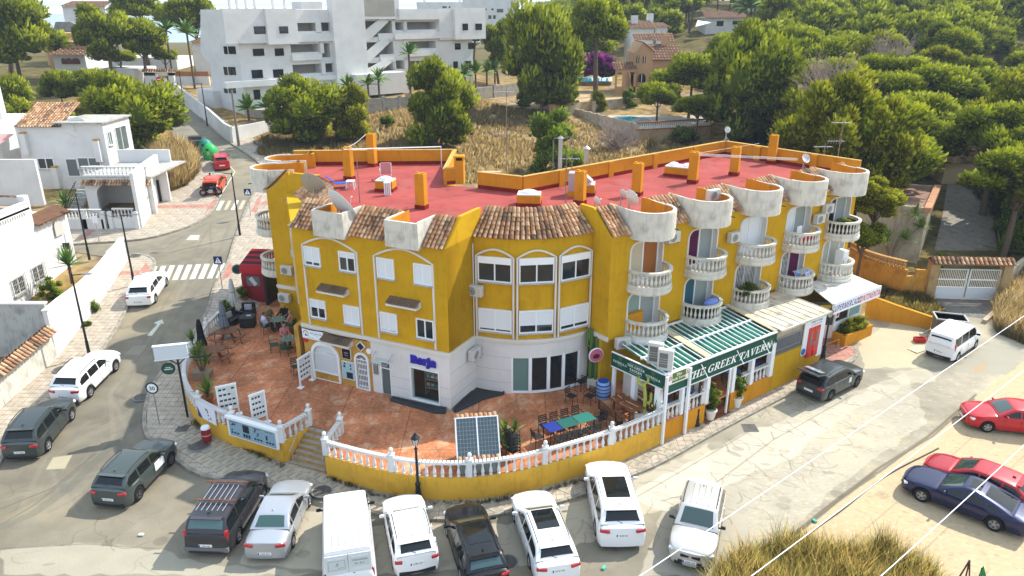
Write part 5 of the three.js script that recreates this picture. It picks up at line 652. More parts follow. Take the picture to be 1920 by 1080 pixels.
byEnds(makeCar('hatch','dark red hatchback parked close beside the dark blue saloon',paint([0.36,0.008,0.018],0.15),{cladding:0,shape:{L:4.2,W:1.76},rim:cm.rim}),at(1898,930,0.5),at(1739,868,0.5),false);
byWheels(makeCar('coupe','dark blue saloon with arched roof line and chrome window trim on the sandy car park',NAVY,{cladding:0,sunroof:[-0.15,-0.62,0.4],lampY:0.8,lampW:0.3,plate:null}),[1857.5,995],[1727,942],1);
byEnds(makeCar('mini','small red hatchback seen from behind beside the recycling containers',RED,{cladding:0,tall:0,lampW:0.2,lampY:0.95,plate:null}),gp(417,314,0.4),gp(411,294,0.4));
const og=byEnds(makeCar('hatch','orange red hatchback with its tailgate open behind the parked motorcycle',ORNG,{cladding:0,noRear:1,plate:null,shape:{L:4.0}}),gp(396,360,0.4),gp(412,330,0.5));
{const q=(g,n,m,x,y,z,rx=0)=>{const o=mesh(n,boxUV(flat(g)),m,og);o.position.set(x,y,z);o.rotation.x=rx;return o;};q(new RoundedBoxGeometry(1.3,0.06,1.0,2,0.025),'tailgate',ORNG,0,1.72,-1.95,0.3);q(new RoundedBoxGeometry(1.2,0.7,0.6,2,0.03),'boot_opening',cm.dark2,0,0.92,-1.75);}
byEnds(makeCar('hatch','white car half hidden behind the pine beside the street',WHITE,{plate:null}),gp(282,248,0.4),gp(297,229,0.4));
}
// ---------- neighbours: white houses on the left, apartment block, walls, pools, gate ----------
const zp=(px,py,z)=>{const x=(px-960)/FPX,y=(540-py)/FPX,t=-z/(cP+y*sP);return V(x*t,CAMH+(y*cP-sP)*t,z);};
const xp=(px,py,X)=>{const x=(px-960)/FPX,y=(540-py)/FPX,t=X/x;return V(X,CAMH+(y*cP-sP)*t,-(cP+y*sP)*t);};
const fp=(F,px,py,w=0)=>{const x=(px-960)/FPX,y=(540-py)/FPX,d=V(x,y*cP-sP,-(cP+y*sP)),o=F.P(0,0,w),N=F.N;const t=(o.x*N.x+o.z*N.z)/(d.x*N.x+d.z*N.z);const p=V(d.x*t,CAMH+d.y*t,d.z*t);return[(p.x-F.O.x)*F.U.x+(p.z-F.O.z)*F.U.z,p.y];};
const fr4=(F,x0,y0,x1,y1)=>{const a=fp(F,x0,y1),b=fp(F,x1,y0);return[a[0],a[1],b[0]-a[0],b[1]-a[1]];};
const mWall2=M([0.80,0.80,0.80],{map:plasterTex,bumpMap:grainTex,bumpScale:0.004}),mTerra=[[0.58,0.30,0.15],[0.66,0.38,0.21],[0.50,0.24,0.12]];
const stone=M([0.50,0.36,0.18],{map:dirtyTex,bumpMap:grainTex,bumpScale:0.03});
function tiledRoof(a,b,c,d,parent,step=0.26,seed=1,rows){const S=(u,v)=>a.clone().lerp(b,u).lerp(d.clone().lerp(c,u),v);const nu=Math.round(a.distanceTo(b)/step),nv=rows??Math.round(a.distanceTo(d)/0.34);tileSlope(S,nu,nv,parent,false,seed);}
const blkG=boxUV(flat(new RoundedBoxGeometry(0.19,0.19,0.08,1,0.02))),mBlk=M([0.40,0.46,0.46],{phys:true,roughness:0.15});
const lathed=(pts,n,x,y,z)=>new MB().lathe(pts,n,mat4(x,y,z));
{
const pts=[[100,671],[125,638],[160,594],[192,552],[233,488]].map((q)=>gp(q[0],q[1],PAVE)),top=pts.map((p,i)=>[3.0,2.75,2.3,2.05,1.75][i]+p.y);
const gw=thing('garden_wall','long white garden wall with stone plinth and moulded coping beside the left pavement','wall',pts[2].clone());
const w=bm(),cp=bm();for(let i=0;i<pts.length-1;i++){const F=frame(pts[i+1],pts[i]);w.ext([[0,pts[i+1].y-0.4],[F.len,pts[i].y-0.4],[F.len,top[i]],[0,top[i+1]]],0.25,new THREE.Matrix4().multiplyMatrices(F,mat4(0,0,-0.25)));const A=F.P(0,top[i+1]+0.04,-0.12),B=F.P(F.len,top[i]+0.04,-0.12);cp.bar(A,B,0.36,0.1);}
w.build('wall',mWall2,gw);cp.build('coping',mt.trim,gw);
const r=rnd(31);for(let i=0;i<pts.length-1;i++){const F=frame(pts[i+1],pts[i]);for(let u=0;u<F.len;u+=0.42)for(let k=0;k<2;k++){const y=lerp(pts[i+1].y,pts[i].y,u/F.len)+0.14+k*0.34;const g=new THREE.DodecahedronGeometry(0.24,0);const m=mesh('stone',g,stone,gw);m.scale.set(rr(0.8,1.1,r),rr(0.6,0.85,r),0.35);m.position.copy(F.P(u+rr(-0.06,0.06,r)+k*0.2,y,0.03)).sub(gw.position);m.rotation.set(0,F.turn,rr(-0.4,0.4,r));}}
const bl=bm();for(let i=0;i<3;i++){const F=frame(pts[i+1],pts[i]);const n=Math.floor(F.len/0.24);for(let k=1;k<n;k++){const u=k*0.24,y=lerp(top[i+1],top[i],u/F.len)-0.3;bl.add(new THREE.BoxGeometry(0.08,0.28,0.05),mat4(u,y,0.02).premultiply(F));}}tag(bl.build('moulding',mWall2,gw),null,null,null,'stuff');
const gt=bm();{const F=frame(pts[4],pts[3]);gt.m=F;const u=F.len*0.42,y=pts[4].y-0.2;for(let k=0;k<9;k++)gt.box(u+k*0.13,y+1.05,0.03,0.035,1.9,0.04);gt.box(u+0.5,y+0.15,0.03,1.15,0.05,0.05);gt.box(u+0.5,y+1.9,0.03,1.15,0.05,0.05);}gt.build('gate',M([0.62,0.66,0.68],{roughness:0.5}),gw);
const q=[[-70,1010],[0,760],[100,671]].map((p)=>gp(p[0],p[1],PAVE));q[0]=V(-27.9,gy(0,-28)+PAVE,-26);const lw=thing('boundary_wall','low white wall with glass blocks and terracotta coping at the left edge','wall',q[1].clone());
const w2=bm();for(let i=0;i<2;i++){const F=frame(q[i+1],q[i]);w2.add(new THREE.BoxGeometry(F.len,2.2,0.25),mat4(F.len/2,(q[i].y+q[i+1].y)/2+0.75,-0.12,0,0,-Math.atan2(q[i+1].y-q[i].y,F.len)).premultiply(F));}w2.build('wall',mt.dirtyWhite,lw);
{const F=frame(q[2],q[1]),S=(u,v)=>F.P(lerp(0,F.len,u),lerp(lerp(q[2].y,q[1].y,u)+1.75,lerp(q[2].y,q[1].y,u)+2.15,v),lerp(0.35,-0.1,v)),S2=(u,v)=>F.P(lerp(0,F.len,u),lerp(lerp(q[2].y,q[1].y,u)+1.75,lerp(q[2].y,q[1].y,u)+2.15,v),lerp(-0.6,-0.12,v));tileSlope(S,18,2,lw,true,61);tileSlope((u,v)=>S2(1-u,v),18,2,lw,false,62);
const r2=rnd(4);for(const[u0,n]of[[0.7,6],[3.4,6]])for(let i=0;i<n;i++)for(let j=0;j<5;j++){const u=u0+i*0.22,y=lerp(q[2].y,q[1].y,u/F.len)+0.5+j*0.22;const b=mesh('glass_block',blkG,mBlk,lw);b.position.copy(F.P(u,y,0.02)).sub(lw.position);b.rotation.y=F.turn;}}
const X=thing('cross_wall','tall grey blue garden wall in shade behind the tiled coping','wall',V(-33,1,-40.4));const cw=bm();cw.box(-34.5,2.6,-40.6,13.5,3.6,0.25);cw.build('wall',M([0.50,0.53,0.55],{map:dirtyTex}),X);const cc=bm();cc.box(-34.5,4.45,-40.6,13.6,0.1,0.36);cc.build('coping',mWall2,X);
}
{
const h=thing('white_house','big white house at the left edge with two barred windows and arched openings','house',V(-38,2,-47)),X=-33.8;
const FX=frame(V(X,0,-38.0),V(X,0,-54.4));
const w1=bm();w1.box(X-6,4.4,-44.2,12,6.9,12.2);w1.build('wall',mWall2,h);
const w2=bm();w2.box(X-3.1,3.6,-52.3,6,5.6,4.2);w2.build('porch_wall',mWall2,h);
const pa=bm();pa.m=FX;pa.box(6.1,7.95,-0.1,12.2,0.5,0.2);pa.box(12.2,8.05,-0.3,0.5,1.2,0.5);pa.box(6.1,8.24,-0.1,12.4,0.1,0.3);pa.build('parapet',mWall2,h);
const de=bm();de.m=FX;for(let i=0;i<46;i++)de.box(0.3+i*0.25,7.55,0.03,0.1,0.22,0.07);tag(de.build('moulding',mt.trim,h),null,null,null,'stuff');
tiledRoof(V(X-4.5,8.6,-50.4),V(X-0.6,8.6,-50.4),V(X-0.6,9.6,-46.5),V(X-4.5,9.6,-46.5),h,0.26,70);const cl=bm();for(const x of[X-4.4,X-0.7])cl.box(x,8.2,-50.2,0.2,0.9,0.2);cl.build('canopy_post',mWall2,h);
const tc=bm();tiledRoof(V(X+0.3,6.5,-54.4),V(X+0.3,6.5,-50.3),V(X-0.9,6.95,-50.3),V(X-0.9,6.95,-54.4),h,0.26,71,3);
for(const[a,b,c,d]of[[29,529,51,565],[66,497,89,541]]){const p=xp(a,d,X),q=xp(c,b,X);const u=-p.z-38,W=Math.abs(q.z-p.z),y=Math.min(p.y,q.y),H=1.15;const F=FX;windowAt(F,u,y+0.35,Math.min(1.3,W),H,{parent:h,sh:0,sill:true});const g=bm();g.m=F;const ww=Math.min(1.3,W);for(let k=0;k<9;k++)g.box(u+ww*k/8,y+0.35+H/2,0.2,0.025,H+0.3,0.025);for(let k=0;k<4;k++)g.box(u+ww/2,y+0.3+k*0.42,0.2,ww+0.05,0.025,0.025);g.build('window_grille',mt.lightGrey,h);}
for(const[z,y,hh,w]of[[-52.4,5.0,1.2,1.0],[-53.2,2.3,1.9,0.9]]){const s=bm();s.ext(arch(-z-38,y,w,hh),0.03,new THREE.Matrix4().multiplyMatrices(FX,mat4(0,0,0.01)));s.build('arched_opening',M([0.52,0.5,0.45]),h);}
const sw=bm();sw.m=FX;sw.rbox(14.7,4.2,0.4,0.08,0.5,0.5,0.03);sw.rod(V(14.7,4.2,0),V(14.7,4.2,0.4),0.04);sw.build('wall_lamp',mt.iron,h);
const g2=bm();g2.m=FX;g2.box(15.4,1.5,3.4,0.22,2.2,0.22);g2.build('pillar',mWall2,h);
}
{
const h=thing('white_villa','white villa with arched porch, roof terrace balustrade and dark iron stair railing','house',V(-39,3.4,-68));
const y0=3.0,y1=6.85;const FR2=frame(V(-38.0,0,-64.4),V(-32.0,0,-64.4));const b=bm();b.ext(rect(0,y0,6,y1-y0),0.3,new THREE.Matrix4().multiplyMatrices(FR2,mat4(0,0,-0.3)),[arch(0.95,3.5,3.7,2.75,1.0)]);b.build('porch_wall',mWall2,h);
const sl=bm();sl.box(-35,y1+0.06,-68,6.2,0.14,7.4);sl.box(-35,3.3,-67,6,0.2,5);sl.build('floor_slab',mt.lightGrey,h);const bk=bm();bk.box(-35,5,-67.6,6,3.6,0.2);bk.box(-37.9,5,-66,0.25,3.6,3);bk.build('porch_back_wall',mWall2,h);const dr=bm();dr.box(-33.6,4.7,-67.4,1.6,2.6,0.1);dr.build('iron_door',mt.iron,h);
const sd=bm();sd.ext([[0,2.6],[8.6,3.4],[8.6,8.05],[3.5,8.1],[0,8.1-0.1]],0.28,new THREE.Matrix4().multiplyMatrices(frame(V(-31.7,0,-60.9),V(-33.4,0,-69.2)),mat4(0,0,-0.28)));sd.build('side_wall',mWall2,h);const bw=bm();bw.box(-35.6,7.5,-71.2,5,1.3,0.2);bw.build('terrace_wall',mWall2,h);
for(const u of[3.2,5.3]){const v=bm();v.m=frame(V(-31.7,0,-60.9),V(-33.4,0,-69.2));v.box(u,5.2,0.01,0.9,0.3,0.04);v.build('vent',mt.lightGrey,h);}
tiledRoof(V(-38.1,6.25,-63.95),V(-32.0,6.25,-63.95),V(-32.0,6.72,-64.5),V(-38.1,6.72,-64.5),h,0.24,72,2);
const B=(x0,z0,x1,z1,y,n)=>{const r=bm();r.bar(V(x0,y+0.85,z0),V(x1,y+0.85,z1),0.2,0.1);r.bar(V(x0,y+0.06,z0),V(x1,y+0.06,z1),0.2,0.12);r.build('top_rail',mWall2,h);for(let i=0;i<n;i++){const m=mesh('baluster',balT,mWall2,h);m.position.set(lerp(x0,x1,(i+0.5)/n),y+0.1,lerp(z0,z1,(i+0.5)/n)).sub(h.position);}};
B(-38,-64.5,-32.2,-64.5,y1+0.12,17);
const fw=bm();fw.box(-37.0,3.55,-60.75,4.4,1.1,0.25);fw.box(-33.0,3.6,-60.9,2.2,1.2,0.25);for(const x of[-39.3,-36.4,-34.8,-34.2,-32.0])fw.box(x,3.9,-60.8,0.35,1.7,0.35);fw.build('front_wall',mWall2,h);B(-39.0,-60.75,-34.9,-60.75,4.05,14);B(-34.0,-60.9,-32.2,-60.9,4.1,6);
const g=bm();for(let i=0;i<8;i++)g.box(-35.15+0.0+i*0.13+0.4,4.0,-60.85,0.04,1.7,0.04);g.box(-34.5,3.4,-60.85,0.8,0.5,0.03);g.build('gate',mt.iron,h);
const z=-71.4,P=(x,y)=>zp(x,y,z),tl=P(42,283),tr=P(205,283),gb=bm();const hx=(tl.x+tr.x)/2;gb.box((P(42,300).x+P(122,300).x)/2,7.3,z-3,P(122,300).x-P(42,300).x,6.4,6);gb.build('wall',mWall2,h);
const g3=bm();g3.box((P(122,300).x+P(204,300).x)/2,7.4,z-2.6,P(204,300).x-P(122,300).x,6.4,5.2);g3.build('wall',mWall2,h);const fl=bm();fl.box((P(122,300).x+P(204,300).x)/2,10.68,z-2.5,P(204,300).x-P(122,300).x+0.5,0.14,5.8);fl.build('flat_roof',mt.lightGrey,h);
tiledRoof(V(P(40,283).x,10.3,z+0.3),V(P(126,283).x,10.3,z+0.3),V(P(126,283).x,12.1,z-4),V(P(40,283).x,12.1,z-4),h,0.27,73);
const F=frame(V(tl.x,0,z),V(tr.x,0,z));for(const[a,b2,c,d,o]of[[74,296,100,317,{}],[147,295,187,317,{lit:true}],[129,297,146,331,{lit:true,mull:0,sill:false}]]){const[u,y,w,hh]=fr4(F,a,b2,c,d);windowAt(F,u,y,w,hh,{parent:h,t:0.08,...o});}
{const FE2=frame(V(P(204,300).x,0,z),V(P(204,300).x+0.01,0,z-5));windowAt(FE2,2.0,7.5,2.2,2.4,{parent:h,lit:true,sill:false});windowAt(FE2,0.5,8.4,0.8,1.3,{parent:h,lit:true});}
const ch=bm();for(const[x,y]of[[48,262],[107,325],[185,275]]){const p=P(x,y);ch.box(p.x,p.y-0.4,z+0.2,0.55,2.0,0.55);}ch.build('chimney',mWall2,h);tag(h.children.at(-1),null,null,null,'stuff');const cp2=bm();for(const[x,y]of[[48,262],[107,325],[185,275]]){const p=P(x,y);cp2.box(p.x,p.y+0.65,z+0.2,0.5,0.2,0.5);}cp2.build('chimney_cap',mt.ochre,h);tag(h.children.at(-1),null,null,null,'stuff');
for(let i=0;i<12;i++){const s=bm();s.box(-39.9+i*0.02,3.6+i*0.28,-65.2-i*0.42,1.2,0.3,0.46);s.build('stair_step',mt.lightGrey,h);}
const rl=bm();for(let i=0;i<12;i++)rl.rod(V(-38.4-i*0.16,6.6-i*0.25,-63.6),V(-38.4-i*0.16,5.7-i*0.25,-63.6),0.02);rl.rod(V(-38.2,6.7,-63.6),V(-40.4,3.8,-63.6),0.03);rl.rod(V(-38.2,5.8,-63.6),V(-40.4,2.9,-63.6),0.03);rl.build('stair_railing',mt.iron,h);tag(h.children.at(-1),null,null,null,'stuff');
const ac=bm();const ap=P(19,344);ac.rbox(ap.x,ap.y,z+0.6,0.9,0.6,0.35,0.03);ac.build('air_conditioner',mt.pvc,h);
const nb=thing('white_annex','white terraced house with red striped awning at the far left','house',V(-52,4,-72));const nw=bm();const q=zp(0,300,-73);nw.box(q.x-3.2,6.2,-75,8.5,9,6);nw.box(q.x+0.4,12,-74,0.8,4.4,0.8);nw.build('wall',mWall2,nb);const aw=bm();for(let i=0;i<8;i++)aw.box(q.x-2.5+i*0.7,9.2,-70.6,0.62,0.06,2.6,0,0.25);aw.build('awning',M([0.6,0.3,0.28]),nb);tag(nb.children.at(-1),null,null,null,'stuff');
const lw=bm();lw.box(-47.2,6.0,-66.5,8,4.2,0.3);lw.build('side_wall',mWall2,h);
}
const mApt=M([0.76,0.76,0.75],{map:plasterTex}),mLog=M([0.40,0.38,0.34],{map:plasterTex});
{
const a=thing('apartment_block','large white apartment block with recessed galleries and open zigzag stairs','building',V(-22,8,-116));
const FA=frame(V(-35.9,0,-101.6),V(-6.5,0,-128)),FS=frame(V(-43.2,0,-108.4),V(-35.9,0,-101.6));const top=20.85,y0=5;
const holes=[[547,42.6,595,59],[600,42,626.5,58.5],[546,82,598,99],[605,81,618,108],[550,119,602.5,139.5],[608,118,633,136],[739,41.5,756,56.5],[761,40.5,819,56],[763.5,76.6,817,92],[743,112.5,759,130],[765,112,821,129],[672.5,39,735,70],[675,78,737,109],[678,116,741,136]].map((q)=>fr4(FA,...q));
const f=bm();f.ext(rect(0,y0,FA.len,top-y0),0.35,new THREE.Matrix4().multiplyMatrices(FA,mat4(0,0,-0.35)),holes.map((q)=>rect(...q)));f.build('front_wall',mApt,a);
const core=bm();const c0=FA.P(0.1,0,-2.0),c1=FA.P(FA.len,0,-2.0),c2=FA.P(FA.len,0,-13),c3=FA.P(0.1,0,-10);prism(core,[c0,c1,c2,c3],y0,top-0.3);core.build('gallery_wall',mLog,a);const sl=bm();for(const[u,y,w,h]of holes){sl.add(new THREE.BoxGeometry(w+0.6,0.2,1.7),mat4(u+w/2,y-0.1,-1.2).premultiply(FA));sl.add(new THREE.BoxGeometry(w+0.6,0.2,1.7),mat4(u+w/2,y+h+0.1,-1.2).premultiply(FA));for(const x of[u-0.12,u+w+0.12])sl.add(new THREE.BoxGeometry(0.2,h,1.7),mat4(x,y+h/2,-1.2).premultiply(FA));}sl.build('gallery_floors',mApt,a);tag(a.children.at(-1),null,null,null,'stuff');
const roofs=bm();prism(roofs,[FA.P(0.1,0,-0.3),FA.P(FA.len,0,-0.3),c2,V(-43.2,0,-108.4)],top-0.6,top-0.4);roofs.build('roof',mt.lightGrey,a);
const sd=bm();sd.ext([[0.0,6.6],[FS.len,6],[FS.len,top],[0.6,top],[-1.2,15.2],[1.4,13.5]],0.35,new THREE.Matrix4().multiplyMatrices(FS,mat4(0,0,-0.35)));sd.build('side_wall',mApt,a);const cb=bm();cb.ext([[-2.0,6.5],[3,6.5],[3,10.2],[-2.0,10.2]],6,new THREE.Matrix4().multiplyMatrices(FS,mat4(0,0,-5)));cb.build('curved_bay',mApt,a);
const bx=(x0,y0_,x1,y1_,w,d,m=mApt,n='projecting_bay')=>{const[u,y,ww,h]=fr4(FA,x0,y0_,x1,y1_);const b=bm();b.m=FA;b.box(u+ww/2,y+h/2,w,ww,h,d);return b.build(n,m,a);};
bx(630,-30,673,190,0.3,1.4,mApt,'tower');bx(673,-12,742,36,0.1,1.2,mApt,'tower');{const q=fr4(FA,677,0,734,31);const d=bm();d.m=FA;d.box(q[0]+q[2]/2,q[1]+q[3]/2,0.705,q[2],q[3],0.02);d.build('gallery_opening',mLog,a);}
bx(420,16,496,82,0.4,0.9);bx(496,16,546,83,0.7,1.3);bx(847,15,903,74,0.5,1.0);bx(655,133,744,178,1.3,2.6);bx(737,17,820,37,0.35,0.7);bx(822,16,846,75,0.2,0.4);
for(const q of[[547,62,630,79],[546,100,600,114],[738,58,846,74],[763,93,820,106]])bx(...q,0.25,0.5,mApt,'gallery_parapet');bx(418,145,552,165,0.6,1.2,mApt,'balcony_parapet');bx(552,139,636,153,0.3,0.6,mApt,'gallery_parapet');for(const q of[[592,40,600,60],[600,80,605,100],[603,117,608,140],[756,39,761,57],[757,76,763,108],[759,112,765,130],[735,39,739,70]])bx(...q,0.1,0.3,mApt,'column');
for(let k=0;k<3;k++){const[x0,y0_,x1,y1_]=[[673,39,735,70],[676,78,737,109],[679,116,741,140]][k];const p=fp(FA,x0+5,y1_,0.05),q=fp(FA,lerp(x0,x1,0.72),y0_,0.05);const s=bm();s.ext([[p[0],p[1]-0.3],[p[0]+0.9,p[1]-0.6],[q[0]+0.9,q[1]-0.1],[q[0],q[1]+0.5],[q[0]-0.6,q[1]+0.3],[p[0],p[1]+0.6]],0.3,FA);s.build('stair_flight',mApt,a);const l=fr4(FA,x0+36,y1_-8,x1,y1_+5);const b=bm();b.m=FA;b.box(l[0]+l[2]/2,l[1]+l[3]/2,0.1,l[2],l[3],0.3);b.build('landing',mApt,a);}
const win=(F,q,w=0)=>{const[u,y,ww,h]=fr4(F,...q);const g=bm();g.m=F;g.box(u+ww/2,y+h/2,w+0.0,ww,h,0.1);const m=g.build('window',cm.dark2,a);const p=bm();p.m=F;p.box(u+ww/2,y+h/2,w+0.06,0.06,h,0.03);p.box(u+ww/2,y+h/2,w+0.055,ww-0.1,h-0.1,0.01);p.build('pane',mt.glass,m);};
[[472,49,491.5,63.5,0.82],[516,49,531,62.4,1.32],[475,91,494,105],[516,90.5,531,105],[473,130.5,491.5,147],[513,129.5,530.5,145.5],[477,168,487,187],[504.5,167,520.5,187],[860,44,870,56.6,0.97],[884,44,896,56,0.97],[853,81,863,93],[878,80,890,92],[871.5,114,883,128],[850,115,858,128]].forEach((q)=>win(FA,q,(q[4]??0)+0.03));
for(const[y,h]of[[46,14],[87,14],[126,14],[162,12]])for(const x of[421.5,430,437])win(FS,[x,y,x+4.2,y+h],0.03);
const pg=bm();for(const x of[431,445,462,478,512,534]){const p=fp(FA,x,16,-1);pg.add(new THREE.BoxGeometry(0.25,2.2,0.25),mat4(p[0],top+0.9,-1).premultiply(FA));}{const p=fp(FA,431,16,-1),q=fp(FA,534,16,-1);pg.add(new THREE.BoxGeometry(q[0]-p[0]+0.4,0.2,0.3),mat4((p[0]+q[0])/2,top+2.0,-1).premultiply(FA));pg.add(new THREE.BoxGeometry(q[0]-p[0]+0.4,0.2,0.3),mat4((p[0]+q[0])/2,top+2.0,-5).premultiply(FA));}pg.build('roof_pergola',mApt,a);tag(a.children.at(-1),null,null,null,'stuff');bx(582,3,620,17,-4,3,mApt,'stair_head');
const gr=bm();prism(gr,[FA.P(-0.5,0,0.5),FA.P(FA.len+8,0,0.5),FA.P(FA.len+8,0,6.5),FA.P(4,0,7.5)],6,8.3);gr.build('forecourt',mt.lightGrey,a);
const wl=thing('perimeter_wall','white perimeter wall beside the pavement in front of the apartment block','wall',gp(400,225));const w=bm();const q=[[332,182],[360,205],[397,235],[425,262],[436,268]].map((p)=>gp(p[0],p[1],0.1));for(let i=0;i<4;i++){const F=frame(q[i],q[i+1]);w.add(new THREE.BoxGeometry(F.len+0.1,2.2,0.25),mat4(F.len/2,(q[i].y+q[i+1].y)/2+0.85,0,0,0,Math.atan2(q[i+1].y-q[i].y,F.len)).premultiply(F));}{const F=frame(q[4],gp(520,240));w.add(new THREE.BoxGeometry(F.len,2.0,0.25),mat4(F.len/2,q[4].y+0.8,0).premultiply(F));}w.build('wall',mApt,wl);
const gw=thing('block_wall','grey concrete block wall behind the dry lot and the pines','wall',gp(740,200));const g=bm(),c=bm();const r=[[520,243],[600,228],[672,215],[690,212],[765,203],[870,190],[1000,172],[1060,190]].map((p)=>gp(p[0],p[1],0));for(let i=0;i<r.length-1;i++){const F=frame(r[i],r[i+1]),n=Math.round(F.len/0.8);for(let k=0;k<n;k++)for(let j=0;j<5;j++)g.add(new THREE.BoxGeometry(F.len/n-0.02,0.38,0.22),mat4((k+0.5+(j%2)*0.4)*F.len/n,Math.min(r[i].y,r[i+1].y)+0.1+j*0.4,0).premultiply(F));for(let k=0;k<3;k++)c.add(new THREE.BoxGeometry(0.45,2.3,0.45),mat4(F.len*k/2.5,Math.min(r[i].y,r[i+1].y)+1,0).premultiply(F));}g.build('block',mt.concrete,gw);tag(gw.children.at(-1),null,null,null,'stuff');c.build('pier',mt.concrete,gw);tag(gw.children.at(-1),null,null,null,'stuff');
}
// ---------- pools, villa, far houses, gate and walls on the right ----------
const mPool=M([0.02,0.42,0.58],{phys:true,roughness:0.08,clearcoat:0.5}),mDeck=M([0.70,0.67,0.60],{map:tileTex}),mPeach=M([0.56,0.34,0.19],{map:plasterTex}),mPaleWall=M([0.56,0.48,0.38],{map:dirtyTex});
const boxBetween=(b,a,c,y0,y1,t)=>{const F=frame(a,c);b.add(new THREE.BoxGeometry(F.len+t,y1-y0,t),mat4(F.len/2,(y0+y1)/2,0).premultiply(F));return F;};
{
const D=6.5,q=(x,y,h=D)=>at(x,y,h);
const wl=thing('pool_wall','pale panelled wall of the lower pool terrace, seen past the roof','wall',gp(1120,230));const a0=q(1058,195,7.6),a1=q(1196,232,7.3),b1=q(1332,225,7.3),b0=at(1196,236,6.4);
const w=bm();boxBetween(w,a0,a1,4.6,7.3,0.3);w.build('wall',mPaleWall,wl);const pc=bm();{const F=frame(a0,a1);for(let i=0;i<9;i++)pc.add(new THREE.BoxGeometry(0.4,1.4,0.4),mat4(F.len*(i+0.5)/9,6.7,0).premultiply(F));}pc.build('pier',mPaleWall,wl);tag(wl.children.at(-1),null,null,null,'stuff');const lo=bm();boxBetween(lo,a0,a1,4.2,5.9,0.42);lo.build('block_base',mt.concrete,wl);
const pd=struct(thing('pool_terrace',null,null,q(1240,215)));const dk=bm();prism(dk,[a0.clone().setY(0),a1.clone().setY(0),b1.clone().setY(0),q(1345,190),q(1180,186)],4.5,D);dk.build('deck',mDeck,pd);
const po=bm();prism(po,[[1150,219],[1183,218],[1214,222],[1222,229],[1240,231],[1226,235],[1196,236]].map((p)=>q(...p)),D-0.1,D+0.03);po.build('pool_water',mPool,pd);
const bw=thing('brick_balustrade','brick and white balustrade at the edge of the lower pool','balustrade',q(1260,240,5));const bb=bm();boxBetween(bb,a1.clone(),b1,4.4,6.45,0.3);bb.build('base',M([0.46,0.33,0.2],{map:dirtyTex}),bw);const br=bm();const F=boxBetween(br,a1,b1,7.35,7.5,0.35);boxBetween(br,a1,b1,6.45,6.6,0.35);br.build('brick_rail',M([0.38,0.15,0.08],{map:dirtyTex}),bw);for(let i=0;i<34;i++){const m=mesh('baluster',balT,mt.trim,bw);m.position.copy(F.P(F.len*(i+0.5)/34,6.6,0)).sub(bw.position);}
const U=9.0,up=struct(thing('upper_terrace',null,null,at(1080,165,8)));const d2=bm();prism(d2,[at(1030,196,8.1),at(1240,182,8.1),at(1240,168,8.1),at(1030,168,8.1)],5.5,8.1);d2.build('terrace',M([0.60,0.44,0.26],{map:dirtyTex}),up);const uw=bm();prism(uw,[at(1046,152.5,U),at(1146,153.5,U),at(1146,145,U),at(1046,145,U)],7.2,U);uw.build('stone_wall',stone,up);const u2=bm();prism(u2,[at(1044,153,U),at(1148,154,U),at(1148,144,U),at(1044,144,U)],U,U+0.12);u2.build('pool_rim',mDeck,up);const p2=bm();prism(p2,[at(1048,151.8,U+0.1),at(1142,153,U+0.1),at(1142,147.5,U+0.1),at(1048,147,U+0.1)],U+0.05,U+0.17);p2.build('pool_water',mPool,up);
const gw=thing('garden_wall','low pale wall between the two pool terraces','wall',at(1150,205,6.8));const g=bm();boxBetween(g,at(1060,197,8),at(1112,190,8),6,8.2,0.3);boxBetween(g,at(1112,192,8.1),at(1200,180,8.4),6,8.3,0.3);g.build('wall',mPaleWall,gw);tag(gw.children.at(-1),null,null,null,'stuff');
const v=thing('peach_villa','peach coloured villa with tiled roofs, arched porch and twin arched windows','house',V(24,8.5,-122));const z=-122,P=(x,y,zz=z)=>zp(x,y,zz);const L=P(1190,100).x,M_=P(1226,100).x,Rr=P(1275,100).x;
const hb=bm();const F1v=frame(V(L,0,z),V(M_,0,z));const yg=P(1190,172).y,ye=P(1190,100).y,ya=P(1205,80).y,yr=P(1226,96).y;hb.ext([[0,yg-1],[M_-L,yg-1],[M_-L,yr],[(M_-L)*0.42,ya],[0,ye]],9,new THREE.Matrix4().multiplyMatrices(F1v,mat4(0,0,-9)));hb.build('wall',mPeach,v);const h2=bm();h2.box((M_+Rr)/2,(yg+P(1240,112).y)/2-0.5,z-4,Rr-M_,P(1240,112).y-yg+1,7);h2.build('wall',mPeach,v);
const xa=L+(M_-L)*0.42;tiledRoof(V(M_+0.2,yr-0.1,z+0.3),V(M_+0.2,yr-0.1,z-9),V(xa,ya+0.1,z-9),V(xa,ya+0.1,z+0.3),v,0.5,81,7);tiledRoof(V(xa,ya+0.1,z-9),V(Rr+1,P(1270,82).y,z-9),V(Rr+1,P(1270,78).y+1,z-12),V(xa,ya+1,z-12),v,0.5,82,5);tiledRoof(V(M_-0.2,P(1226,112).y,z+0.1),V(Rr+0.5,P(1275,112).y,z+0.1),V(Rr+0.5,P(1275,100).y+1.2,z-5),V(M_-0.2,P(1226,100).y+1.2,z-5),v,0.5,83,6);
const po2=bm();const F2=frame(V(P(1151,150).x,0,z+1.2),V(P(1189,150).x,0,z+1.2)),yp=P(1151,128).y;po2.ext(rect(0,yg-1,F2.len,yp-yg+1),0.3,F2,[0.3,1.6,2.9].map((u)=>arch(u,yg+0.9,0.85,yp-yg-1.4)));po2.build('arched_porch',mPeach,v);tiledRoof(V(P(1149,128).x,yp,z+1.7),V(P(1192,128).x,yp,z+1.7),V(P(1192,128).x,yp+0.9,z-1.5),V(P(1149,128).x,yp+0.9,z-1.5),v,0.45,84,5);
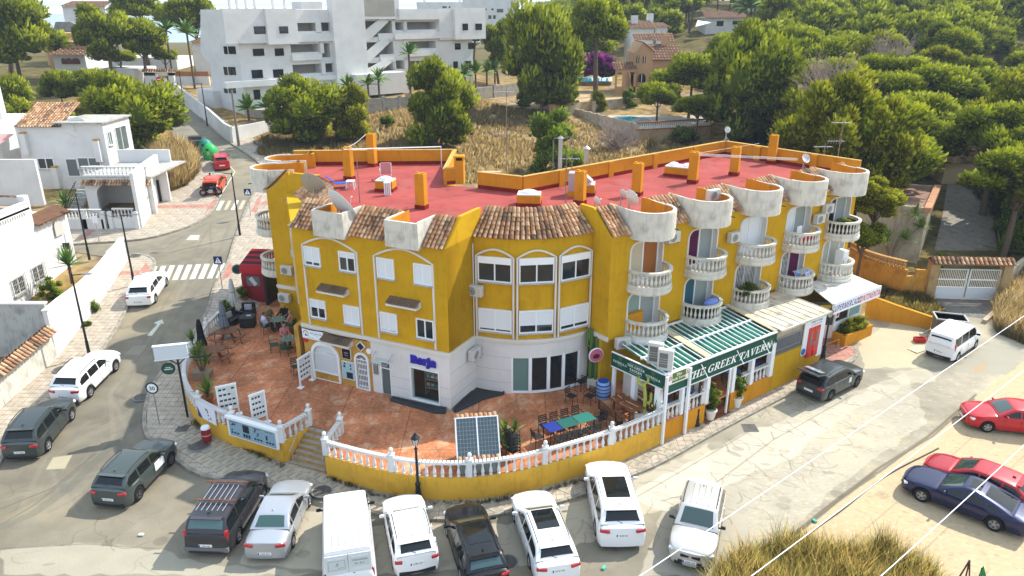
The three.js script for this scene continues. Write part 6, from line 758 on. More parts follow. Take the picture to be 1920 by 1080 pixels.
for(const[x0,y0,x1,y1]of[[1193,104,1199,118],[1205,105,1211,118],[1195,138,1211,154]]){const a=P(x0,y1,z+0.05),b=P(x1,y0,z+0.05),s=bm();s.ext(arch(a.x,a.y,b.x-a.x,b.y-a.y),0.06,mat4(0,0,z+0.02));const m=s.build('arched_window',mt.glass,v);const f=bm();f.box((a.x+b.x)/2,(a.y+b.y)/2,z+0.1,0.1,b.y-a.y-0.1,0.05);f.build('glazing_bar',mt.trim,m);}const ch=bm();const c=P(1246,80,z-5);ch.box(c.x,c.y,z-5,1.0,2.4,1.0);ch.build('chimney',mPeach,v);
const hill=(label,x0,y0,x1,y1,z,wall,roofPx,o={})=>{const t=thing('hillside_house',label,'house',V(0,0,z).add(V(zp((x0+x1)/2,y1,z).x,gy(0,z),0)));const a=zp(x0,y1,z),b=zp(x1,y0,z),w=bm();w.box((a.x+b.x)/2,(a.y+b.y)/2-2,z-4,b.x-a.x,b.y-a.y+4,8);w.build('wall',wall,t);if(roofPx){const r=zp(x0,roofPx,z-6);tiledRoof(V(a.x-0.5,b.y,z+0.6),V(b.x+0.5,b.y,z+0.6),V(b.x-(o.hip??0),r.y,z-5),V(a.x+(o.hip??0),r.y,z-5),t,0.9,85+x0,6);}for(const q of o.win??[]){const p=zp(q[0],q[3],z),s=zp(q[2],q[1],z),m=bm();m.box((p.x+s.x)/2,(p.y+s.y)/2,z+0.02,s.x-p.x,s.y-p.y,0.12);const k=m.build('window',mt.trim,t);const g2=bm();g2.box((p.x+s.x)/2,(p.y+s.y)/2,z+0.07,s.x-p.x-0.25,s.y-p.y-0.25,0.06);g2.build('pane',mt.glass,k);}for(const q of o.ch??[]){const p=zp(q[0],q[1],z-3),m=bm();m.box(p.x,p.y-1,z-3,1.2,3,1.2);m.build('chimney',wall,t);}return t;};
hill('white house with pale tiled roof on the slope behind the peach villa',1180,52,1226,120,-150,mt.white,38,{win:[[1228,60,1233,76]],ch:[[1190,34]]});hill('white side wing with small tiled roof left of the climbing hedge',1228,50,1252,110,-153,mt.white,42,{ch:[[1219,30]],win:[[1239,56,1243,72],[1246,56,1250,72]]});
hill('low white house with tiled roof and white sun sail on the hill',1322,33,1400,60,-190,mt.white,20,{win:[[1342,38,1358,50],[1372,38,1392,47]]});hill('pale grey house near the top edge of the hill',1420,-2,1510,30,-225,mt.white,0,{win:[[1432,0,1440,10],[1448,0,1456,10]]});
const sl=thing('sun_sail','white triangular sun sail beside the low house on the hill','sun sail',zp(1320,45,-182));const g3=new THREE.BufferGeometry().setFromPoints([zp(1304,50,-182),zp(1334,42,-186),zp(1308,38,-188)]);g3.computeVertexNormals();bm().add(g3).build('cloth',M([0.8,0.8,0.8],{side:THREE.DoubleSide}),sl);
hill('pale yellow house among the pines at the right edge',1820,80,1870,115,-150,mPeach,66,{win:[[1834,95,1848,108]]});hill('white house half hidden by pines at the upper right corner',1895,0,1960,40,-210,mt.white,-14,{});
hill('orange house with grey roof terrace behind the left pines',84,62,164,90,-158,M([0.62,0.42,0.18],{map:plasterTex}),null);{const t=hill('house with arched porch and long tiled roof among the left pines',104,102,158,130,-128,mt.white,84,{});tiledRoof(zp(84,87,-132),zp(162,86,-132),zp(160,68,-140),zp(86,69,-140),t,0.5,99,8);for(const[x0,x1]of[[117,123],[125,135],[137,149]]){const a=zp(x0,120,-128),b=zp(x1,109,-128),s=bm();s.ext(arch(a.x,a.y,b.x-a.x,b.y-a.y,0.5),0.1,mat4(0,0,-127.95));s.build('arched_window',M([0.12,0.02,0.02],{roughness:0.3}),t);}const w=bm();const a=zp(95,125,-131),b=zp(165,90,-131);w.box((a.x+b.x)/2,(a.y+b.y)/2,-134,b.x-a.x,b.y-a.y+2,6);w.build('wall',mPeach,t);}
hill('white house with tiled roof against the sky at the upper left',122,12,196,42,-200,mt.white,2,{win:[[160,16,174,24]]});{const t=thing('grey_roof','grey pitched roof in front of the white house against the sky','roof',zp(130,60,-165));const w=bm();const p=zp(98,62,-165),q2=zp(165,41,-165);w.ext([[p.x,p.y-3],[q2.x,p.y-3],[q2.x,p.y],[zp(132,41,-165).x,q2.y],[zp(104,41,-165).x,q2.y],[p.x,p.y]],6,mat4(0,0,-171));w.build('roof',M([0.24,0.26,0.28],{map:dirtyTex}),t);}
hill('white house with balustraded balcony left of the apartment block',366,79,402,125,-140,mt.white,68,{win:[[378,88,393,102]]});hill('low white house with short tiled roof behind the left pines',185,130,250,165,-122,mt.white,null);hill('white garden house behind the street end',190,108,330,130,-150,mt.white,null);
{const t=thing('gatehouse','white gateway with tiled coping at the far end of the street','gate',gp(305,165));const z=gp(300,166).z,a=zp(276,166,z),b=zp(326,136,z),w=bm();w.box((a.x+zp(294,150,z).x)/2,(a.y+b.y)/2,z,zp(294,150,z).x-a.x,b.y-a.y,0.6);w.box((zp(318,150,z).x+b.x)/2,(a.y+b.y)/2,z,b.x-zp(318,150,z).x,b.y-a.y,0.6);w.box((a.x+b.x)/2,b.y-0.2,z,b.x-a.x,0.5,0.6);w.build('wall',mt.white,t);tag(t.children.at(-1),null,null,null,'stuff');tiledRoof(V(a.x-0.2,b.y+0.1,z+0.6),V(b.x+0.2,b.y+0.1,z+0.6),V(b.x+0.2,b.y+0.6,z),V(a.x-0.2,b.y+0.6,z),t,0.4,101,2);const w2=thing('end_wall','white wall with brick balustrade at the far end of the street','wall',zp(360,155,z));const c=zp(328,158,z),d=zp(388,147,z),m=bm();m.box((c.x+d.x)/2,(c.y+d.y)/2,z-1,d.x-c.x,d.y-c.y+0.5,0.4);m.build('wall',mt.white,w2);const k=bm();k.box((c.x+d.x)/2,d.y+0.6,z-1,d.x-c.x,0.8,0.3);k.build('brick_balustrade',M([0.45,0.2,0.1],{map:dirtyTex}),w2);}
hill('far white apartment block with balconies right of the big block',868,-6,974,45,-330,mt.white,null,{win:[[908,15,913,20],[921,15,926,20],[931,16,944,24],[915,28,922,36],[924,28,930,36],[948,26,955,31],[948,38,955,43],[962,15,966,20],[958,5,970,9],[964,26,968,31]]});hill('far white rooftops with chimneys behind the big block',782,4,868,30,-345,mt.white,null,{win:[[829,11,838,16],[841,11,845,16]],ch:[[796,-1],[862,-1],[876,-1],[884,0],[896,-1]]});
}
{
const H=5.7,A=at(1610,377,H),B=at(1740,391,H),C=at(1758,350,H),D=at(1634,341,H);const o=thing('outbuilding','flat roofed beige outbuilding with low tiled edge right of the yellow building','building',A.clone().lerp(C,0.5).setY(1));const w=bm();prism(w,[A,B,C,D],0.4,H-0.3);w.build('wall',M([0.50,0.46,0.36],{map:dirtyTex,bumpMap:grainTex,bumpScale:0.01}),o);const r=bm();prism(r,[A,B,C,D],H-0.3,H-0.25);r.build('roof',M([0.36,0.22,0.18],{map:dirtyTex}),o);const e=bm();for(const[p,q]of[[A,B],[C,D]])boxBetween(e,p,q,H-0.3,H+0.05,0.2);e.build('parapet',mPaleWall,o);tag(o.children.at(-1),null,null,null,'stuff');const te=bm();boxBetween(te,B,C,H-0.3,H+0.12,0.55);te.build('tiled_edge',M([0.55,0.30,0.18],{map:dirtyTex}),o);
const gl=gp(1745,560),gr=gp(1866,563),hg=2.75,t=thing('driveway_gate','white double driveway gate between stone piers under a red tiled coping','gate',gl.clone());const F=frame(gl,gr),y=Math.min(gl.y,gr.y);const p=bm();for(const u of[-0.25,F.len+0.25])p.add(new THREE.BoxGeometry(0.62,hg,0.62),mat4(u,y+hg/2,0).premultiply(F));p.build('pier',stone,t);tag(t.children.at(-1),null,null,null,'stuff');const lt=bm();lt.add(new THREE.BoxGeometry(F.len+1.2,0.22,0.5),mat4(F.len/2,y+hg+0.1,0).premultiply(F));lt.build('lintel',M([0.40,0.20,0.12]),t);for(const s of[1,-1]){const S=(u,v)=>F.P(s>0?lerp(-0.6,F.len+0.6,u):lerp(F.len+0.6,-0.6,u),lerp(y+hg+0.15,y+hg+0.55,v),s*lerp(0.55,0,v));tileSlope(S,18,2,t,s>0,110+s);}
for(const s of[0,1]){const g=bm();g.m=F;const u0=s*F.len/2+0.08,W=F.len/2-0.12;g.box(u0+W/2,y+0.5,0,W,0.85,0.05);for(const yy of[0.95,1.55,2.35])g.box(u0+W/2,y+yy,0,W,0.07,0.07);g.box(u0+0.04,y+1.2,0,0.08,2.35,0.08);g.box(u0+W-0.04,y+1.2,0,0.08,2.35,0.08);const m=g.build('gate_leaf',M([0.66,0.69,0.70],{roughness:0.5}),t);const b=bm();b.m=F;for(let k=0;k<17;k++)b.box(u0+0.1+k*(W-0.2)/16,y+1.6,0,0.035,1.45,0.03);b.build('gate_bar',M([0.72,0.70,0.64],{roughness:0.5}),m);tag(m.children[0],null,null,null,'stuff');}
const ow=thing('ochre_wall','ochre garden wall with pierced brick panels left of the driveway gate','wall',gp(1660,520));const q=[at(1596,460,3.2),at(1625,480,3.1),at(1655,492,3.0),at(1698,505,2.9),at(1722,505,2.9),gl.clone()];const wm=bm();for(let i=0;i<5;i++)boxBetween(wm,q[i],q[i+1],0.1,2.9-(i===3?0.5:0),0.3);wm.build('wall',M([0.60,0.31,0.06],{map:dirtyTex,bumpMap:grainTex,bumpScale:0.01}),ow);for(const[a,b]of[[q[0],q[1]],[q[2],q[3]],[q[1],q[2]]]){const G=frame(a,b),k=bm(),n=Math.round(G.len/0.3);for(let i=0;i<n;i++)for(let j=0;j<2;j++){k.add(new THREE.BoxGeometry(0.24,0.05,0.2),mat4((i+0.5)*G.len/n,3.0+j*0.26,0,0,0,0.7).premultiply(G));k.add(new THREE.BoxGeometry(0.24,0.05,0.2),mat4((i+0.5)*G.len/n,3.0+j*0.26,0,0,0,-0.7).premultiply(G));}k.add(new THREE.BoxGeometry(G.len,0.08,0.34),mat4(G.len/2,3.5,0).premultiply(G));k.build('pierced_panel',M([0.58,0.33,0.12],{map:dirtyTex}),ow);}
const l2=thing('low_wall','low orange wall sloping down to the metal tank beside the white van','wall',gp(1700,610));const a=gp(1638,600),b=gp(1744,617),G=frame(a,b),m=bm();m.ext([[-0.6,0.2],[G.len,0.2],[G.len,b.y+0.85],[G.len*0.4,a.y+1.25],[-0.6,a.y+1.75]],0.3,new THREE.Matrix4().multiplyMatrices(G,mat4(0,0,-0.3)));m.build('wall',mt.orange,l2);
const rw=thing('roadside_wall','pale rough wall running from the gate to the right edge','wall',gp(1900,520));const c=bm();const r0=gr.clone(),r1=gp(1960,480);boxBetween(c,r0,r1,0,2.6,0.3);boxBetween(c,gp(1846,605),gp(1872,580),0,0.8,0.3);c.build('wall',mPaleWall,rw);tag(rw.children.at(-1),null,null,null,'stuff');
const dv=struct(mesh('driveway',drape(px2([[1752,470],[1870,470],[1862,400],[1835,330],[1780,320],[1768,400]]),0.02,2),M([0.34,0.31,0.28],{map:dirtyTex})));struct(mesh('gate_apron',drape(px2([[1746,560],[1866,562],[1846,598],[1780,590]]),0.02,2),M([0.22,0.21,0.20],{map:dirtyTex})));
const sh=thing('garden_shed','small shed with mossy tiled roof at the end of the driveway','shed',gp(1800,340));const s=gp(1800,345),k=bm();k.box(s.x+1,s.y+1.2,s.z-2,6,2.4,4);k.build('wall',M([0.55,0.44,0.26]),sh);tiledRoof(V(s.x-2.4,s.y+2.3,s.z+0.4),V(s.x+4.4,s.y+2.3,s.z+0.4),V(s.x+4.4,s.y+3.2,s.z-3.6),V(s.x-2.4,s.y+3.2,s.z-3.6),sh,0.3,120);const dk=bm();dk.box(s.x+2.6,s.y+1.1,s.z+0.05,1.8,2.0,0.12);dk.build('doorway',mt.dark,sh);
const ht=thing('hillside_house','yellow house wall seen between pines at the right','house',gp(1850,300));const y2=zp(1850,300,-95),hw2=bm();hw2.box(y2.x,y2.y+0.5,-98,8,6,5);hw2.build('wall',M([0.55,0.42,0.14],{map:plasterTex}),ht);
}
// ---------- pines, palms, shrubs, dry grass ----------
function crownGeo(seed,o={}){
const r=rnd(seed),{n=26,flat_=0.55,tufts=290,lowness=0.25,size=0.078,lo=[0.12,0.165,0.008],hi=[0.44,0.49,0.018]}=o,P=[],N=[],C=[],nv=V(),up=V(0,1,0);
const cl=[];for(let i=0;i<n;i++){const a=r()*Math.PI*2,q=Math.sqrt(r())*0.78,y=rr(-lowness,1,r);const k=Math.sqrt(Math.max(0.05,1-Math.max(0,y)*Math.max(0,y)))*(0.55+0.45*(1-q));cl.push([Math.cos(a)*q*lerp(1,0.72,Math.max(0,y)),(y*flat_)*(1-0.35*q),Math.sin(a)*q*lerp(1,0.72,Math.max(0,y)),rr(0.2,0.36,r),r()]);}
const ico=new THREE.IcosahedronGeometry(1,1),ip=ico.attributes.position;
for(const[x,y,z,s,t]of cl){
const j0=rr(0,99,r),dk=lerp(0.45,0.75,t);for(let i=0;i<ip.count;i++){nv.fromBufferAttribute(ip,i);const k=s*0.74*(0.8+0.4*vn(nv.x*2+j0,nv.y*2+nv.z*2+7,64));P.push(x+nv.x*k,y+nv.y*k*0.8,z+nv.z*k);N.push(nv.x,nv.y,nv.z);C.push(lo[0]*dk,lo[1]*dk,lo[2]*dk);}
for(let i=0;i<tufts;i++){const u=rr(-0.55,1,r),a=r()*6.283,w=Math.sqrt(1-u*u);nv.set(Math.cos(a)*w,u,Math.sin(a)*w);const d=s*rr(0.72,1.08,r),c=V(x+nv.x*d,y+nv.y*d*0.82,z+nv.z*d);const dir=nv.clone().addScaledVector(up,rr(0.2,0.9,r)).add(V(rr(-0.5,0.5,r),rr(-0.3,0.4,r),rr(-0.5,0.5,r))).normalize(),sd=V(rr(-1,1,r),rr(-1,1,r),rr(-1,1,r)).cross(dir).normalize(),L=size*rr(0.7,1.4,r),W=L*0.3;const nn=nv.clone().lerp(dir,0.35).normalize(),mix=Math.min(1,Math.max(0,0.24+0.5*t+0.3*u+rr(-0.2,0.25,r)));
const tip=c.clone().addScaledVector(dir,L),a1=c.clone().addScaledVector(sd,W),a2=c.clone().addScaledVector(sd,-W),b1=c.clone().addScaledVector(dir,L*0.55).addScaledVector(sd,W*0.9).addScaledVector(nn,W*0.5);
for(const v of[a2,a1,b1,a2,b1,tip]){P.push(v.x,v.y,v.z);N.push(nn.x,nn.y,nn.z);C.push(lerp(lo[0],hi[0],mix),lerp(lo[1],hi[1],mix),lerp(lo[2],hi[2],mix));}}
}
const g=new THREE.BufferGeometry();g.setAttribute('position',new THREE.Float32BufferAttribute(P,3));g.setAttribute('normal',new THREE.Float32BufferAttribute(N,3));g.setAttribute('color',new THREE.Float32BufferAttribute(C,3));g.userData=cl;return g;
}
function trunkGeo(seed,cl,fork=0){
const r=rnd(seed),b=new MB(),bend=V(rr(-0.12,0.12,r),0,rr(-0.12,0.12,r));const p=(t)=>V(bend.x*Math.sin(t*2.4),t,bend.z*Math.sin(t*2));const tap=(pts,r0,r1)=>{const c=new THREE.CatmullRomCurve3(pts),k=8,g=new THREE.TubeGeometry(c,k,1,7),q=g.attributes.position,n2=8;for(let i=0;i<=k;i++){const o=c.getPointAt(i/k),s=lerp(r0,r1,i/k);for(let j=0;j<n2;j++){const id=i*n2+j;q.setXYZ(id,o.x+(q.getX(id)-o.x)*s,o.y+(q.getY(id)-o.y)*s,o.z+(q.getZ(id)-o.z)*s);}}b.add(g);};
tap([p(0),p(0.35),p(0.7),p(1.02)],0.042,0.024);const L=cl.slice(0,8);for(const[x,y,z]of L){const t=rr(0.6,0.95,r),s=p(t);tap([s,V(lerp(s.x,x*0.55,0.5),t+0.12,lerp(s.z,z*0.55,0.5)),V(x*0.55,1+y*0.4,z*0.55)],0.017,0.006);}return b.geo();
}
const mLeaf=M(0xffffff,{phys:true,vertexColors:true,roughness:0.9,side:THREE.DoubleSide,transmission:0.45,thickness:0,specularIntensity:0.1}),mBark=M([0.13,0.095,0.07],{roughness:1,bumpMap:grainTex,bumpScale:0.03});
const CROWNS=[],TRUNKS=[];for(let i=0;i<6;i++){const g=crownGeo(300+i,{n:28+(i%3)*5,flat_:[0.55,0.7,0.5,0.85,0.6,0.75][i],lowness:[0.2,0.5,0.15,0.8,0.35,0.6][i]});CROWNS.push(g);TRUNKS.push(trunkGeo(400+i,g.userData));g.userData={};}
const YG=crownGeo(320,{n:40,flat_:0.8,lowness:0.8,lo:[0.16,0.18,0.008],hi:[0.48,0.48,0.018],tufts:280,size:0.072}),YT=trunkGeo(421,YG.userData);YG.userData={};
const FAR=[];for(let i=0;i<4;i++){const g=crownGeo(340+i,{n:22,tufts:100,flat_:[0.6,0.8,0.7,0.9][i],lowness:0.6,size:0.14});g.userData={};FAR.push(g);}
const SHRUB=crownGeo(360,{n:18,flat_:0.6,lowness:0.2,tufts:150,lo:[0.075,0.12,0.010],hi:[0.24,0.31,0.02]}),BUSHY=crownGeo(361,{n:24,flat_:1.0,lowness:0.9,tufts:140,lo:[0.12,0.19,0.010],hi:[0.33,0.46,0.02]});SHRUB.userData={};BUSHY.userData={};
let treeR=rnd(77);
function pine(label,p,h,r,ch,v=0,group,geo,name='pine_tree'){
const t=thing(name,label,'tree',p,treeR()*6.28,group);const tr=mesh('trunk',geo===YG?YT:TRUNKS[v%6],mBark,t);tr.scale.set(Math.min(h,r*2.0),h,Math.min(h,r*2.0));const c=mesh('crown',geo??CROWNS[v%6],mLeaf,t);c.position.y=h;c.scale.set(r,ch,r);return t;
}
function pineAt(label,l,rgt,top,bot,base,v,geo){const z=base.z,cx=(l+rgt)/2,a=zp(l,(top+bot)/2,z),b=zp(rgt,(top+bot)/2,z),yt=zp(cx,top,z).y,yb=zp(cx,bot,z).y,r=(b.x-a.x)/2,yc=lerp(yb,yt,0.42);const x=(a.x+b.x)/2,y=gy(x,z);return pine(label,V(x,y,z),Math.max(1,yc-y),r*1.08,(yt-yc)*1.18,v,undefined,geo);}
const onG=(px,py)=>gp(px,py),atZ=(z)=>V(0,0,z);
pineAt('spreading pine left of centre in the dry lot before the apartment block',505,652,145,262,onG(575,266),3);pineAt('smaller pine close to the right of the spreading one in the lot',616,694,163,258,onG(660,264),1,YG);pineAt('shaggy pine in the middle of the dry lot before the apartment block',756,890,112,272,onG(830,276),3);pineAt('dark pine beside the street, over the white villa roof',165,336,140,285,onG(262,286),3);
pineAt('pine with bare trunk in the dry field left of the street',70,150,122,205,onG(133,208),0);pineAt('second pine with bare trunk in the dry field, nearer the street',120,207,120,198,onG(165,213),2);pineAt('pine at the left edge above the white annex',-40,66,140,245,onG(20,250),1);pineAt('low pine in the field right of the left edge',30,140,198,256,onG(95,258),4);pineAt('pine at the far left edge behind the annex roof',-60,40,165,250,onG(-10,262),2);
pineAt('tall pine in the upper left corner',-70,106,-20,132,atZ(-118),1);pineAt('tall pine against the sky at the upper left edge',-80,60,-30,60,atZ(-135),5);pineAt('broad pine before the white house with tiled roof at the upper left',142,240,10,108,atZ(-120),3);pineAt('broad pine left of the street end',210,306,30,112,atZ(-122),1);pineAt('pine at the top edge left of the street',205,315,-25,50,atZ(-150),0);pineAt('pine at the top edge above the tall palms',298,408,-20,74,atZ(-145),4);pineAt('small round pine beside the gateway',284,334,88,122,atZ(-125),2);pineAt('low pine over the white garden house',190,258,90,126,atZ(-126),2);
pineAt('pine right of the apartment block',904,965,38,118,atZ(-135),3);pineAt('tall dense pine left of the upper pool',940,1090,2,225,onG(1015,215),1);pineAt('forked pine with tall trunk over the upper pool',1062,1184,-22,108,onG(1072,190),0);pineAt('rounded pine before the peach villa',1190,1280,146,216,atZ(-100),2);pineAt('spreading pine right of the peach villa',1222,1372,88,192,atZ(-106),0);pineAt('big pine above the brick balustrade',1330,1505,48,258,atZ(-95),3);pineAt('small leaning pine at the brick balustrade',1264,1346,172,226,onG(1298,262),4);pineAt('yellow green pine behind the right end of the roof',1466,1660,152,345,atZ(-66),0,YG);pineAt('yellow green pine right of the roof end',1600,1724,198,350,atZ(-64),0,YG);pineAt('low pine between the yellow building and the outbuilding',1590,1692,338,400,atZ(-54),2,YG);pineAt('low pine branch beside the last balcony',1580,1660,408,470,atZ(-53),4);
pineAt('young bright pine in the lot right behind the parapet',985,1102,222,322,onG(1045,326),0,BUSHY);
{
const r=rnd(55),spots=[];for(let tries=0;tries<4000&&spots.length<235;tries++){const s=58+Math.pow(r(),1.15)*235,lim=0.74*s,x=rr(6,lim+10,r),z=-s;const far_=s>150;if(x<27+(s-58)*0.12&&s<140)continue;if(s>=140&&x<12&&s<170)continue;const c=(x*FPX)/s+960;if(s<96&&c>1745&&c<1862)continue;if(s<66&&c<1770)continue;if(s>100&&s<166&&c>1145&&c<1300)continue;if(s>135&&s<196&&c>1285&&c<1430)continue;if(s>175&&s<230&&c>1405&&c<1530)continue;if(s>105&&s<154&&c>1800&&c<1890)continue;const m=4.5+s*0.011;if(spots.some((q)=>Math.hypot(q[0]-x,q[1]-z)<m))continue;spots.push([x,z]);}
spots.sort((a,b)=>b[1]-a[1]);
const kinds=['tall pine in the wood on the slope','pine in the dense wood on the right','far pine high on the wooded slope'];
spots.forEach(([x,z],i)=>{const s=-z,f=s>130,rad=rr(4.0,6.0,r)*(f?1.1:1),h=rr(5.0,8.0,r);const c=x*FPX/s+960,side=c<1480?'left part of the wood':c<1700?'middle of the wood':'right part of the wood';const k=s<85?'close pine beside the driveway, '+(c<1700?'left':'right')+' of the shed':f?(s>215?'farthest pine along the top of the slope, ':'far pine high on the slope, ')+side:'pine halfway up the dense slope, '+side;pine(k,V(x,gy(x,z)-0.2,z),h,rad,rad*rr(0.75,1.0,r),i,k+'s',f?FAR[i%4]:r()<0.16?YG:undefined);});
for(let i=0;i<26;i++){const z=-rr(150,260,r),c=i<14?rr(-60,420,r):rr(540,1180,r),x=(c-960)/FPX*-z;if(c>330&&c<415&&z>-175)continue;if(c>60&&c<215)continue;pine('distant pine on the left and centre skyline',V(x,gy(x,z)-0.3,z),rr(4.5,6.5,r),rr(3.5,5,r),rr(3,4,r),i,'distant pines on the skyline',FAR[i%4]);}
}
const shrub=(label,px,py,w,h,geo=SHRUB,name='shrub')=>{const p=gp(px,py),sc=p.length();const t=thing(name,label,'shrub',p,treeR()*6);const c=mesh('foliage',geo,mLeaf,t);const r=w/FPX*Math.hypot(p.x,p.z,CAMH-p.y)/2;c.scale.set(r,r*h*1.6,r);c.position.y=r*h*0.55;return t;};
shrub('green bush low in the middle of the dry lot',725,240,34,0.8);shrub('dark shrub at the block wall under the tall pine',1000,205,70,0.7);shrub('shrub in the corner under the brick balustrade',1283,268,60,0.6);shrub('green shrub at the roadside wall by the gate',1758,508,28,0.9,BUSHY);shrub('green shrub inside the gate at the right',1905,470,50,0.8,BUSHY);shrub('round bright bush at the right edge of the driveway',1900,440,70,1.0,BUSHY);shrub('dark bush on the right of the driveway',1880,400,90,0.8);shrub('dark bush left of the driveway shed',1720,330,80,0.8);shrub('bush behind the outbuilding roof',1660,335,90,0.9);shrub('bright yellow green planting between the pool terraces',1122,206,34,1.0,YG);shrub('green planting at the foot of the pool terrace wall',1180,200,36,0.8,BUSHY);
shrub('flowering bush along the left pavement, by the lamp post',170,586,40,0.7);shrub('low weeds along the left pavement wall',163,612,22,0.5);shrub('garden bush inside the white wall at the left',100,560,40,0.8,BUSHY);shrub('hedge on the garden bank at the left',72,585,30,0.8);
const BOUG=crownGeo(370,{n:24,flat_:0.7,lowness:0.3,tufts:140,lo:[0.10,0.01,0.10],hi:[0.42,0.02,0.36]});BOUG.userData={};{const t=thing('bougainvillea','purple flowering bougainvillea behind the upper pool','shrub',at(1110,140,9));for(const[x,y,s]of[[1095,136,2.6],[1118,130,3.2],[1140,138,2.2]]){const c=mesh('foliage',BOUG,mLeaf,t);c.position.copy(zp(x,y,-127)).sub(t.position);c.scale.setScalar(s);}}
const DEADG=(()=>{const r=rnd(8),b=new MB();for(let i=0;i<90;i++){const a=r()*6.28,t=rr(0.2,1,r),d=V(Math.cos(a)*(1-t*0.6),t,Math.sin(a)*(1-t*0.6)).multiplyScalar(rr(0.6,1.1,r));const m=d.clone().multiplyScalar(0.5).add(V(rr(-0.1,0.1,r),rr(-0.1,0.1,r),rr(-0.1,0.1,r)));b.rod(V(0,0,0),m,0.012,4);b.rod(m,d,0.007,3);for(let k=0;k<3;k++)b.rod(d.clone().lerp(m,k*0.3),d.clone().add(V(rr(-0.2,0.2,r),rr(0,0.25,r),rr(-0.2,0.2,r))),0.004,3);}return b.geo();})();
for(const[px,py,s,l]of[[1155,280,4.0,'bare grey pink bush against the pool wall'],[1548,190,4.5,'bare dead tree among the pines behind the roof'],[1665,140,5,'pale dead tree in the middle of the wood']]){const p=py>250?gp(px,py):zp(px,py,py>160?-78:-100);const t=thing('bare_shrub',l,'shrub',p);const m=mesh('branches',DEADG,M([0.36,0.28,0.25],{roughness:1}),t);m.scale.setScalar(s);}
function leafGeo(L,W,droop,seg=6,spike=0){const P=[],I=[];for(let i=0;i<=seg;i++){const t=i/seg,w=W*Math.sin(Math.PI*Math.min(1,0.12+t*0.88))*(spike?1-t*0.5:1),z=L*t*Math.cos(droop*t*0.7),y=L*t*0.55*(1-droop*t);P.push(-w,y-0.3*w,z,0,y+0.2*w,z,w,y-0.3*w,z);}for(let i=0;i<seg;i++)for(const k of[0,1]){const a=i*3+k;I.push(a,a+1,a+3,a+1,a+4,a+3);}const g=new THREE.BufferGeometry();g.setAttribute('position',new THREE.Float32BufferAttribute(P,3));g.setIndex(I);g.computeVertexNormals();return boxUV(flat(g));}
const PALML=leafGeo(1,0.09,0.75),FANL=leafGeo(1,0.2,0.35,4),SPIKE=leafGeo(1,0.075,0.15,4,1),mPalm=[M([0.07,0.16,0.025],{side:THREE.DoubleSide,roughness:0.6}),M([0.12,0.21,0.03],{side:THREE.DoubleSide,roughness:0.6}),M([0.19,0.25,0.035],{side:THREE.DoubleSide,roughness:0.6})];
function palm(label,p,h,L,n=26,geo=PALML,name='palm_tree',stem=0.16,cat='palm',yel=0){const r=rnd(Math.round(p.x*131+p.z*17));const t=thing(name,label,cat,p);if(h>0.05){const b=new MB();b.cyl(0,h/2,0,stem*0.8,stem,h,9);for(let i=0;i<h*3;i++)b.cyl(0,i/3+0.15,0,stem*0.98,stem*1.12,0.08,9);mesh('stem',b.geo(),mBark,t);}for(let i=0;i<n;i++){const m=mesh('leaf',geo,mPalm[Math.min(2,Math.floor(r()*2.2)+yel)],t);m.position.y=h;m.scale.setScalar(L*rr(0.8,1.1,r));m.rotation.set(rr(-1.1,0.55,r),i*2.4+rr(-0.3,0.3,r),0,'YXZ');}return t;}
palm('fan palm by the pole before the apartment block',gp(467,226),1.6,1.9,24,FANL);palm('fan palm right of the first one before the apartment block',gp(506,224),1.6,1.8,24,FANL);palm('arching palm left of the three before the white front wall',gp(655,200),2.6,2.4);palm('arching palm in the middle before the white front wall',gp(692,194),2.6,2.2);palm('arching palm right of the middle one before the white front wall',gp(712,192),3.2,2.4);palm('arching palm behind the shaggy pine',gp(770,180),6,2.4);
for(const[x,y,h]of[[872,165,2.2],[892,165,2.6],[913,162,2.4],[928,160,2.8]])palm('fan palm right of the apartment block, above the block wall',gp(x,y),h,1.9,22,FANL).userData.group='fan palms right of the apartment block';
palm('tall palm left of the pair near the street end',V(zp(322,130,-124).x,gy(-60,-124),-124),8.6,2.6);palm('tall palm right of the pair near the street end',V(zp(360,130,-122).x,gy(-55,-122),-122),8.3,2.8);palm('big date palm on the hill near the top edge',V(zp(1402,20,-185).x,gy(60,-185),-185),6,5.5,40);palm('cypress coloured palm shrub by the white house',gp(375,140),0.5,1.6);
{const b=gp(1668,492),y=thing('yucca_tree','branching yucca with spiky heads behind the ochre wall','tree',b);const st=new MB();const hs=[[-2.0,3.0,0.3],[-0.2,4.9,0],[1.3,4.2,0.2],[1.9,3.1,0.3],[0.6,2.2,0.6],[-0.9,2.1,0.6]];for(const[x,h,z]of hs)st.tube([V(0,0,0),V(x*0.3,h*0.5,z*0.3),V(x,h,z)],0.11,7);mesh('stem',st.geo(),M([0.30,0.24,0.17]),y);const r=rnd(6);for(const[x,h,z]of hs)for(let i=0;i<46;i++){const m=mesh('leaf',SPIKE,mPalm[i%3?1:2],y);m.position.set(x,h,z);m.scale.setScalar(rr(0.75,1.05,r));m.rotation.set(rr(-1.5,0.7,r),r()*6.28,0,'YXZ');}}
palm('agave rosette right of the driveway',gp(1880,470),0,1.7,36,SPIKE,'agave',0.1,'plant',1);palm('dark spiky plant by the iron gate of the villa',gp(125,398),0.8,1.3,40,SPIKE,'yucca',0.12,'plant');palm('spiky palm in the white garden at the left',V(-31.5,2.4,-49.5),1.4,1.4,40,SPIKE,'yucca',0.12,'plant');
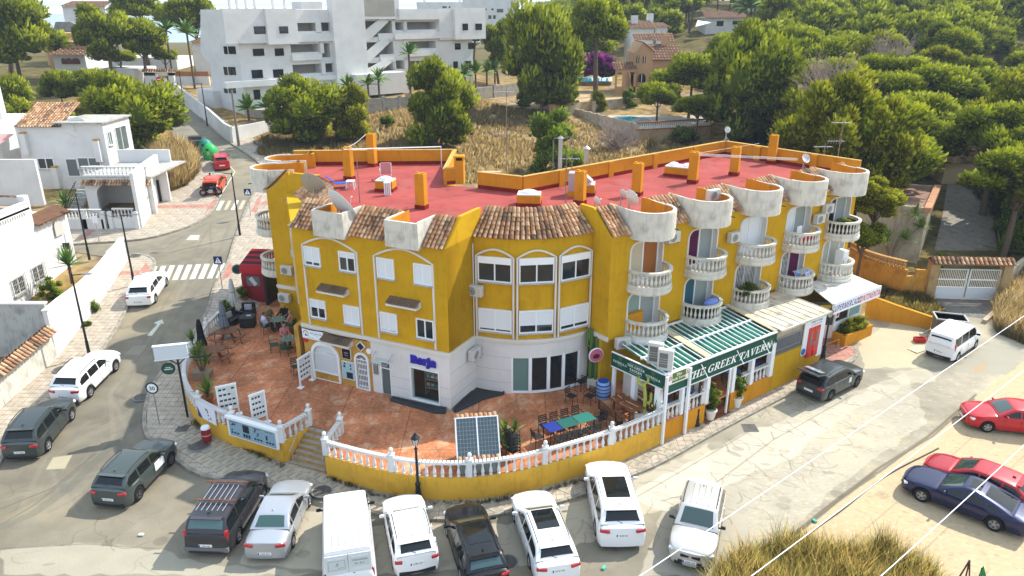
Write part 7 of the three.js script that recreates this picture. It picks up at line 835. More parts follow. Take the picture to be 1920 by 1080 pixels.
function tuftGeo(n,h,sp,w,seed){const r=rnd(seed),P=[],N=[];for(let i=0;i<n;i++){const a=r()*6.28,d=r()*sp,x=Math.cos(a)*d,z=Math.sin(a)*d,l=h*rr(0.6,1.2,r),ang=r()*6.28,lean=rr(0.1,0.7,r)*l,q=V(x+Math.cos(ang)*lean,l,z+Math.sin(ang)*lean),m=V(x+Math.cos(ang)*lean*0.3,l*0.6,z+Math.sin(ang)*lean*0.3),s=V(-Math.sin(a*3),0,Math.cos(a*3)).multiplyScalar(w);const A=V(x,0,z).sub(s),B=V(x,0,z).add(s),C2=m.clone().sub(s.clone().multiplyScalar(0.6)),D=m.clone().add(s.clone().multiplyScalar(0.6));for(const v of[A,B,D,A,D,C2,C2,D,q]){P.push(v.x,v.y,v.z);N.push(s.z/w*0.4,0.8,-s.x/w*0.4);}}const g=new THREE.BufferGeometry();g.setAttribute('position',new THREE.Float32BufferAttribute(P,3));g.setAttribute('normal',new THREE.Float32BufferAttribute(N,3));return boxUV(g);}
const mGrass=M(0xffffff,{roughness:1,side:THREE.DoubleSide}),pal=[[0.70,0.48,0.17],[0.78,0.58,0.24],[0.60,0.36,0.13],[0.80,0.64,0.34],[0.46,0.30,0.11]],palG=[[0.24,0.26,0.05],[0.48,0.40,0.10],[0.62,0.44,0.13],[0.52,0.32,0.09]];
function grassField(label,poly,n,geo,cols,smin,smax,seed,dens=0,lift=0){const r=rnd(seed),m=new THREE.InstancedMesh(geo,mGrass,n),pts=poly.map((p)=>[p.x,p.z]),xs=pts.map((p)=>p[0]),zs=pts.map((p)=>p[1]),inside=(x,z)=>{let c=false;for(let i=0,j=pts.length-1;i<pts.length;j=i++){const[a,b]=pts[i],[d,e]=pts[j];if((b>z)!==(e>z)&&x<(d-a)*(z-b)/(e-b)+a)c=!c;}return c;};let k=0,g=0;const col=new THREE.Color();while(k<n&&g++<n*30){const x=rr(Math.min(...xs),Math.max(...xs),r),z=rr(Math.min(...zs),Math.max(...zs),r);if(!inside(x,z))continue;const f=fbm(x*0.02+5,z*0.02+5,64,4);if(f<dens)continue;const s=rr(smin,smax,r)*(0.6+0.8*f);m.setMatrixAt(k,mat4(x,gy(x,z)-0.03+lift,z,rr(-0.15,0.15,r),r()*6.28,rr(-0.15,0.15,r),V(s,s*rr(0.8,1.3,r),s)));const c=pick(cols,r),q=rr(0.75,1.15,r);m.setColorAt(k,col.setRGB(c[0]*q,c[1]*q,c[2]*q));k++;}m.count=k;m.name=num('dry_grass');m.castShadow=m.receiveShadow=true;scene.add(m);return tag(m,label,'grass',null,'stuff');}
const GT=tuftGeo(16,0.6,0.28,0.016,1),GT2=tuftGeo(26,0.95,0.22,0.009,2);
grassField('tall dry golden grass on the vacant lot behind the yellow building',px2([[470,262],[560,236],[700,218],[900,190],[1010,210],[1060,225],[1190,265],[1340,270],[1340,330],[1000,350],[600,350],[500,310]]),11500,GT,pal,0.6,1.15,41,0.42);
grassField('dry grass in the field under the left pines',px2([[-20,262],[60,225],[160,190],[210,200],[250,240],[290,282],[230,288],[60,275]]),4500,GT,pal,0.7,1.3,42);grassField('straw coloured thicket between the white villa and the pavement',px2([[290,298],[330,282],[362,296],[372,325],[345,352],[308,364],[298,330]]),2600,GT2,pal,1.2,2.0,43);grassField('dry grass strip beside the street below the apartment wall',px2([[478,290],[505,262],[590,268],[590,300],[520,300]]),900,GT,pal,0.7,1.2,44);
grassField('dry weeds in front of the ochre wall and the gate',px2([[1620,520],[1700,545],[1745,565],[1760,590],[1745,600],[1660,575],[1630,555]]),2200,GT,palG,0.6,1.1,45);grassField('golden weeds on the bank at the right edge',px2([[1868,575],[1930,510],[1960,560],[1930,650],[1870,625]]),2200,GT2,pal,0.8,1.3,46);grassField('tall dry grass in the bottom right foreground',px2([[1345,1085],[1420,1050],[1500,1035],[1560,1062],[1650,1050],[1740,1085],[1760,1200],[1330,1200]]),2600,GT2,palG,0.85,1.5,47);grassField('sparse weeds along the foot of the terrace wall',[[365,790],[420,817],[520,868],[540,875],[535,880],[420,826],[362,800]].map((q)=>gp(q[0],q[1],PAVE)),160,GT,palG,0.25,0.5,48,0,PAVE);grassField('sparse weeds at the wall below the front balustrade',[[615,893],[700,925],[780,941],[900,940],[1000,925],[1120,890],[1125,895],[1005,932],[900,947],[780,947],[700,931],[614,899]].map((q)=>gp(q[0],q[1],PAVE)),260,GT,[[0.06,0.08,0.03],[0.14,0.12,0.05],[0.2,0.15,0.07]],0.2,0.45,49,0,PAVE);
grassField('brown undergrowth beneath the pines on the right',px2([[1620,340],[1760,330],[1960,360],[1960,480],[1880,480],[1860,400],[1780,320],[1600,250],[1380,250],[1360,270],[1560,320]]),3500,GT,[[0.12,0.13,0.04],[0.2,0.16,0.07],[0.08,0.11,0.03]],0.7,1.4,50);
// ---------- street furniture, terrace furniture, roof fittings, people ----------
const font=new FontLoader().parse?await new FontLoader().loadAsync('fonts/droid/droid_sans_bold.typeface.json'):null;
const local=(fn)=>{const b=new MB();fn(b);return b;};
const part=(t,n,m,fn,smooth)=>{const b=new MB();fn(b);const o=mesh(n,b.geo(smooth),m,t);return o;};
{
const g=new TextGeometry('Borja',{font,size:0.40,depth:0.07,curveSegments:5,bevelEnabled:true,bevelThickness:0.02,bevelSize:0.035,bevelSegments:2});g.computeBoundingBox();const w=g.boundingBox.max.x-g.boundingBox.min.x;g.scale(1.5/w,1,1);
const b=bm();b.m=F1;b.add(g,mat4(7.02,3.66,0.04));b.rbox(7.42,3.68,0.06,0.85,0.12,0.06,0.02);b.build('shop_letters',M([0.025,0.02,0.33],{roughness:0.35}),bld);
const rk=thing('shop_display','white shelf rack with bags and boxes inside the shop window','shelf rack',F1.P(7.85,TY,-1.0),F1.turn);for(const y of[0.5,1.0,1.4])part(rk,'shelf',mt.steel,(q)=>q.box(0,y,0,1.1,0.03,0.5));const r=rnd(3);for(const y of[0.52,1.02,1.42])for(let i=0;i<4;i++)part(rk,'goods',M(pick([[0.5,0.5,0.48],[0.15,0.3,0.32],[0.45,0.38,0.3],[0.1,0.1,0.1]],r)),(q)=>q.rbox(-0.4+i*0.27,y+0.13,0.05,0.2,rr(0.15,0.28,r),0.2,0.03));for(const x of[-0.55,0.55])part(rk,'upright',mt.steel,(q)=>q.box(x,0.75,0,0.03,1.5,0.4));}
{
const pr=(u,y,w,h,dr)=>{const b=bm();b.m=F1;b.box(u+w/2,y+h/2,0.04,w,h,0.06);const o=b.build('sign_board',mt.pvc,bld);printed(F1,u+0.02,y+0.02,w-0.04,h-0.04,dr,o,0.075,260);};
pr(0.0,3.72,1.44,0.56,(c,w,h)=>{fill(c,w,h,'#e6edf4');c.fillStyle='#3f5fb4';c.beginPath();c.arc(w*0.17,h*0.48,h*0.33,Math.PI,2.2*Math.PI);c.lineWidth=h*0.07;c.strokeStyle='#27386f';c.stroke();c.fillStyle='#e8d23a';c.beginPath();c.arc(w*0.17,h*0.5,h*0.2,Math.PI,0);c.fill();c.fillStyle='#2c4fa6';c.beginPath();c.moveTo(w*0.09,h*0.72);c.lineTo(w*0.17,h*0.48);c.lineTo(w*0.28,h*0.76);c.fill();write(c,'INMO ALBIR CASAS',w*0.66,h*0.32,h*0.17,'#2a3350');write(c,'real estate',w*0.66,h*0.5,h*0.13,'#4a5570','');write(c,'INMOBILIARIA',w*0.4,h*0.86,h*0.12,'#4a5570','');});
const rb=bm();rb.m=F1;rb.box(0.13,3.58,0.04,0.3,0.2,0.05);rb.build('red_sign',mt.red,bld);
pr(2.62,2.98,0.58,0.62,(c,w,h)=>{fill(c,w,h,'#14141c');write(c,'MENU',w*0.5,h*0.4,h*0.14,'#cfcfd6');write(c,'DEL DIA',w*0.5,h*0.64,h*0.11,'#cfcfd6');write(c,'desde 10',w*0.5,h*0.86,h*0.08,'#9a9aa4','');});
pr(2.54,1.74,0.8,1.08,(c,w,h)=>{fill(c,w,h,'#9cc0c8');const r=rnd(2);c.fillStyle='#1c2630';for(const[x,y,a,b]of[[0.18,0.06,0.14,0.1],[0.12,0.2,0.16,0.14],[0.7,0.1,0.1,0.14],[0.7,0.3,0.1,0.12],[0.35,0.58,0.55,0.36]])c.fillRect(x*w,y*h,a*w,b*h);});
const d=bm();d.m=F1;d.box(3.9,3.93,0.05,0.42,0.42,0.06,0,0,Math.PI/4);const dm=d.build('diamond_sign',mt.pvc,bld);const d2=bm();d2.m=F1;d2.box(3.9,3.93,0.085,0.34,0.34,0.012,0,0,Math.PI/4);d2.build('sign_face',M([0.03,0.03,0.05]),dm);
const cl=bm();cl.m=F1;cl.cyl(4.42,3.75,0.06,0.16,0.16,0.06,20,Math.PI/2);cl.build('round_sign',mt.pvc,bld);
const cb=bm();cb.tube([0.1,0.8,1.6,2.4,3.3,4.4].map((u,i)=>F1.P(u,[4.34,4.3,4.36,4.27,4.33,4.36][i],0.09)),0.025,6,30);cb.build('cable',mt.black,bld);
const dp=bm();dp.m=FC;dp.rod(V(2.4,B1,0.06),V(2.4,EV-0.4,0.06),0.035);dp.build('drain_pipe',mt.trim,bld);
}
{
const gv=M([0.06,0.06,0.065],{map:tex(256,1,(u,v)=>{const k=0.5+1.1*fbm(u,v,40,2);return[k,k,k];}),bumpMap:grainTex,bumpScale:0.05});
const beds=[[[733,752],[737,747],[800,762],[836,768],[834,776],[815,775]],[[851,769],[893,726],[945,735],[944,740],[905,750],[854,774]]];
beds.forEach((q,i)=>{const t=thing('gravel_bed',i?'triangular dark gravel bed in the white corner of the building':'narrow dark gravel bed below the shop window','gravel bed',at(q[0][0],q[0][1],TY));const P=q.map((p)=>at(p[0],p[1],TY));const a=bm();prism(a,P,TY-0.05,TY+0.08);a.build('gravel',gv,t);const k=bm();for(let j=0;j<P.length;j++){const A=P[j].clone().setY(TY+0.06),B=P[(j+1)%P.length].clone().setY(TY+0.06);if(A.distanceTo(B)>0.1)k.bar(A,B,0.09,0.14);}k.build('kerb',M([0.05,0.055,0.06]),t);});
}
// ----- lamps and signs -----
function streetLamp(label,p,arm,h=5.3,group){const t=thing('street_lamp',label,'street lamp',p,0,group);part(t,'pole',mt.iron,(b)=>{b.cyl(0,h/2,0,0.045,0.08,h,10);b.cyl(0,0.5,0,0.09,0.1,1.0,10);});part(t,'arm',mt.iron,(b)=>b.rod(V(0,h-0.12,0),V(arm,h-0.02,0),0.035));part(t,'lamp_head',M([0.2,0.21,0.22]),(b)=>b.rbox(arm*1.05,h-0.02,0,0.55,0.07,0.24,0.03));return t;}
streetLamp('black street lamp at the rear of the white hatchback',gp(252,535,PAVE),0.9);streetLamp('black street lamp over the white off-roader on the left pavement',gp(168,667,PAVE),0.85);streetLamp('black street lamp by the far zebra crossing',gp(450,441,PAVE),-1.0);streetLamp('black street lamp before the iron stair of the villa',gp(168,487,PAVE),0.3);streetLamp('far street lamp nearest the gateway',gp(347,208,PAVE),-0.9);streetLamp('street lamp beside the white perimeter wall',gp(389,236,PAVE),-0.9);
{const t=thing('utility_pole','grey wooden utility pole by the fan palms','pole',gp(448,275));part(t,'pole',M([0.22,0.19,0.16]),(b)=>b.cyl(0,3.2,0,0.11,0.16,6.4,9));part(t,'bracket',mt.steel,(b)=>b.rod(V(-0.7,5.1,0),V(0.2,5.1,0),0.04));}
const lanternGlass=M([0.75,0.77,0.75],{phys:true,roughness:0.3,transmission:0.4,thickness:0});
function lantern(label,p){const t=thing('lantern_post',label,'street lamp',p);part(t,'post',mt.iron,(b)=>{b.lathe([[0.2,0],[0.2,0.1],[0.15,0.16],[0.15,0.42],[0.11,0.5],[0.13,0.56],[0.1,0.7],[0.12,0.95],[0.06,1.05],[0.055,2.7],[0.09,2.74],[0.04,2.8],[0.03,2.92]],14);},0.6);part(t,'lantern_glass',lanternGlass,(b)=>b.cyl(0,3.1,0,0.17,0.1,0.34,6));part(t,'lantern_roof',mt.iron,(b)=>{b.cyl(0,3.36,0,0.07,0.22,0.18,6);b.sph(0,3.5,0,0.05);for(let i=0;i<6;i++){const a=i*Math.PI/3;b.rod(V(0.1*Math.sin(a),2.92,0.1*Math.cos(a)),V(0.18*Math.sin(a),3.28,0.18*Math.cos(a)),0.012,4);}});return t;}
lantern('black lantern post against the yellow terrace wall behind the white crossover',gp(785,940,PAVE));lantern('black lantern post before the tavern front',gp(1305,797,PAVE));lantern('black lantern post at the corner of the red-door shop',gp(1542,676,PAVE));
const zebraDraw=(c,w,h)=>{fill(c,w,h,'#16305f');c.fillStyle='#f2f4f6';c.beginPath();c.moveTo(w/2,h*0.12);c.lineTo(w*0.9,h*0.85);c.lineTo(w*0.1,h*0.85);c.fill();c.fillStyle='#101418';c.beginPath();c.arc(w*0.5,h*0.38,w*0.06,0,7);c.fill();c.fillRect(w*0.46,h*0.44,w*0.08,h*0.2);c.lineWidth=w*0.05;c.strokeStyle='#101418';c.beginPath();c.moveTo(w*0.5,h*0.6);c.lineTo(w*0.38,h*0.8);c.moveTo(w*0.5,h*0.6);c.lineTo(w*0.64,h*0.8);c.stroke();};
for(const[l,q]of[['blue pedestrian crossing sign at the far zebra crossing',[470,404]],['blue pedestrian crossing sign at the near zebra crossing',[417,541]]]){const p=gp(q[0],q[1],PAVE),t=thing('crossing_sign',l,'road sign',p);part(t,'post',mt.steel,(b)=>b.cyl(0,1.2,0,0.035,0.035,2.4,8));const pl=part(t,'sign_plate',mt.steel,(b)=>b.rbox(0,2.15,0.05,0.62,0.62,0.03,0.01));printed(new THREE.Matrix4().setPosition(p.x,p.y,p.z),-0.3,1.85,0.6,0.6,zebraDraw,pl,0.068,220);}
{const p=gp(299,795,PAVE),t=thing('speed_sign','round 30 speed limit sign on the pavement corner','road sign',p);part(t,'post',mt.steel,(b)=>b.cyl(0,1.15,0,0.035,0.035,2.3,8));const pl=part(t,'sign_plate',M([0.05,0.05,0.05]),(b)=>b.cyl(0,2.15,0.05,0.33,0.33,0.03,28,Math.PI/2));const tx=canvasTex(160,160,(c,w,h)=>{fill(c,w,h,'#7d1420');c.fillStyle='#262a30';c.beginPath();c.arc(w/2,h/2,w*0.5,0,7);c.fill();c.fillStyle='#e9ecef';c.beginPath();c.arc(w/2,h/2,w*0.4,0,7);c.fill();write(c,'30',w/2,h*0.53,h*0.44,'#15171a');});const g=new THREE.CircleGeometry(0.32,28);g.translate(0,2.15,0.069);mesh('sign_face',g,M(0xffffff,{map:tx}),pl);}
{const p=gp(187,456,PAVE),t=thing('road_sign','small white arrow sign beside the villa gate wall','road sign',p);part(t,'post',mt.steel,(b)=>b.cyl(0,1.1,0,0.035,0.035,2.2,8));part(t,'sign_plate',mt.pvc,(b)=>b.rbox(0,2.0,0.04,0.4,0.6,0.03,0.01));const p2=gp(303,180,PAVE),t2=thing('stop_sign','round red no entry sign near the gateway','road sign',p2);part(t2,'post',mt.steel,(b)=>b.cyl(0,1.3,0,0.05,0.05,2.6,8));const d=part(t2,'sign_plate',mt.red,(b)=>b.cyl(0,2.4,0.06,0.4,0.4,0.04,20,Math.PI/2));part(t2,'white_bar',mt.pvc,(b)=>b.box(0,2.4,0.09,0.5,0.12,0.02));}
{const p=gp(352,782,PAVE),t=thing('sign_board','white lightbox sign on a black post with a round green sign below, outside the balustrade','sign',p);t.rotation.y=0.25;part(t,'post',mt.iron,(b)=>{b.cyl(0,1.75,0,0.05,0.06,3.5,10);b.rod(V(-0.9,3.45,0),V(1.6,3.45,0),0.04);b.rod(V(0,3.1,0),V(-0.4,3.45,0),0.03);b.rod(V(0,3.1,0),V(0.4,3.45,0),0.03);});part(t,'lightbox',M([0.62,0.68,0.72],{roughness:0.4}),(b)=>b.rbox(-0.25,3.86,0,1.6,0.74,0.16,0.03));part(t,'lightbox_rim',mt.pvc,(b)=>{b.box(-0.25,4.25,0,1.66,0.05,0.2);b.box(-0.25,3.48,0,1.66,0.04,0.2);});part(t,'round_sign',M([0.02,0.09,0.06],{roughness:0.4}),(b)=>b.cyl(-0.5,2.95,0,0.3,0.3,0.1,22,Math.PI/2));part(t,'sign_rim',mt.black,(b)=>b.add(new THREE.TorusGeometry(0.3,0.035,6,24),mat4(-0.5,2.95,0.03)));part(t,'lettering',M([0.6,0.66,0.62]),(b)=>{b.box(-0.5,2.92,0.055,0.4,0.05,0.01);b.box(-0.5,3.02,0.055,0.25,0.04,0.01);});}
// ----- notice boards -----
const listing=(n,m,seed)=>(c,w,h)=>{fill(c,w,h,'#c9cfcd');const r=rnd(seed);for(let j=0;j<m;j++)for(let i=0;i<n;i++){if(r()<0.12)continue;c.fillStyle='#e4e8e6';c.fillRect((i+0.06)*w/n,(j+0.08)*h/m,w/n*0.88,h/m*0.84);c.fillStyle=pick(['#2a3644','#38465a','#222b33'],r);c.fillRect((i+0.14)*w/n,(j+0.2)*h/m,w/n*0.72,h/m*0.36);c.fillStyle='#7b8894';c.fillRect((i+0.14)*w/n,(j+0.66)*h/m,w/n*0.6,h/m*0.06);}};
for(const[l,a,b,hh,seed]of[['white framed property notice board on legs, nearest the corner planters',[414,784],[449,776],1.75,5],['white framed property notice board on legs, behind the wall display',[476,801],[502,791],1.75,6],['white framed property notice board on legs before the arched grille window',[564,727],[586,712],1.7,7]]){const A=at(a[0],a[1],TY),B=at(b[0],b[1],TY),F=frame(A,B),t=thing('notice_board',l,'notice board',A.clone());const f=bm();f.m=F;for(const u of[0,F.len]){f.box(u,TY+hh/2,0,0.07,hh,0.07);f.box(u,TY+0.02,0,0.3,0.03,0.3);}f.box(F.len/2,TY+hh,0,F.len+0.1,0.08,0.1);f.box(F.len/2,TY+0.42,0,F.len,0.05,0.06);f.build('frame',mt.pvc,t);const p=bm();p.m=F;p.box(F.len/2,TY+0.42+(hh-0.42)/2,0,F.len-0.06,hh-0.45,0.03);const o=p.build('panel',M([0.6,0.62,0.61]),t);printed(F,0.05,TY+0.46,F.len-0.1,hh-0.54,listing(4,4,seed),o,0.017,200);}
{const A=at(435,801,TY),B=at(527,829,TY),F=frame(A,B),t=thing('display_case','white four-bay display case with property adverts on the terrace wall','display case',A.clone()),L=F.len;const f=bm();f.m=F;f.box(L/2,TY+0.2,0.18,L,1.02,0.12);f.box(L/2,TY+0.76,0.22,L+0.1,0.12,0.26);f.build('frame',mt.pvc,t);for(let i=0;i<4;i++){const p=bm();p.m=F;const w=(L-0.3)/4,u=0.12+i*(w+0.03);p.box(u+w/2,TY+0.18,0.25,w,0.86,0.02);const o=p.build('panel',M([0.3,0.4,0.45],{roughness:0.2}),t);printed(F,u+0.02,TY-0.23,w-0.04,0.82,(c,W,h)=>{fill(c,W,h,'#86a4b4');const r=rnd(50+i);c.fillStyle='#17212b';if(i===1){c.fillRect(W*0.2,h*0.06,W*0.6,h*0.5);for(let k=0;k<3;k++)c.fillRect(W*(0.18+k*0.24),h*0.66,W*0.18,h*0.24);}else{for(let k=0;k<4;k++)c.fillRect(W*rr(0.1,0.75,r),h*rr(0.1,0.55,r),W*0.16,h*0.1);for(let k=0;k<3;k++)c.fillRect(W*(0.12+k*0.28),h*0.72,W*0.2,h*0.12);c.fillRect(W*0.1,h*0.05,W*0.7,h*0.03);}},o,0.262,180);}}
{const A=at(377,772,TY),B=at(411,790,TY),F=frame(A,B),t=thing('banner','white banner with purple edge hanging on the balustrade','banner',A.clone());const b=bm();b.m=F;b.box(F.len/2,TY+0.28,0.16,F.len,0.92,0.02);const o=b.build('cloth',M([0.7,0.7,0.72]),t);printed(F,0,TY-0.17,F.len,0.9,(c,w,h)=>{fill(c,w,h,'#dcdde6');c.fillStyle='#3c3566';c.beginPath();c.moveTo(0,h*0.3);c.lineTo(w*0.25,h);c.lineTo(0,h);c.fill();const r=rnd(12);c.fillStyle='#20242c';for(let i=0;i<12;i++)c.fillRect(w*rr(0.4,0.9,r),h*rr(0.2,0.9,r),w*rr(0.03,0.1,r),h*rr(0.03,0.1,r));},o,0.172,160);}
// ----- pots and plants on the terrace -----
const mTerracotta=M([0.42,0.17,0.08],{map:dirtyTex});
function potted(label,p,kind,pot,o={}){const t=thing('potted_plant',label,'potted plant',p),r=rnd(Math.round(p.x*91-p.z*37));const ph=o.ph??0.45;if(pot==='round')part(t,'pot',o.mat??mTerracotta,(b)=>b.lathe([[0.0,0.02],[0.2,0],[0.3,ph*0.85],[0.34,ph*0.87],[0.34,ph],[0.28,ph],[0.26,ph*0.9],[0,ph*0.9]],16),0.6);else part(t,'planter_box',o.mat??M([0.30,0.24,0.18],{map:dirtyTex}),(b)=>{b.rbox(0,ph/2,0,1.0,ph,0.6,0.03);b.box(0,ph,0,1.06,0.06,0.66);});if(kind==='spiky'){const heads=o.heads??[[0,0.5,0]];part(t,'stem',mBark,(b)=>{for(const h of heads)b.rod(V(h[0]*0.2,ph*0.9,h[2]*0.2),V(h[0],ph+h[1],h[2]),0.05);});for(const h of heads)for(let i=0;i<30;i++){const m=mesh('leaf',SPIKE,mPalm[i%3],t);m.position.set(h[0],ph+h[1],h[2]);m.scale.setScalar((o.L??0.7)*rr(0.8,1.1,r));m.rotation.set(rr(-1.5,0.4,r),r()*6.28,0,'YXZ');}}else{const c=mesh('foliage',o.geo??BUSHY,mLeaf,t);const s=o.s??0.55;c.scale.set(s,s*(o.tall??1.2),s);c.position.y=ph+s*(o.tall??1.2)*0.8;part(t,'stem',mBark,(b)=>b.rod(V(0,ph*0.8,0),V(0.02,ph+s,0),0.03));}return t;}
potted('yucca with three heads in a wooden planter at the street corner of the terrace',at(381,709,TY),'spiky','box',{heads:[[0,1.2,0],[-0.2,0.7,0.1],[0.25,0.5,-0.1]],L:0.75});potted('bushy spiky plant in a terracotta pot behind the first notice board',at(391,757,TY),'spiky','round',{heads:[[0,0.35,0],[0.1,0.2,0.1]],L:0.8});potted('spiky plant behind the closed black parasol',at(365,668,TY),'spiky','round',{heads:[[0,0.6,0]],L:0.7});potted('leafy pot plant beside the dark red kiosk',at(457,568,TY),'bush','round',{s:0.5,tall:0.8});potted('leafy pot plant behind the black lounge chairs',at(425,594,TY),'bush','round',{s:0.5,tall:0.8});
potted('spiky plant group right of the solar panel',at(947,852,TY),'spiky','round',{heads:[[0,0.8,0],[0.45,0.9,0.1],[-0.2,0.4,0.3],[0.3,0.3,0.4]],L:0.65});
const whitePot=M([0.68,0.66,0.60],{roughness:0.6});potted('clipped shrub in a white pot left of the tavern steps',gp(1331,786,PAVE),'bush','round',{mat:whitePot,ph:0.62,s:0.52,tall:1.5});potted('clipped shrub in a white pot right of the tavern steps',gp(1380,762,PAVE),'bush','round',{mat:whitePot,ph:0.62,s:0.5,tall:1.5});
const mCact=M([0.10,0.17,0.05],{roughness:0.7}),mCactY=M([0.36,0.40,0.08],{roughness:0.7});
{const p=at(1112,724,TY),t=thing('column_cactus','tall column cactus group in a white planter beside the glazed shop front','cactus',p);part(t,'planter',mt.dirtyWhite,(b)=>{b.rbox(0,0.25,0,0.8,0.5,0.55,0.03);});for(const[x,z,h]of[[-0.2,0,3.3],[0.1,0.1,3.0],[0.25,-0.1,3.4],[-0.05,-0.12,2.8]])part(t,'column',mCact,(b)=>{for(let i=0;i<6;i++)b.add(new THREE.CapsuleGeometry(0.05,h-0.4,3,6),mat4(x+0.05*Math.cos(i),0.4+h/2-0.1,z+0.05*Math.sin(i)));});for(const[x,y,l,s]of[[-0.2,2.4,0.9,-1],[0.1,2.2,0.8,1],[-0.1,2.7,0.8,-1],[0.25,2.6,0.9,1]])part(t,'arm',mCact,(b)=>b.tube([V(x,y,0),V(x+s*0.18,y+0.1,0.05),V(x+s*0.22,y+l,0.05)],0.07,7));}
{const p=at(1206,786,TY),t=thing('yellow_cactus','yellow green branching cactus beside the tavern picnic table','cactus',p);part(t,'stem',mCactY,(b)=>{b.tube([V(0,0.3,0),V(0.02,1.2,0),V(-0.1,2.1,0)],0.09,8);b.tube([V(-0.1,1.9,0),V(-0.35,2.05,0),V(-0.4,2.4,0)],0.07,7);b.tube([V(0.02,0.9,0),V(0.28,1.0,0),V(0.3,1.5,0)],0.07,7);b.tube([V(-0.08,2.0,0),V(0.1,2.15,0),V(0.08,2.4,0)],0.06,7);});part(t,'planter',mt.dirtyWhite,(b)=>b.rbox(0.1,0.2,0,1.2,0.4,0.45,0.03));for(let i=0;i<14;i++){const m=mesh('leaf',SPIKE,mPalm[0],t);m.position.set(0.55,0.35,0.05);m.scale.setScalar(0.9);m.rotation.set(-0.9+(i%4)*0.2,i*2.4,0,'YXZ');}}
// ----- chairs and tables -----
function makeChair(mat){const t=new THREE.Group();t.name='terrace_chair';part(t,'seat',mat,(b)=>b.rbox(0,0.45,0,0.46,0.04,0.46,0.02));for(let i=0;i<4;i++)part(t,'back_slat',mat,(b)=>b.rbox(0,0.58+i*0.09,-0.23-i*0.018,0.44,0.06,0.025,0.01));for(const x of[-0.21,0.21]){for(const z of[-0.21,0.21])part(t,'leg',mat,(b)=>b.rod(V(x,0.45,z),V(x*1.15,0,z*1.15),0.018));part(t,'armrest',mat,(b)=>{b.rbox(x*1.12,0.68,0,0.05,0.03,0.44,0.012);b.rod(V(x*1.12,0.68,0.2),V(x*1.1,0.45,0.2),0.015);b.rod(V(x*0.95,0.9,-0.28),V(x,0.45,-0.22),0.018);});}return t;}
const chairB=makeChair(M([0.02,0.02,0.022],{roughness:0.5})),chairG=makeChair(M([0.015,0.06,0.04],{roughness:0.5}));
function chair(src,label,p,turn,group){const c=src.clone();c.name=num('terrace_chair');scene.add(c);c.position.copy(p);c.rotation.y=turn;return tag(c,label,'chair',group);}
chair(chairB,'black terrace chair nearest the planted cactus, alone at the back',at(1089,729,TY),0.7+Math.PI);chair(chairB,'black terrace chair on the left of the three by the barrel',at(1071,756,TY),0.9);chair(chairB,'black terrace chair in front of the blue barrel',at(1105,756,TY),-0.7);
{
const a=at(1016,823,TY).setY(TY),b=at(1030,836,TY),c=at(1113,808,TY),d=at(1106,799,TY),F=frame(a.clone().lerp(b,0.5),c.clone().lerp(d,0.5)),L=F.len;const w=0.8;
[['square dining table with dark blue top, left end of the long row',0,0.27,[0.012,0.03,0.22]],['dining table with green top in the middle of the long row',0.285,0.62,[0.012,0.10,0.085]],['dining table with green top at the right end of the long row',0.635,1,[0.02,0.15,0.12]]].forEach(([l,t0,t1,col])=>{const ww=(t1-t0)*L,t=thing('dining_table',l,'table',F.P((t0+t1)/2*L,TY,0),F.turn);part(t,'tabletop',M(col,{roughness:0.45}),(q)=>q.rbox(0,0.75,0,ww,0.035,w,0.012));for(const x of[-ww/2+0.08,ww/2-0.08])for(const z of[-w/2+0.08,w/2-0.08])part(t,'leg',mt.black,(q)=>q.rod(V(x,0.74,z),V(x,0,z),0.022));});
['leftmost','second','third','rightmost'].forEach((n,i)=>{chair(chairB,`${n} black chair on the far side of the long table row`,F.P(L*(0.14+i*0.24),TY,-0.72),F.turn);chair(chairB,`${n} black chair on the near side of the long table row`,F.P(L*(0.16+i*0.24),TY,0.68),F.turn+Math.PI);});chair(chairB,'black chair at the left head of the long table row',F.P(-0.45,TY,0),F.turn+Math.PI/2);chair(chairB,'black chair at the right head of the long table row',F.P(L+0.5,TY,0),F.turn-Math.PI/2);
}
for(let i=0;i<6;i++){const p=at(962,862,TY);chair(chairB,['lowest','second','third','fourth','fifth','topmost'][i]+' black chair in the stack beside the spiky plants',V(p.x,TY+i*0.16,p.z-0.1),2.3);}
{const q=[[1143,768],[1164,762],[1205,789],[1185,800]].map((p)=>at(p[0],p[1],TY)),A=q[0].clone().lerp(q[1],0.5),B=q[2].clone().lerp(q[3],0.5),F=frame(A,B),t=thing('picnic_table','long brown wooden table on the tavern side of the terrace','table',F.P(F.len/2,TY,0),F.turn),L=F.len;for(let i=0;i<4;i++)part(t,'plank',mt.wood,(b)=>b.rbox(0,0.75,-0.36+i*0.24,L,0.05,0.23,0.012));for(const x of[-L*0.36,L*0.36])for(const z of[-0.3,0.3])part(t,'leg',mt.wood,(b)=>b.box(x,0.36,z,0.1,0.72,0.08));for(const[s,l]of[[1,'brown wooden bench with backrest on the near side of the long table'],[-1,'brown wooden bench with backrest on the far side of the long table']]){const k=thing('wooden_bench',l,'bench',F.P(L/2,TY,s*0.95),F.turn+(s>0?Math.PI:0));for(const z of[-0.12,0.12])part(k,'seat_plank',mt.wood,(b)=>b.rbox(0,0.45,z,L*0.95,0.045,0.2,0.01));for(const y of[0.66,0.86])part(k,'back_plank',mt.wood,(b)=>b.rbox(0,y,-0.26,L*0.95,0.14,0.035,0.01));for(const x of[-L*0.38,L*0.38])part(k,'bench_leg',mt.iron,(b)=>{b.box(x,0.22,0,0.06,0.44,0.36);b.box(x,0.65,-0.28,0.06,0.5,0.05);});}}
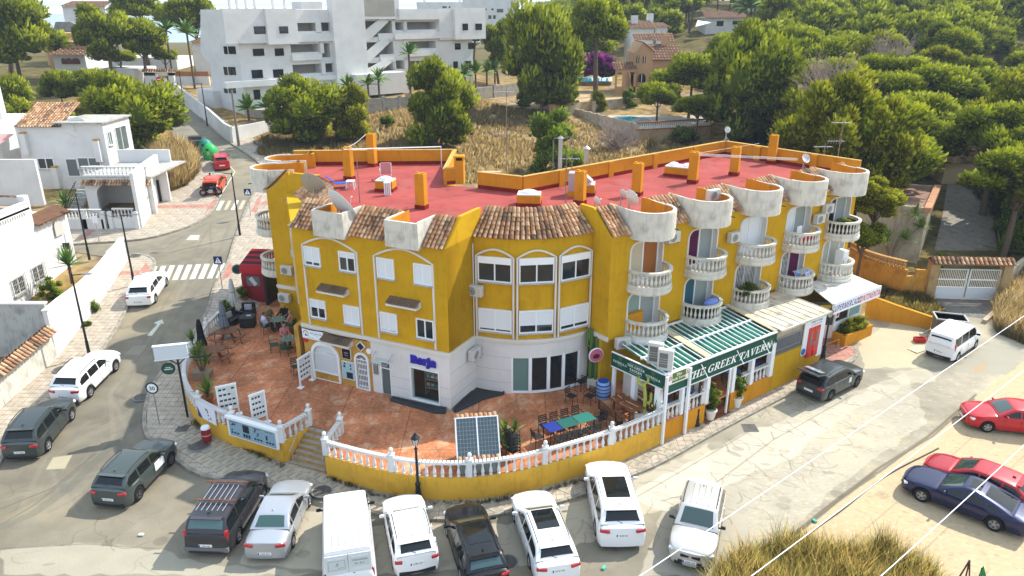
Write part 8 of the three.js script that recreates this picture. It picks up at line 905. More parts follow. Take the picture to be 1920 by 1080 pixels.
{const t=thing('barrel','blue and white painted barrel at the tavern corner','barrel',at(1130,745,TY));part(t,'staves',M([0.25,0.42,0.72],{roughness:0.5}),(b)=>b.lathe([[0,0],[0.3,0],[0.36,0.25],[0.385,0.5],[0.36,0.75],[0.3,0.98],[0,0.98]],20),0.5);for(const y of[0.2,0.42,0.62,0.82])part(t,'hoop',M([0.012,0.04,0.22]),(b)=>b.cyl(0,y,0,0.385,0.385,0.045,20));part(t,'lid',M([0.02,0.07,0.32]),(b)=>b.cyl(0,1.0,0,0.29,0.29,0.03,20));const s=thing('round_wall_sign','round pink and dark sign on a bracket above the cactus','sign',FE.P(1.0,3.5,0.35),0.3);part(s,'disc',M([0.5,0.12,0.2],{roughness:0.4}),(b)=>b.cyl(0,0,0,0.38,0.38,0.1,24,Math.PI/2));part(s,'rim',mt.pvc,(b)=>b.add(new THREE.TorusGeometry(0.38,0.05,6,24)));part(s,'emblem',M([0.08,0.02,0.03]),(b)=>b.sph(0,-0.05,0.05,0.2,1,0.7,0.2));part(s,'bracket',mt.iron,(b)=>b.rod(V(0,0,-0.1),V(0.3,0.1,-0.5),0.03));}
for(const[l,q]of[['round picnic table with benches nearer the closed grey parasol',[428,640]],['round picnic table with benches nearer the yucca planter',[404,676]]]){const t=thing('round_picnic_table',l,'table',at(q[0],q[1],TY),0.4);const w=mt.wood;part(t,'tabletop',w,(b)=>{for(let i=0;i<6;i++){const x=-0.5+i*0.2,h=Math.sqrt(0.42-x*x)*2;b.rbox(x,0.74,0,0.19,0.045,h,0.01);}});tag(t.children[0],null,null,null,'stuff');for(let k=0;k<4;k++){const a=k*Math.PI/2+0.78;part(t,'bench',w,(b)=>{b.rbox(Math.sin(a)*0.98,0.45,Math.cos(a)*0.98,0.95,0.045,0.28,0.02,a);});part(t,'leg',w,(b)=>{b.bar(V(Math.sin(a)*0.2,0.7,Math.cos(a)*0.2),V(Math.sin(a)*0.55,0,Math.cos(a)*0.55),0.07,0.05);b.bar(V(Math.sin(a)*0.3,0.4,Math.cos(a)*0.3),V(Math.sin(a)*1.05,0.4,Math.cos(a)*1.05),0.07,0.05);b.rod(V(Math.sin(a)*0.98,0.43,Math.cos(a)*0.98),V(Math.sin(a)*1.1,0,Math.cos(a)*1.1),0.03);});}}
for(const[l,q,c,h]of[['closed grey parasol standing beside the picnic tables',[424,634],[0.16,0.19,0.23],2.5],['closed black parasol standing by the corner balustrade',[383,672],[0.015,0.015,0.018],2.5],['closed pale parasol near the lounge chairs',[441,588],[0.5,0.52,0.5],2.5]]){const t=thing('parasol',l,'parasol',at(q[0],q[1],TY));part(t,'pole',mt.steel,(b)=>b.cyl(0,h/2,0,0.025,0.025,h,8));part(t,'canopy',M(c,{roughness:0.9}),(b)=>{for(let i=0;i<8;i++){const a=i*Math.PI/4;b.tube([V(0,h,0),V(Math.sin(a)*0.09,h-0.4,Math.cos(a)*0.09),V(Math.sin(a)*0.13,h-1.0,Math.cos(a)*0.13),V(Math.sin(a)*0.24,0.85,Math.cos(a)*0.24)],0.085,6,10);}});part(t,'tie',mt.black,(b)=>b.cyl(0,h-0.9,0,0.2,0.2,0.06,12));part(t,'base',mt.concrete,(b)=>b.cyl(0,0.05,0,0.28,0.3,0.1,16));}
{const mk=M([0.018,0.018,0.02],{roughness:0.6});for(const[n,l,q,w,d,bk,tu]of[['lounge_chair','black wicker lounge chair behind the black box table',[466,593],0.9,0.85,1,0.1],['lounge_chair','black wicker sofa left of the box table',[436,606],1.5,0.85,1,1.2],['box_table','black wicker box table in front of the lounge chair',[466,611],0.9,0.9,0,0.1]]){const t=thing(n,l,bk?'lounge chair':'table',at(q[0],q[1],TY),tu);part(t,bk?'seat':'body',mk,(b)=>b.rbox(0,bk?0.2:0.35,0,w,bk?0.4:0.7,d,0.04));if(bk){part(t,'backrest',mk,(b)=>b.rbox(0,0.5,-d/2+0.08,w,0.75,0.16,0.05));for(const s of[-1,1])part(t,'armrest',mk,(b)=>b.rbox(s*(w/2-0.07),0.38,0,0.14,0.5,d,0.05));part(t,'cushion',M([0.35,0.35,0.38]),(b)=>b.rbox(0,0.6,-d/2+0.24,0.5,0.4,0.12,0.05,0,-0.2));}else part(t,'ashtray',mt.steel,(b)=>b.rbox(0.1,0.73,0,0.3,0.05,0.2,0.02));}
const K=at(486,566,TY),t=thing('kiosk','small dark red kiosk with striped roof at the left corner of the building','kiosk',V(K.x,TY,K.z-0.9),-0.15);part(t,'wall',M([0.22,0.008,0.018],{roughness:0.5}),(b)=>{b.rbox(0,1.15,0,1.9,2.3,1.8,0.03);});part(t,'black_panel',mt.black,(b)=>{b.box(1.0,1.2,0.3,0.2,2.4,2.2);});part(t,'black_panel',mt.black,(b)=>b.box(-0.96,1.0,0.02,0.08,2,1.7));part(t,'window',mt.glassLit,(b)=>b.box(-0.1,1.55,0.91,0.95,0.7,0.03));part(t,'poster',M([0.5,0.5,0.5]),(b)=>b.box(-0.1,1.55,0.935,0.3,0.65,0.01,0,0,0.6));part(t,'fascia',M([0.42,0.01,0.02],{roughness:0.4}),(b)=>b.rbox(0,2.35,0.82,2.05,0.45,0.3,0.03));for(let i=0;i<7;i++)part(t,'roof_stripe',i%2?M([0.05,0.02,0.025]):M([0.35,0.02,0.03]),(b)=>b.box(0,2.66+i*0.09,0.75-i*0.3,2.1,0.05,0.3,0,0.3));const r=thing('round_mirror','round dark green sign on the end of the kiosk roof','sign',V(K.x-1.35,TY+2.35,K.z-0.3),0.3);part(r,'disc',M([0.02,0.06,0.055],{roughness:0.2}),(b)=>b.cyl(0,0,0,0.33,0.33,0.08,24,Math.PI/2));part(r,'rim',mt.grey,(b)=>b.add(new THREE.TorusGeometry(0.33,0.05,6,24)));}
{const p=at(389,828,PAVE),t=thing('litter_bin','dark red barrel-shaped litter bin with white lid against the terrace wall','bin',gp(389,828,PAVE));part(t,'body',M([0.28,0.015,0.02],{roughness:0.5}),(b)=>b.lathe([[0,0],[0.19,0],[0.25,0.3],[0.25,0.5],[0.21,0.78],[0,0.78]],16),0.5);part(t,'lid',mt.pvc,(b)=>b.cyl(0,0.83,0,0.2,0.24,0.1,16));part(t,'band',M([0.5,0.4,0.38]),(b)=>b.cyl(0,0.45,0,0.257,0.257,0.05,16));}
{
const A=at(858,880,TY),B=at(937,874,TY),F=frame(A,B),L=F.len,t=thing('solar_panel','pair of tilted solar panels in a white frame on the terrace','solar panel',F.P(L/2,TY,-0.3),F.turn);const q=mat4(0,1.25,-0.1,0.95-Math.PI/2+Math.PI/2-1.35);const tilt=-0.62;for(const s of[-1,1]){part(t,'panel',M([0.05,0.075,0.085],{phys:true,roughness:0.15,clearcoat:0.7}),(b)=>b.add(new THREE.BoxGeometry(L/2-0.06,1.85,0.03),mat4(s*L/4,1.35,0,tilt)));part(t,'cell_grid',M([0.35,0.4,0.42]),(b)=>{for(let i=1;i<6;i++)b.add(new THREE.BoxGeometry(0.008,1.8,0.006),new THREE.Matrix4().multiplyMatrices(mat4(s*L/4,1.35,0,tilt),mat4(-(L/2-0.06)/2+i*(L/2-0.06)/6,0,0.018)));for(let i=1;i<10;i++)b.add(new THREE.BoxGeometry(L/2-0.1,0.008,0.006),new THREE.Matrix4().multiplyMatrices(mat4(s*L/4,1.35,0,tilt),mat4(0,-0.92+i*0.184,0.0185)));});tag(t.children.at(-1),null,null,null,'stuff');}part(t,'frame',mt.pvc,(b)=>{for(const x of[-L/2,0,L/2])b.add(new THREE.BoxGeometry(0.06,1.95,0.06),mat4(x,1.35,0,tilt));for(const y of[-0.95,0.95])b.add(new THREE.BoxGeometry(L,0.05,0.055),new THREE.Matrix4().multiplyMatrices(mat4(0,1.35,0,tilt),mat4(0,y,0)));for(const x of[-L/2,L/2])b.rod(V(x,2.1,-0.55),V(x,0.5,-0.55),0.03);});
const k=thing('tiled_planter','grey planter box with terracotta tile edge beneath the solar panels','planter',F.P(L/2,TY,-0.25),F.turn);part(k,'box',M([0.28,0.33,0.32],{map:dirtyTex}),(b)=>b.rbox(0,0.3,0.1,L,0.6,1.2,0.02));for(let i=0;i<9;i++){const m=mesh('edge_tile',tileGeos[i%3],tileCols[i%3],k);m.position.set(-L/2+(i+0.5)*L/9,0.62,0.75);m.rotation.x=0.35;const m2=mesh('edge_tile',tileGeos[i%3],tileCols[(i+1)%3],k);m2.position.set(-L/2+(i+0.5)*L/9,2.0,-0.6);m2.rotation.x=0.35;}part(k,'back_wall',mt.orange,(b)=>b.box(0,1.0,-0.75,L,2.0,0.2));}
// ----- air conditioners -----
function airCon(label,P,turn,o={}){const t=thing('air_conditioner',label,'air conditioner',P,turn),w=o.w??0.85,h=o.h??0.58,d=0.32;part(t,'casing',M([0.66,0.66,0.63],{roughness:0.5,map:plasterTex}),(b)=>b.rbox(0,h/2,0,w,h,d,0.02));part(t,'fan_grille',M([0.16,0.16,0.15]),(b)=>o.ground&&h>1?b.rbox(-w*0.1,h*0.5,d/2+0.005,w*0.55,h*0.7,0.03,0.01):b.cyl(-w*0.12,h/2,d/2+0.005,h*0.38,h*0.38,0.02,20,Math.PI/2));part(t,'fan_ring',M([0.5,0.5,0.48]),(b)=>{for(const k of[0.15,0.27,0.38])h>1?b.box(-w*0.1,h*(0.2+k),d/2+0.025,w*0.55,0.015,0.01):b.add(new THREE.TorusGeometry(h*k,0.012,5,22),mat4(-w*0.12,h/2,d/2+0.02));});tag(t.children.at(-1),null,null,null,'stuff');if(!o.ground)part(t,'bracket',mt.grey,(b)=>{for(const s of[-1,1])b.box(s*w*0.35,-0.03,-0.02,0.04,0.05,d+0.1);});tag(t.children.at(-1),null,null,null,'stuff');return t;}
{const f=bowF(-0.6,-0.46,0.22);airCon('air conditioner below the leftmost curved window',f.P(0.2,6.95,0.1),f.turn);airCon('air conditioner high on the white wall at the inner corner',FC.P(2.0,3.5,0.3),FC.turn);airCon('air conditioner with pink label on the shaded gable',FG.P(1.15,4.72,0.3),FG.turn);airCon('air conditioner with blue label below the gable moulding',FG.P(0.7,2.75,0.3),FG.turn);airCon('air conditioner above the left end of the tavern sign',FR.P(0.75,3.95,0.45),FR.turn-0.3);
const tv=(u,w)=>TS.P(u,4.1,w);airCon('left one of two tall air conditioners on the tavern roof',tv(2.35,-0.55),TF.turn-1.0,{w:0.75,h:1.15,ground:1});airCon('right one of two tall air conditioners on the tavern roof',tv(3.1,-0.4),TF.turn-1.0,{w:0.75,h:1.1,ground:1});
airCon('air conditioner left of the third upper balcony door',FR.P(9.05,8.35,0.3),FR.turn);airCon('air conditioner under the first rounded roof balcony',FR.P(4.05,9.2,0.3),FR.turn);airCon('left of two air conditioners between the fourth and fifth upper balconies',FR.P(17.05,8.2,0.3),FR.turn);airCon('right of two air conditioners between the fourth and fifth upper balconies',FR.P(17.85,8.75,0.3),FR.turn);airCon('air conditioner standing inside the second rounded roof balcony',FR.P(7.5,DK+0.62,-0.2),FR.turn,{ground:1});}
// ----- things on the balconies -----
{const t=thing('refrigerator','white refrigerator on the lowest right balcony','refrigerator',FR.P(20.0,4.45,0.45),FR.turn);part(t,'cabinet',mt.pvc,(b)=>b.rbox(0,0.75,0,0.6,1.5,0.6,0.03));part(t,'door_gap',mt.grey,(b)=>b.box(0,1.0,0.3,0.6,0.015,0.01));part(t,'handle',mt.steel,(b)=>b.box(-0.24,0.8,0.32,0.03,0.3,0.03));
const c=thing('draped_cloth','blue cloth draped over furniture on the second lower balcony','cloth',FR.P(7.1,4.45,0.75),FR.turn);part(c,'cloth',M([0.20,0.27,0.62],{roughness:0.9}),(b)=>{b.sph(0,0.75,0,0.5,1.1,0.55,0.7,18);b.rbox(0,0.45,0,0.9,0.7,0.6,0.15);},0.9);const l=thing('clothes_rack','drying rack with blue laundry on the fourth lower balcony','drying rack',FR.P(15.6,4.45,0.65),FR.turn);part(l,'rack',mt.pvc,(b)=>{for(let i=0;i<6;i++)b.rod(V(-0.6,0.95,-0.3+i*0.12),V(0.6,0.95,-0.3+i*0.12),0.012);for(const s of[-1,1]){b.rod(V(s*0.5,0.95,-0.3),V(s*0.5,0,0.3),0.015);b.rod(V(s*0.5,0.95,0.3),V(s*0.5,0,-0.3),0.015);}});tag(l.children[0],null,null,null,'stuff');for(const[x,z,col]of[[-0.2,-0.2,[0.2,0.32,0.7]],[0.25,0.1,[0.3,0.42,0.78]],[0.1,0.28,[0.5,0.55,0.75]]])part(l,'laundry',M(col,{side:THREE.DoubleSide}),(b)=>b.rbox(x,0.72,z,0.5,0.5,0.03,0.01));
for(const[u,y,l2]of[[10.6,4.5,'dark green plants filling the third lower balcony'],[19.4,7.3,'dark screened planting on the last upper balcony']]){const s=thing('balcony_plants',l2,'plant',FR.P(u,y,0.6),FR.turn);const m=mesh('foliage',SHRUB,mLeaf,s);m.scale.set(1.0,y>6?0.5:0.8,0.65);m.position.y=0.55;}
for(const u of[5.55,18.3]){const s=thing('balcony_screen',u<10?'dark screen inside the railing of the second lower balcony':'dark screen inside the railing of the last upper balcony','screen',FR.P(u+1.28,u<10?4.44:7.24,0.1));const b=bm();plan(FR,b,dRing(u+0.2,1.08,0.02),u<10?4.5:7.3,u<10?5.15:7.95);b.build('fabric',mt.black,s);}
const rc=thing('balcony_chair','white chair and red cushions on the fourth upper balcony','chair',FR.P(15.2,7.25,0.5),FR.turn);part(rc,'seat',mt.pvc,(b)=>b.rbox(0,0.42,0,0.5,0.05,0.5,0.02));part(rc,'backrest',mt.pvc,(b)=>b.rbox(0,0.75,-0.24,0.5,0.6,0.04,0.02));for(let i=0;i<3;i++)part(rc,'cushion',M([0.4,0.04,0.06]),(b)=>b.rbox(-0.5+i*0.45,0.4,0.45,0.32,0.36,0.12,0.05));}
// ----- on the roof terrace -----
function dish(label,p,r,turn,tilt,mh=0.9,mat=M([0.62,0.62,0.60],{roughness:0.5,side:THREE.DoubleSide})){const t=thing('satellite_dish',label,'satellite dish',p,turn);part(t,'mast',mt.steel,(b)=>{b.rod(V(0,0,0),V(0,mh,0),0.04);b.rod(V(-0.25,0,0.2),V(0,mh*0.4,0),0.02);b.rod(V(0.25,0,0.2),V(0,mh*0.4,0),0.02);});const c=part(t,'reflector',mat,(b)=>{const q=[];for(let i=0;i<=8;i++)q.push([r*i/8,0.22*r*(i/8)**2]);for(let i=8;i>=0;i--)q.push([r*i/8,0.22*r*(i/8)**2+0.015]);b.lathe(q,28,mat4(0,mh,0.1,tilt));},0.8);part(t,'feed_arm',mt.steel,(b)=>{const m=mat4(0,mh,0.1,tilt);const a=V(0,0,r*0.9).applyMatrix4(m),e=V(0,r*0.9,0).applyMatrix4(m);b.rod(a,e,0.018);b.sph(e.x,e.y,e.z,0.06);});return t;}
const onRoof=(x,y)=>at(x,y,DK);
dish('big white satellite dish in the left roof niche',F1.P(2.75,DK,-0.45),1.0,2.35,1.05,0.95);dish('grey mesh satellite dish seen from behind, left of the big dish',V(-11.6,DK,-42.3),0.85,-0.4,-1.1,0.8,M([0.35,0.32,0.26],{side:THREE.DoubleSide}));dish('white satellite dish at the first rounded roof balcony',FR.P(1.9,DK,-0.9),0.45,2.2,1.25,1.3);dish('small white satellite dish behind the tiled slope',FR.P(0.5,DK,-2.0),0.3,2.0,1.2,1.1);dish('small white satellite dish right of the chimney',onRoof(1163,398),0.28,2.1,1.2,1.0);dish('small white satellite dish near the right roof end',onRoof(1505,318),0.33,0.4,1.1,0.8);dish('white satellite dish on the villa roof beside the tiled gable',zp(150,262,-72),0.95,0.2,1.2,1.2);dish('white satellite dish above the villa tiled roof',zp(50,258,-74),0.9,0.8,0.7,0.9);dish('small white satellite dish on the parapet corner',BK.clone().setY(PT),0.24,0.2,1.3,0.9);
function skylight(label,p,w,d,turn,extra){const t=thing('skylight',label,'skylight',p,turn);part(t,'kerb',mt.orange,(b)=>b.rbox(0,0.32,0,w,0.64,d,0.03));part(t,'skirting',mRedDark,(b)=>b.box(0,0.1,0,w+0.06,0.2,d+0.06));const n=extra??1;for(let i=0;i<n;i++)part(t,'dome',M([0.72,0.74,0.73],{roughness:0.35}),(b)=>{const x=n>1?(i-0.5)*w*0.5:0;b.rbox(x,0.67,0,w/n-0.04,0.08,d-0.04,0.02);b.sph(x,0.66,0,0.5,(w/n)*0.82,0.5,d*0.82,16);});return t;}
skylight('skylight with white dome behind the tiled bow',onRoof(992,384),1.35,1.0,-0.1);skylight('skylight with double white domes on the right part of the roof',onRoof(1275,330),1.9,1.1,-0.5,2);skylight('low skylight on the left part of the red roof',onRoof(724,357),1.1,0.9,-0.15);skylight('skylight beside the grey metal hood',onRoof(1095,364),1.3,1.0,-0.15);
{const t=thing('vent_hood','grey sheet metal vent hood on the roof by the flue','vent',onRoof(1079,366),-0.15);part(t,'housing',M([0.40,0.36,0.38],{roughness:0.5,metalness:0.2}),(b)=>{b.rbox(0,0.85,0,0.85,1.1,0.8,0.02);b.ext([[0,0.9],[0.6,0.9],[0,1.4]],0.78,mat4(0.42,0,-0.39));});part(t,'base',mt.orange,(b)=>b.box(0,0.15,0,0.95,0.3,0.9));const f=thing('flue','short steel flue with conical cap at the parapet','flue',at(1098,332,DK));part(f,'pipe',mt.steel,(b)=>b.cyl(0,0.9,0,0.16,0.16,1.8,14));part(f,'cap',mt.steel,(b)=>{b.cyl(0,2.0,0,0.02,0.26,0.18,14);b.cyl(0,1.85,0,0.2,0.18,0.1,14);});const g=thing('flue','tall grey flue pipe rising in front of the bright young pine','flue',V(K1.x+2.4,7,K1.z-2.6));part(g,'pipe',M([0.40,0.45,0.46],{roughness:0.4,metalness:0.4}),(b)=>b.cyl(0,3.1,0,0.13,0.13,6.2,14));part(g,'cap',mt.lightGrey,(b)=>b.cyl(0,6.28,0,0.05,0.22,0.16,14));part(g,'stay',mt.grey,(b)=>{b.rod(V(-0.45,3.4,0),V(-0.45,6.1,0),0.025);b.rod(V(0.75,3.4,0),V(0.75,6.3,0),0.02);b.rod(V(-0.45,6.2,0),V(0.75,6.3,0),0.02);});}
function aerial(label,p,h,kind){const t=thing('tv_aerial',label,'aerial',p);part(t,'mast',M([0.24,0.19,0.16]),(b)=>b.cyl(0,h/2,0,0.02,0.035,h,6));if(kind)part(t,'antenna',mt.steel,(b)=>{const y=h-0.25;b.rod(V(-0.8,y,0),V(0.5,y,0),0.018);for(let i=0;i<7;i++)b.rod(V(-0.7+i*0.19,y,-0.32),V(-0.7+i*0.19,y,0.32),0.01,4);if(kind>1){b.rod(V(-0.9,h*0.55,0),V(0.3,h*0.55,0),0.016);for(let i=0;i<6;i++)b.rod(V(-0.8+i*0.18,h*0.55-0.2,0.0),V(-0.8+i*0.18,h*0.55+0.2,0.0),0.009,4);}if(kind>2)for(const x of[-0.25,0.25])for(let i=0;i<5;i++)b.rod(V(x,y-0.4+i*0.2,0.05),V(x*0.2,y-0.4+i*0.2,0.05),0.012,4);});return t;}
aerial('tall thin aerial mast with frame antenna behind the roof step',onRoof(950,352),6.1,3);aerial('tall thin mast right of the roof middle',onRoof(1060,392),4.2,0);aerial('thin mast with small cap in front of the left chimney',onRoof(675,380),2.6,0);aerial('comb-shaped television aerial beyond the right roof end',at(1572,288,PT).setY(DK),3.4,2);aerial('low aerial on the parapet near the flue',at(1072,320,PT),1.0,1);aerial('small aerial on the right parapet',at(1545,290,PT),0.8,1);
{const t=thing('deck_chair','faded pink and white armchair on the red roof','chair',onRoof(724,335),0.2+Math.PI);part(t,'frame',mt.pvc,(b)=>{for(const x of[-0.35,0.35]){b.bar(V(x,0,0.3),V(x,0.6,0.3),0.06,0.06);b.bar(V(x,0,-0.3),V(x,1.1,-0.45),0.06,0.06);b.bar(V(x,0.6,0.35),V(x,0.6,-0.4),0.08,0.04);}});part(t,'seat',M([0.55,0.25,0.25]),(b)=>b.rbox(0,0.42,0,0.66,0.06,0.6,0.02));part(t,'backrest',M([0.55,0.28,0.28]),(b)=>b.rbox(0,0.8,-0.4,0.66,0.75,0.05,0.02,0,-0.2));const s=thing('sun_lounger','blue folding sun lounger behind the roof dishes','lounger',onRoof(635,352),1.9);part(s,'canvas',M([0.02,0.10,0.42]),(b)=>{b.rbox(0,0.3,0.3,0.55,0.03,0.9,0.01);b.rbox(0,0.55,-0.45,0.55,0.03,0.75,0.01,0,0.75);});part(s,'legs',mt.steel,(b)=>{for(const x of[-0.27,0.27]){b.rod(V(x,0,0.6),V(x,0.3,0.6),0.015);b.rod(V(x,0,-0.3),V(x,0.5,-0.3),0.015);}});const k=thing('stool','white plastic stool beside the blue lounger','stool',onRoof(658,354));part(k,'seat',mt.pvc,(b)=>b.rbox(0,0.5,0,0.5,0.06,0.5,0.03));for(const[x,z]of[[-1,-1],[1,-1],[-1,1],[1,1]])part(k,'leg',mt.pvc,(b)=>b.rod(V(x*0.2,0.48,z*0.2),V(x*0.25,0,z*0.25),0.035));
const w=thing('roof_stool','small orange wooden stool under the rear parapet','stool',onRoof(617,304));part(w,'seat',M([0.6,0.33,0.08]),(b)=>b.rbox(0,0.6,0,0.7,0.05,0.4,0.01));for(const[x,z]of[[-1,-1],[1,-1],[-1,1],[1,1]])part(w,'leg',M([0.5,0.25,0.06]),(b)=>b.box(x*0.28,0.3,z*0.14,0.06,0.6,0.06));const e=thing('roof_cabinet','small shelf with gas bottle and meter box against the parapet','shelf',onRoof(921,352));part(e,'shelf',M([0.5,0.32,0.22]),(b)=>b.rbox(0,1.0,0,1.2,0.06,0.5,0.02));part(e,'supports',mt.concrete,(b)=>{b.box(-0.3,0.5,0,0.3,1.0,0.4);});part(e,'bottle',M([0.6,0.6,0.58]),(b)=>b.cyl(0.35,0.55,0.1,0.17,0.17,0.75,12));const v=thing('vent_block','white slatted vent block beside the low skylight','vent',onRoof(727,366),0.2);part(v,'housing',mt.pvc,(b)=>b.rbox(0,0.4,0,0.4,0.8,0.3,0.03));part(v,'slat',mt.grey,(b)=>{for(let i=0;i<3;i++)b.box(-0.1+i*0.1,0.4,0.155,0.03,0.7,0.01);});tag(v.children[1],null,null,null,'stuff');
const c=thing('washing_line','white washing lines strung between chimney and pole on the roof','washing line',onRoof(828,310));const b=bm();const a0=onRoof(648,338).setY(DK+2.05),a1=onRoof(828,314).setY(DK+1.5);for(let i=0;i<4;i++)b.rod(a0.clone().add(V(0.1,0,0.1*i)),a1.clone().add(V(0,0,0.12*i)),0.012,4);b.rod(a1.clone().setY(DK),a1,0.03);b.tube([onRoof(690,313).setY(DK+2.3),onRoof(672,322).setY(DK+2.0),a0],0.015,5);b.build('line',mt.pvc,c);tag(c.children[0],null,null,null,'stuff');const c2=thing('washing_line','white washing lines between the two right chimneys','washing line',onRoof(1340,338));const b2=bm();const p0=onRoof(1300,345).setY(DK+1.95),p1=onRoof(1490,330).setY(DK+1.2),p2=onRoof(1378,330).setY(DK+1.5);for(let i=0;i<3;i++)b2.rod(p0.clone().add(V(0,-0.06*i,0)),p1.clone().add(V(0,-0.06*i,0.1)),0.011,4);b2.rod(p0,onRoof(1420,302).setY(DK+1.3),0.011,4);b2.build('line',mt.pvc,c2);tag(c2.children[0],null,null,null,'stuff');}
// ----- containers, motorcycle, tank, crate -----
for(const[l,q,col]of[['bright green bell-shaped recycling container nearest the red car',[396,299],[0.03,0.42,0.10]],['green blue recycling container behind the bright green one',[388,290],[0.02,0.22,0.16]]]){const t=thing('recycling_container',l,'recycling container',gp(...q));part(t,'shell',M(col,{roughness:0.45}),(b)=>b.lathe([[0,0.05],[0.72,0.05],[0.82,0.6],[0.82,0.9],[0.66,1.4],[0.35,1.72],[0.12,1.8],[0,1.8]],20),0.7);part(t,'slot',mt.black,(b)=>b.box(0,1.2,0.72,0.3,0.16,0.1));part(t,'label_plate',M([0.5,0.5,0.2]),(b)=>b.box(0.1,0.8,0.82,0.3,0.3,0.02));part(t,'lifting_ring',mt.steel,(b)=>b.add(new THREE.TorusGeometry(0.1,0.02,6,14),mat4(0,1.88,0)));}
for(const[l,q]of[['dark grey wheeled container beside the recycling bells',[374,282]],['dark grey wheeled container farthest up the street',[368,274]]]){const t=thing('wheeled_bin',l,'bin',gp(...q),0.3);part(t,'body',M([0.05,0.06,0.06]),(b)=>b.ext([[-0.6,0.15],[0.6,0.15],[0.72,1.15],[-0.72,1.15]],1.0,mat4(0,0,-0.5)));part(t,'lid',M([0.07,0.09,0.085]),(b)=>b.add(new THREE.CylinderGeometry(0.55,0.55,1.46,16,1,false,0,Math.PI),mat4(0,1.15,0,Math.PI,0,Math.PI/2,1)));for(const[x,z]of[[-0.5,-0.4],[0.5,-0.4],[-0.5,0.4],[0.5,0.4]])part(t,'wheel',mt.black,(b)=>b.cyl(x,0.1,z,0.1,0.1,0.06,12,0,Math.PI/2));}
{const p=gp(396,367,PAVE),t=thing('motorcycle','black motorcycle parked behind the open orange hatchback','motorcycle',p,1.9);for(const z of[-0.68,0.72]){const w=part(t,'wheel',cm.tyre,(b)=>b.add(new THREE.TorusGeometry(0.27,0.065,8,22),mat4(0,0.33,z,0,Math.PI/2)));part(t,'rim',mt.steel,(b)=>{b.cyl(0,0.33,z,0.06,0.06,0.12,10,0,Math.PI/2);for(let i=0;i<6;i++){const a=i*Math.PI/3;b.rod(V(0,0.33,z),V(0,0.33+0.24*Math.sin(a),z+0.24*Math.cos(a)),0.012,4);}});}part(t,'engine',mt.steel,(b)=>{b.rbox(0,0.45,0,0.3,0.34,0.42,0.06);b.cyl(0.12,0.4,-0.35,0.05,0.06,0.6,10,Math.PI/2-0.15);});part(t,'tank',M([0.02,0.02,0.022],{phys:true,roughness:0.2,clearcoat:1}),(b)=>b.sph(0,0.82,0.2,0.26,0.7,0.65,1.2,14),0.9);part(t,'seat',mt.black,(b)=>b.rbox(0,0.8,-0.35,0.26,0.1,0.65,0.05,0,0.08));part(t,'tail',mt.black,(b)=>b.rbox(0,0.85,-0.75,0.2,0.12,0.3,0.05,0,0.3));part(t,'fork',mt.steel,(b)=>{for(const x of[-0.1,0.1])b.rod(V(x,0.33,0.72),V(x,0.98,0.45),0.025);});part(t,'handlebar',mt.iron,(b)=>b.tube([V(-0.36,1.02,0.34),V(-0.15,1.04,0.45),V(0.15,1.04,0.45),V(0.36,1.02,0.34)],0.018,6));part(t,'headlamp',cm.lampW,(b)=>b.sph(0,0.9,0.62,0.11,1,1,0.7));part(t,'fender',mt.black,(b)=>b.add(new THREE.TorusGeometry(0.35,0.05,5,12,2),mat4(0,0.33,0.72,0,Math.PI/2,0)));}
{const p=gp(1775,628),t=thing('metal_tank','rusty metal water trough on a frame behind the small white van','tank',p,-0.3);part(t,'rim',M([0.45,0.45,0.43],{roughness:0.5}),(b)=>{for(const s of[-1,1]){b.box(0,1.3,s*0.65,1.9,0.08,0.08);b.box(s*0.92,1.3,0,0.08,0.08,1.3);}});part(t,'trough',M([0.22,0.2,0.18],{map:dirtyTex}),(b)=>b.box(0,0.72,0,1.75,1.1,1.2));part(t,'water',M([0.2,0.19,0.15],{roughness:0.2}),(b)=>b.box(0,1.255,0,1.7,0.03,1.15));for(let i=0;i<6;i++)part(t,'stake',M([0.2,0.13,0.09]),(b)=>b.box(-0.8+i*0.32,0.6,0.64,0.07,1.2,0.06));const c=thing('plastic_crate','red plastic crate on the ground left of the white van','crate',gp(1723,641));part(c,'side',mt.red,(b)=>{for(const s of[-1,1]){b.box(0,0.15,s*0.2,0.6,0.3,0.03);b.box(s*0.3,0.15,0,0.03,0.3,0.4);}b.box(0,0.03,0,0.6,0.03,0.4);});part(c,'handle',mt.red,(b)=>b.rod(V(0.3,0.3,0),V(0.7,0.5,0),0.03));const m=thing('cardboard_sheet','pale board lying on the ground by the red crate','board',gp(1722,655),0.5);part(m,'board',M([0.58,0.5,0.34]),(b)=>b.rbox(0,0.03,0,1.3,0.04,0.7,0.01));const rl=thing('ramp_rail','small orange rail at the step of the pink paving','rail',gp(1562,652,0.2));part(rl,'rail',M([0.6,0.28,0.06]),(b)=>{b.rod(V(-0.7,0.15,0),V(0.3,0.6,0),0.03);b.rod(V(0.3,0.6,0),V(0.3,0,0),0.03);});const sh=mesh('foliage',YG,mLeaf,sup);sh.position.copy(SF.P(1.5,1.45,-0.45)).sub(sup.position);sh.scale.set(1.6,0.6,0.6);sh.rotation.y=SF.turn;}
